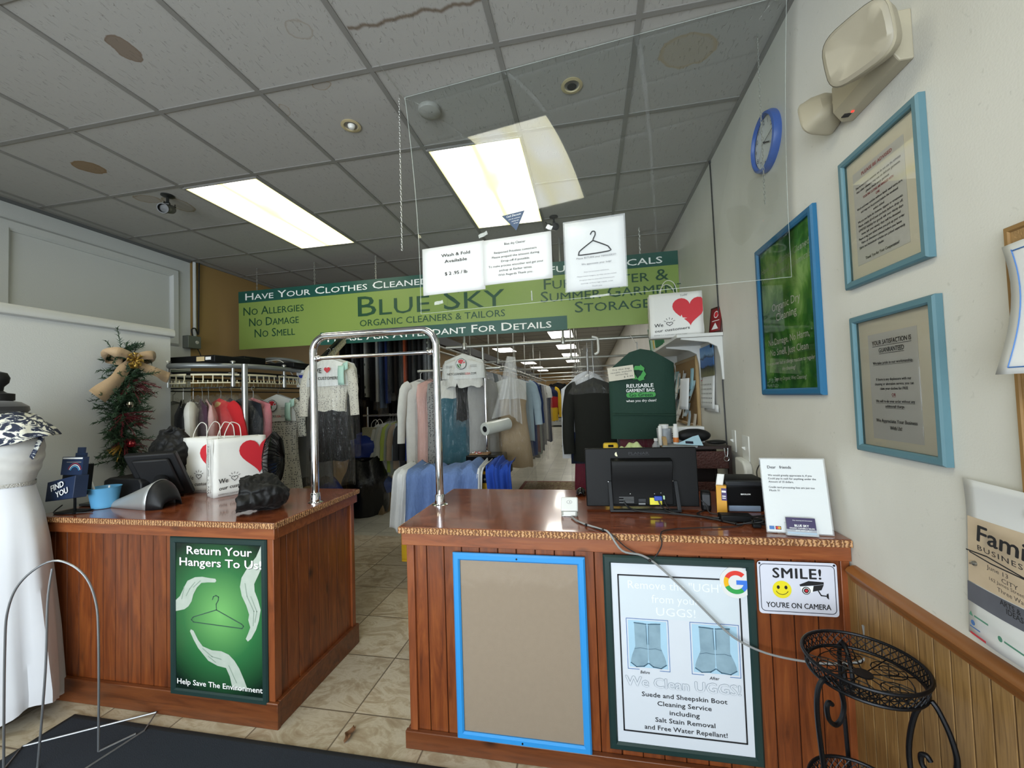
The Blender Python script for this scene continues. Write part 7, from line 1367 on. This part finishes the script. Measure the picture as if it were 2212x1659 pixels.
# ------------------------------------------------------------------ shop floor in front
M_MAT = mat('blue_black_mat', '1c2430', .9, 0, .25, 70, .5, 220, stretch=(3, 1, 1)); t = thing('door_mat', 'large dark blue ribbed mat on the tiles in front of the counters', 'mat', (-1.5, .9, 0))
f = FR((0, 0, .001), UX, UY); pts = [(-2.47, .1), (.40, .1), (.40, 1.545), (-2.47, 1.535)]; MB(M_MAT).prism(f, [(-2.5, .1), (.5, .1), (.5, 1.55), (-2.05, 1.54), (-2.5, 1.53)] if 0 else pts, 0, .008).build('pile', t, bev=.003); MB(mat('mat_rubber', '101318', .7)).frame(f, -2.49, .42, .08, 1.56, .03, 0, .0085).build('rubber_border', t)
p = on_z(757, 1588, 0); t = thing('dry_leaf', 'curled brown dry leaf on the stone tiles in the gap', 'leaf', (p.x, p.y, 0)); MB(mat('dry_leaf', '6b4a2e', .8, 0, .3, 40)).grid(lambda u, v: V((p.x+.030*(u-.5)*math.sin(PI*(.1+.8*v))+.006*math.sin(v*9), p.y-.045+.075*v, .003+.020*abs(u-.5)+.008*math.sin(v*5)**2)), 8, 12).build('leaf', t, thick=.0006)
# wire display stand
M_WST = mat('grey_wire', '8f9296', .35, .7); t = thing('wire_stand', 'bent grey wire sign stand standing on the mat at the left', 'wire stand', (-2.1, 1.25, 0)); q = MB(M_WST)
A_, B_ = on_z(4, 1640, .012), on_z(213, 1568, .012); A2, B2 = on_z(95, 1655, .012), on_z(262, 1545, .012)
def hoop(pl, pr_, h): 
    d = pr_-pl; return smoothpts([pl, pl+UZ*h*.55, pl+UZ*h*.78+d*.03, pl+UZ*h*.92+d*.18, pl+UZ*h+d*.5, pr_+UZ*h*.93-d*.2, pr_+UZ*h*.78-d*.04, pr_+UZ*h*.55, pr_], 6)
L1, R1 = on_y(10, 1420, 1.27), on_y(213, 1420, 1.40); L1.z = R1.z = .012
q.tube(hoop(L1, R1, .82), .0042, n=8); q.build('front_hoop', t)
c1 = on_y(113, 1228, 1.33); q = MB(M_WST); q.tube(smoothpts([c1, on_y(103, 1300, 1.32), on_y(98, 1450, 1.31), V((on_z(93, 1650, .012).x, 1.30, .012))], 6), .0042, n=8); q.build('centre_leg', t)
q = MB(M_WST); z = .012; q.tube([L1, V((L1.x-.08, L1.y+.10, z)), V((R1.x+.02, R1.y+.22, z)), V((R1.x+.08, R1.y+.12, z)), V((-2.10, 1.12, z)), V((-2.35, 1.05, z))], .0042, n=8).tube([R1, V((R1.x+.06, R1.y+.10, z))], .0042, n=8).tube([V((on_z(93, 1650, .012).x, 1.30, z)), V((-2.2, 1.07, z))], .0042, n=8); q.build('base_wire', t)
# brochure stand
t = thing('brochure_stand', 'dark blue FIND YOU brochure stand on the left counter behind the dress form', 'display stand', (-2.75, 1.70, ZT)); sx_, sy_ = 0, 0
f = FR((-2.735, 1.56, 0), V((1, .0, 0)), V((0, .10, 1))); f = FR(f.o, f.u, f.v-f.u*f.v.dot(f.u)); MB(M_BLKP).tube([(-2.72, 1.70, ZT+.004), (-2.72, 1.70, 1.02)], .006, n=8).box(-2.80, -2.66, 1.66, 1.74, ZT+.001, ZT+.008).build('foot', t)
M_DBLUE = mat('dark_blue_card', '1b2c4a', .45, 0, .08)
MB(M_DBLUE).prism(FR(f.o+f.n*.02, f.u*.98+f.v*.12, f.v), [(-.09, 1.005), (.095, 1.005), (.095, 1.12), (-.09, 1.105)], -.06, 0).build('lower_pocket', t, bev=.002); MB(M_BLKP).slab(f, -.10, .03, 1.02, 1.185, -.10, -.045).build('back_case', t, bev=.003)
MB(M_DBLUE).slab(f, -.065, .08, 1.13, 1.225, -.04, -.015).build('card_stack', t); q = MB(M_WPAPER); q.rect(f, -.06, .075, 1.214, 1.222, -.014).arc(f, .03, 1.145, .028, .032, .3, PI*.9, -.0135, mat('cyan_band', '')).arc(f, .03, 1.145, .036, .040, .3, PI*.9, -.0135).arc(f, .03, 1.145, .045, .048, .3, PI*.9, -.0135, M_REDINK).rect(f, -.03, .07, 1.195, 1.20, -.0135, mat('grey_print', '')); q.build('card_print', t, smooth=0)
MB(M_DBLUE).slab(f, -.055, -.01, 1.2, 1.275, -.08, -.07).slab(f, -.05, .02, 1.2, 1.245, -.07, -.06).build('tab_cards', t); q = MB(M_INKW); f3 = FR(f.p(.01, 1.06, .024), f.u*.95+f.v*.36, f.v*.95-f.u*.36); q.text(f3, 'FIND', -.01, .022, .030, .004, M_INKW, .085, bold=.03).text(f3, 'YOU', .012, -.020, .030, .004, M_INKW, .080, bold=.03); q.build('lettering', t, smooth=0)
q = MB(M_CABLE); cab([(-2.84, 1.72, ZT+.03), (-2.80, 1.66, ZT+.006), (-2.70, 1.655, ZT+.005), (-2.60, 1.70, ZT+.005)], .003, q); q.build('cable', t)
# ------------------------------------------------------------------ dress form in a white gown
mx, my = -2.895, 1.50
t = thing('dress_form', 'dress form in a white gown with a blue leaf print shawl at the left edge', 'dress form', (mx, my, 0))
k = my/1.55
prof = [(0, .335, .16), (.05, .337, .16), (.3, .305, .16), (.55, .27, .15), (.72, .25, .14), (.86, .22, .125), (.97, .175, .108), (1.0, .168, .105)]
M_GOWN = mat('ivory_satin', 'c9cbd1', .5, 0, .04, 3, .15, 10, sheen=.3)
def gown(u, v):
    z = .07+v*(1.115-.07)
    for (t0, w0, d0), (t1, w1, d1) in zip(prof, prof[1:]):
        if v <= t1: kk = (v-t0)/(t1-t0); w_, d_ = w0+(w1-w0)*kk, d0+(d1-d0)*kk; break
    a = 2*PI*u; f_ = 1+.07*(1-v)**1.3*math.sin(7*a+1)+.035*(1-v)*math.sin(13*a+2)
    x = mx+w_*1.0*math.cos(a)*f_; return V((max(x, XW+.006), my+d_*math.sin(a)*f_, z+.03*(1-v)**3*math.sin(3*a+2)))
MB(M_GOWN).grid(gown, 64, 34, closed=True).build('gown_skirt', t)
M_BOD = mat('ruched_satin', 'c6c5c2', .5, 0, .05, 6, .3, 14)
def bod(u, v):
    a = 2*PI*u; z = 1.115+.235*v; w_ = .168+.045*math.sin(PI*min(1, v*1.1)*.62); d_ = .10+.035*math.sin(PI*v*.75); r = 1+.014*math.sin(26*v+5*math.cos(a)*1.5+2*a)*math.sin(PI*min(1, v+.05))
    return V((mx+w_*math.cos(a)*r, my+d_*math.sin(a)*r, z))
MB(M_BOD).grid(bod, 48, 36, closed=True).build('gown_bodice', t); MB(mat('beaded_belt', 'b9b7b2', .3, .3, .3, 120, .8, 200)).grid(lambda u, v: V((mx+.174*math.cos(2*PI*u), my+.110*math.sin(2*PI*u), 1.105+.018*v)), 48, 2, closed=True).build('beaded_belt', t)
# torso and neck of the form, covered by the gown
def tor(u, v):
    a = 2*PI*u; z = 1.28+.20*v; w_ = .195*(1-v**2.2)+.052*v; d_ = .115*(1-v**2)+.05*v
    return V((mx+w_*math.cos(a), my+d_*math.sin(a), z))
MB(M_BCLOTH).grid(tor, 32, 14, closed=True).lathe((mx, my, 1.475), UZ, [(.052, 0), (.050, .05), (.056, .052), (.056, .085), (.03, .09), (.018, .10), (.020, .12), (.036, .14), (.040, .165), (.030, .19), (.0, .20)], n=28).build('form_torso', t)
MB(mat('black_velvet', '0e0f12', .9, sheen=.4)).lathe((mx, my-.01, 1.475), UZ, [(.0, -.03), (.09, -.028), (.115, 0), (.112, .02), (.085, .042), (.05, .05)], n=32, cap=False).build('neck_cushion', t)
m, n, l, b = blank('leaf_shawl'); g = G(m); P = g.tc.outputs['Object']; a = g.noise(g.map(P, (1, 1, 1.6)), 15, 4, 2.2, .6); g.color(g.ramp(a, [(.44, 'd6d6cc'), (.47, 'c2c6c4'), (.50, '232c44'), (.70, '1a2238')])); b.inputs['Roughness'].default_value = .8
def shawl(u, v):
    a = 2*PI*u; w_ = .085+.20*v**.8; d_ = .075+.09*v**.8; r = 1+.035*math.sin(9*a+6*v)*v+.02*math.sin(17*a)*v
    return V((mx+w_*1.0*math.cos(a)*r, my+d_*math.sin(a)*r, 1.465-.095*v**1.6-.05*v*max(0, -math.sin(a)) - .03*v*math.cos(a)+.006*math.sin(14*v+3*a)))
MB(m).grid(shawl, 60, 22, closed=True).build('shawl', t, thick=.004)
MB(m).grid(lambda u, v: V((mx+.205+.06*(u-.5), my+.05-.05*v, 1.37-.13*v+.006*math.sin(u*12))), 8, 8).build('shawl_tassel', t, thick=.003)
q = MB(M_BLKP); q.tube([(mx, my, .02), (mx, my, 1.32)], .016, n=10)
for i in range(4): a = PI/4+i*PI/2; q.tube([(mx, my, .10), (mx+.22*math.cos(a), my+.22*math.sin(a), .025)], .018, n=8).lathe((mx+.22*math.cos(a), my+.22*math.sin(a), 0), UZ, [(.022, 0), (.022, .02)], n=12)
q.build('base', t)
tag(MB(M_BLKP).tube(smoothpts([on_z(150, 1527, .0)+V((0, 0, .03)), on_z(150, 1560, 0)+V((0, 0, .028))], 3), .026, n=12, flat=.8).build('shoe_foot'), 'black foot peeking out under the gown hem on the tiles', 'foot') if 0 else None
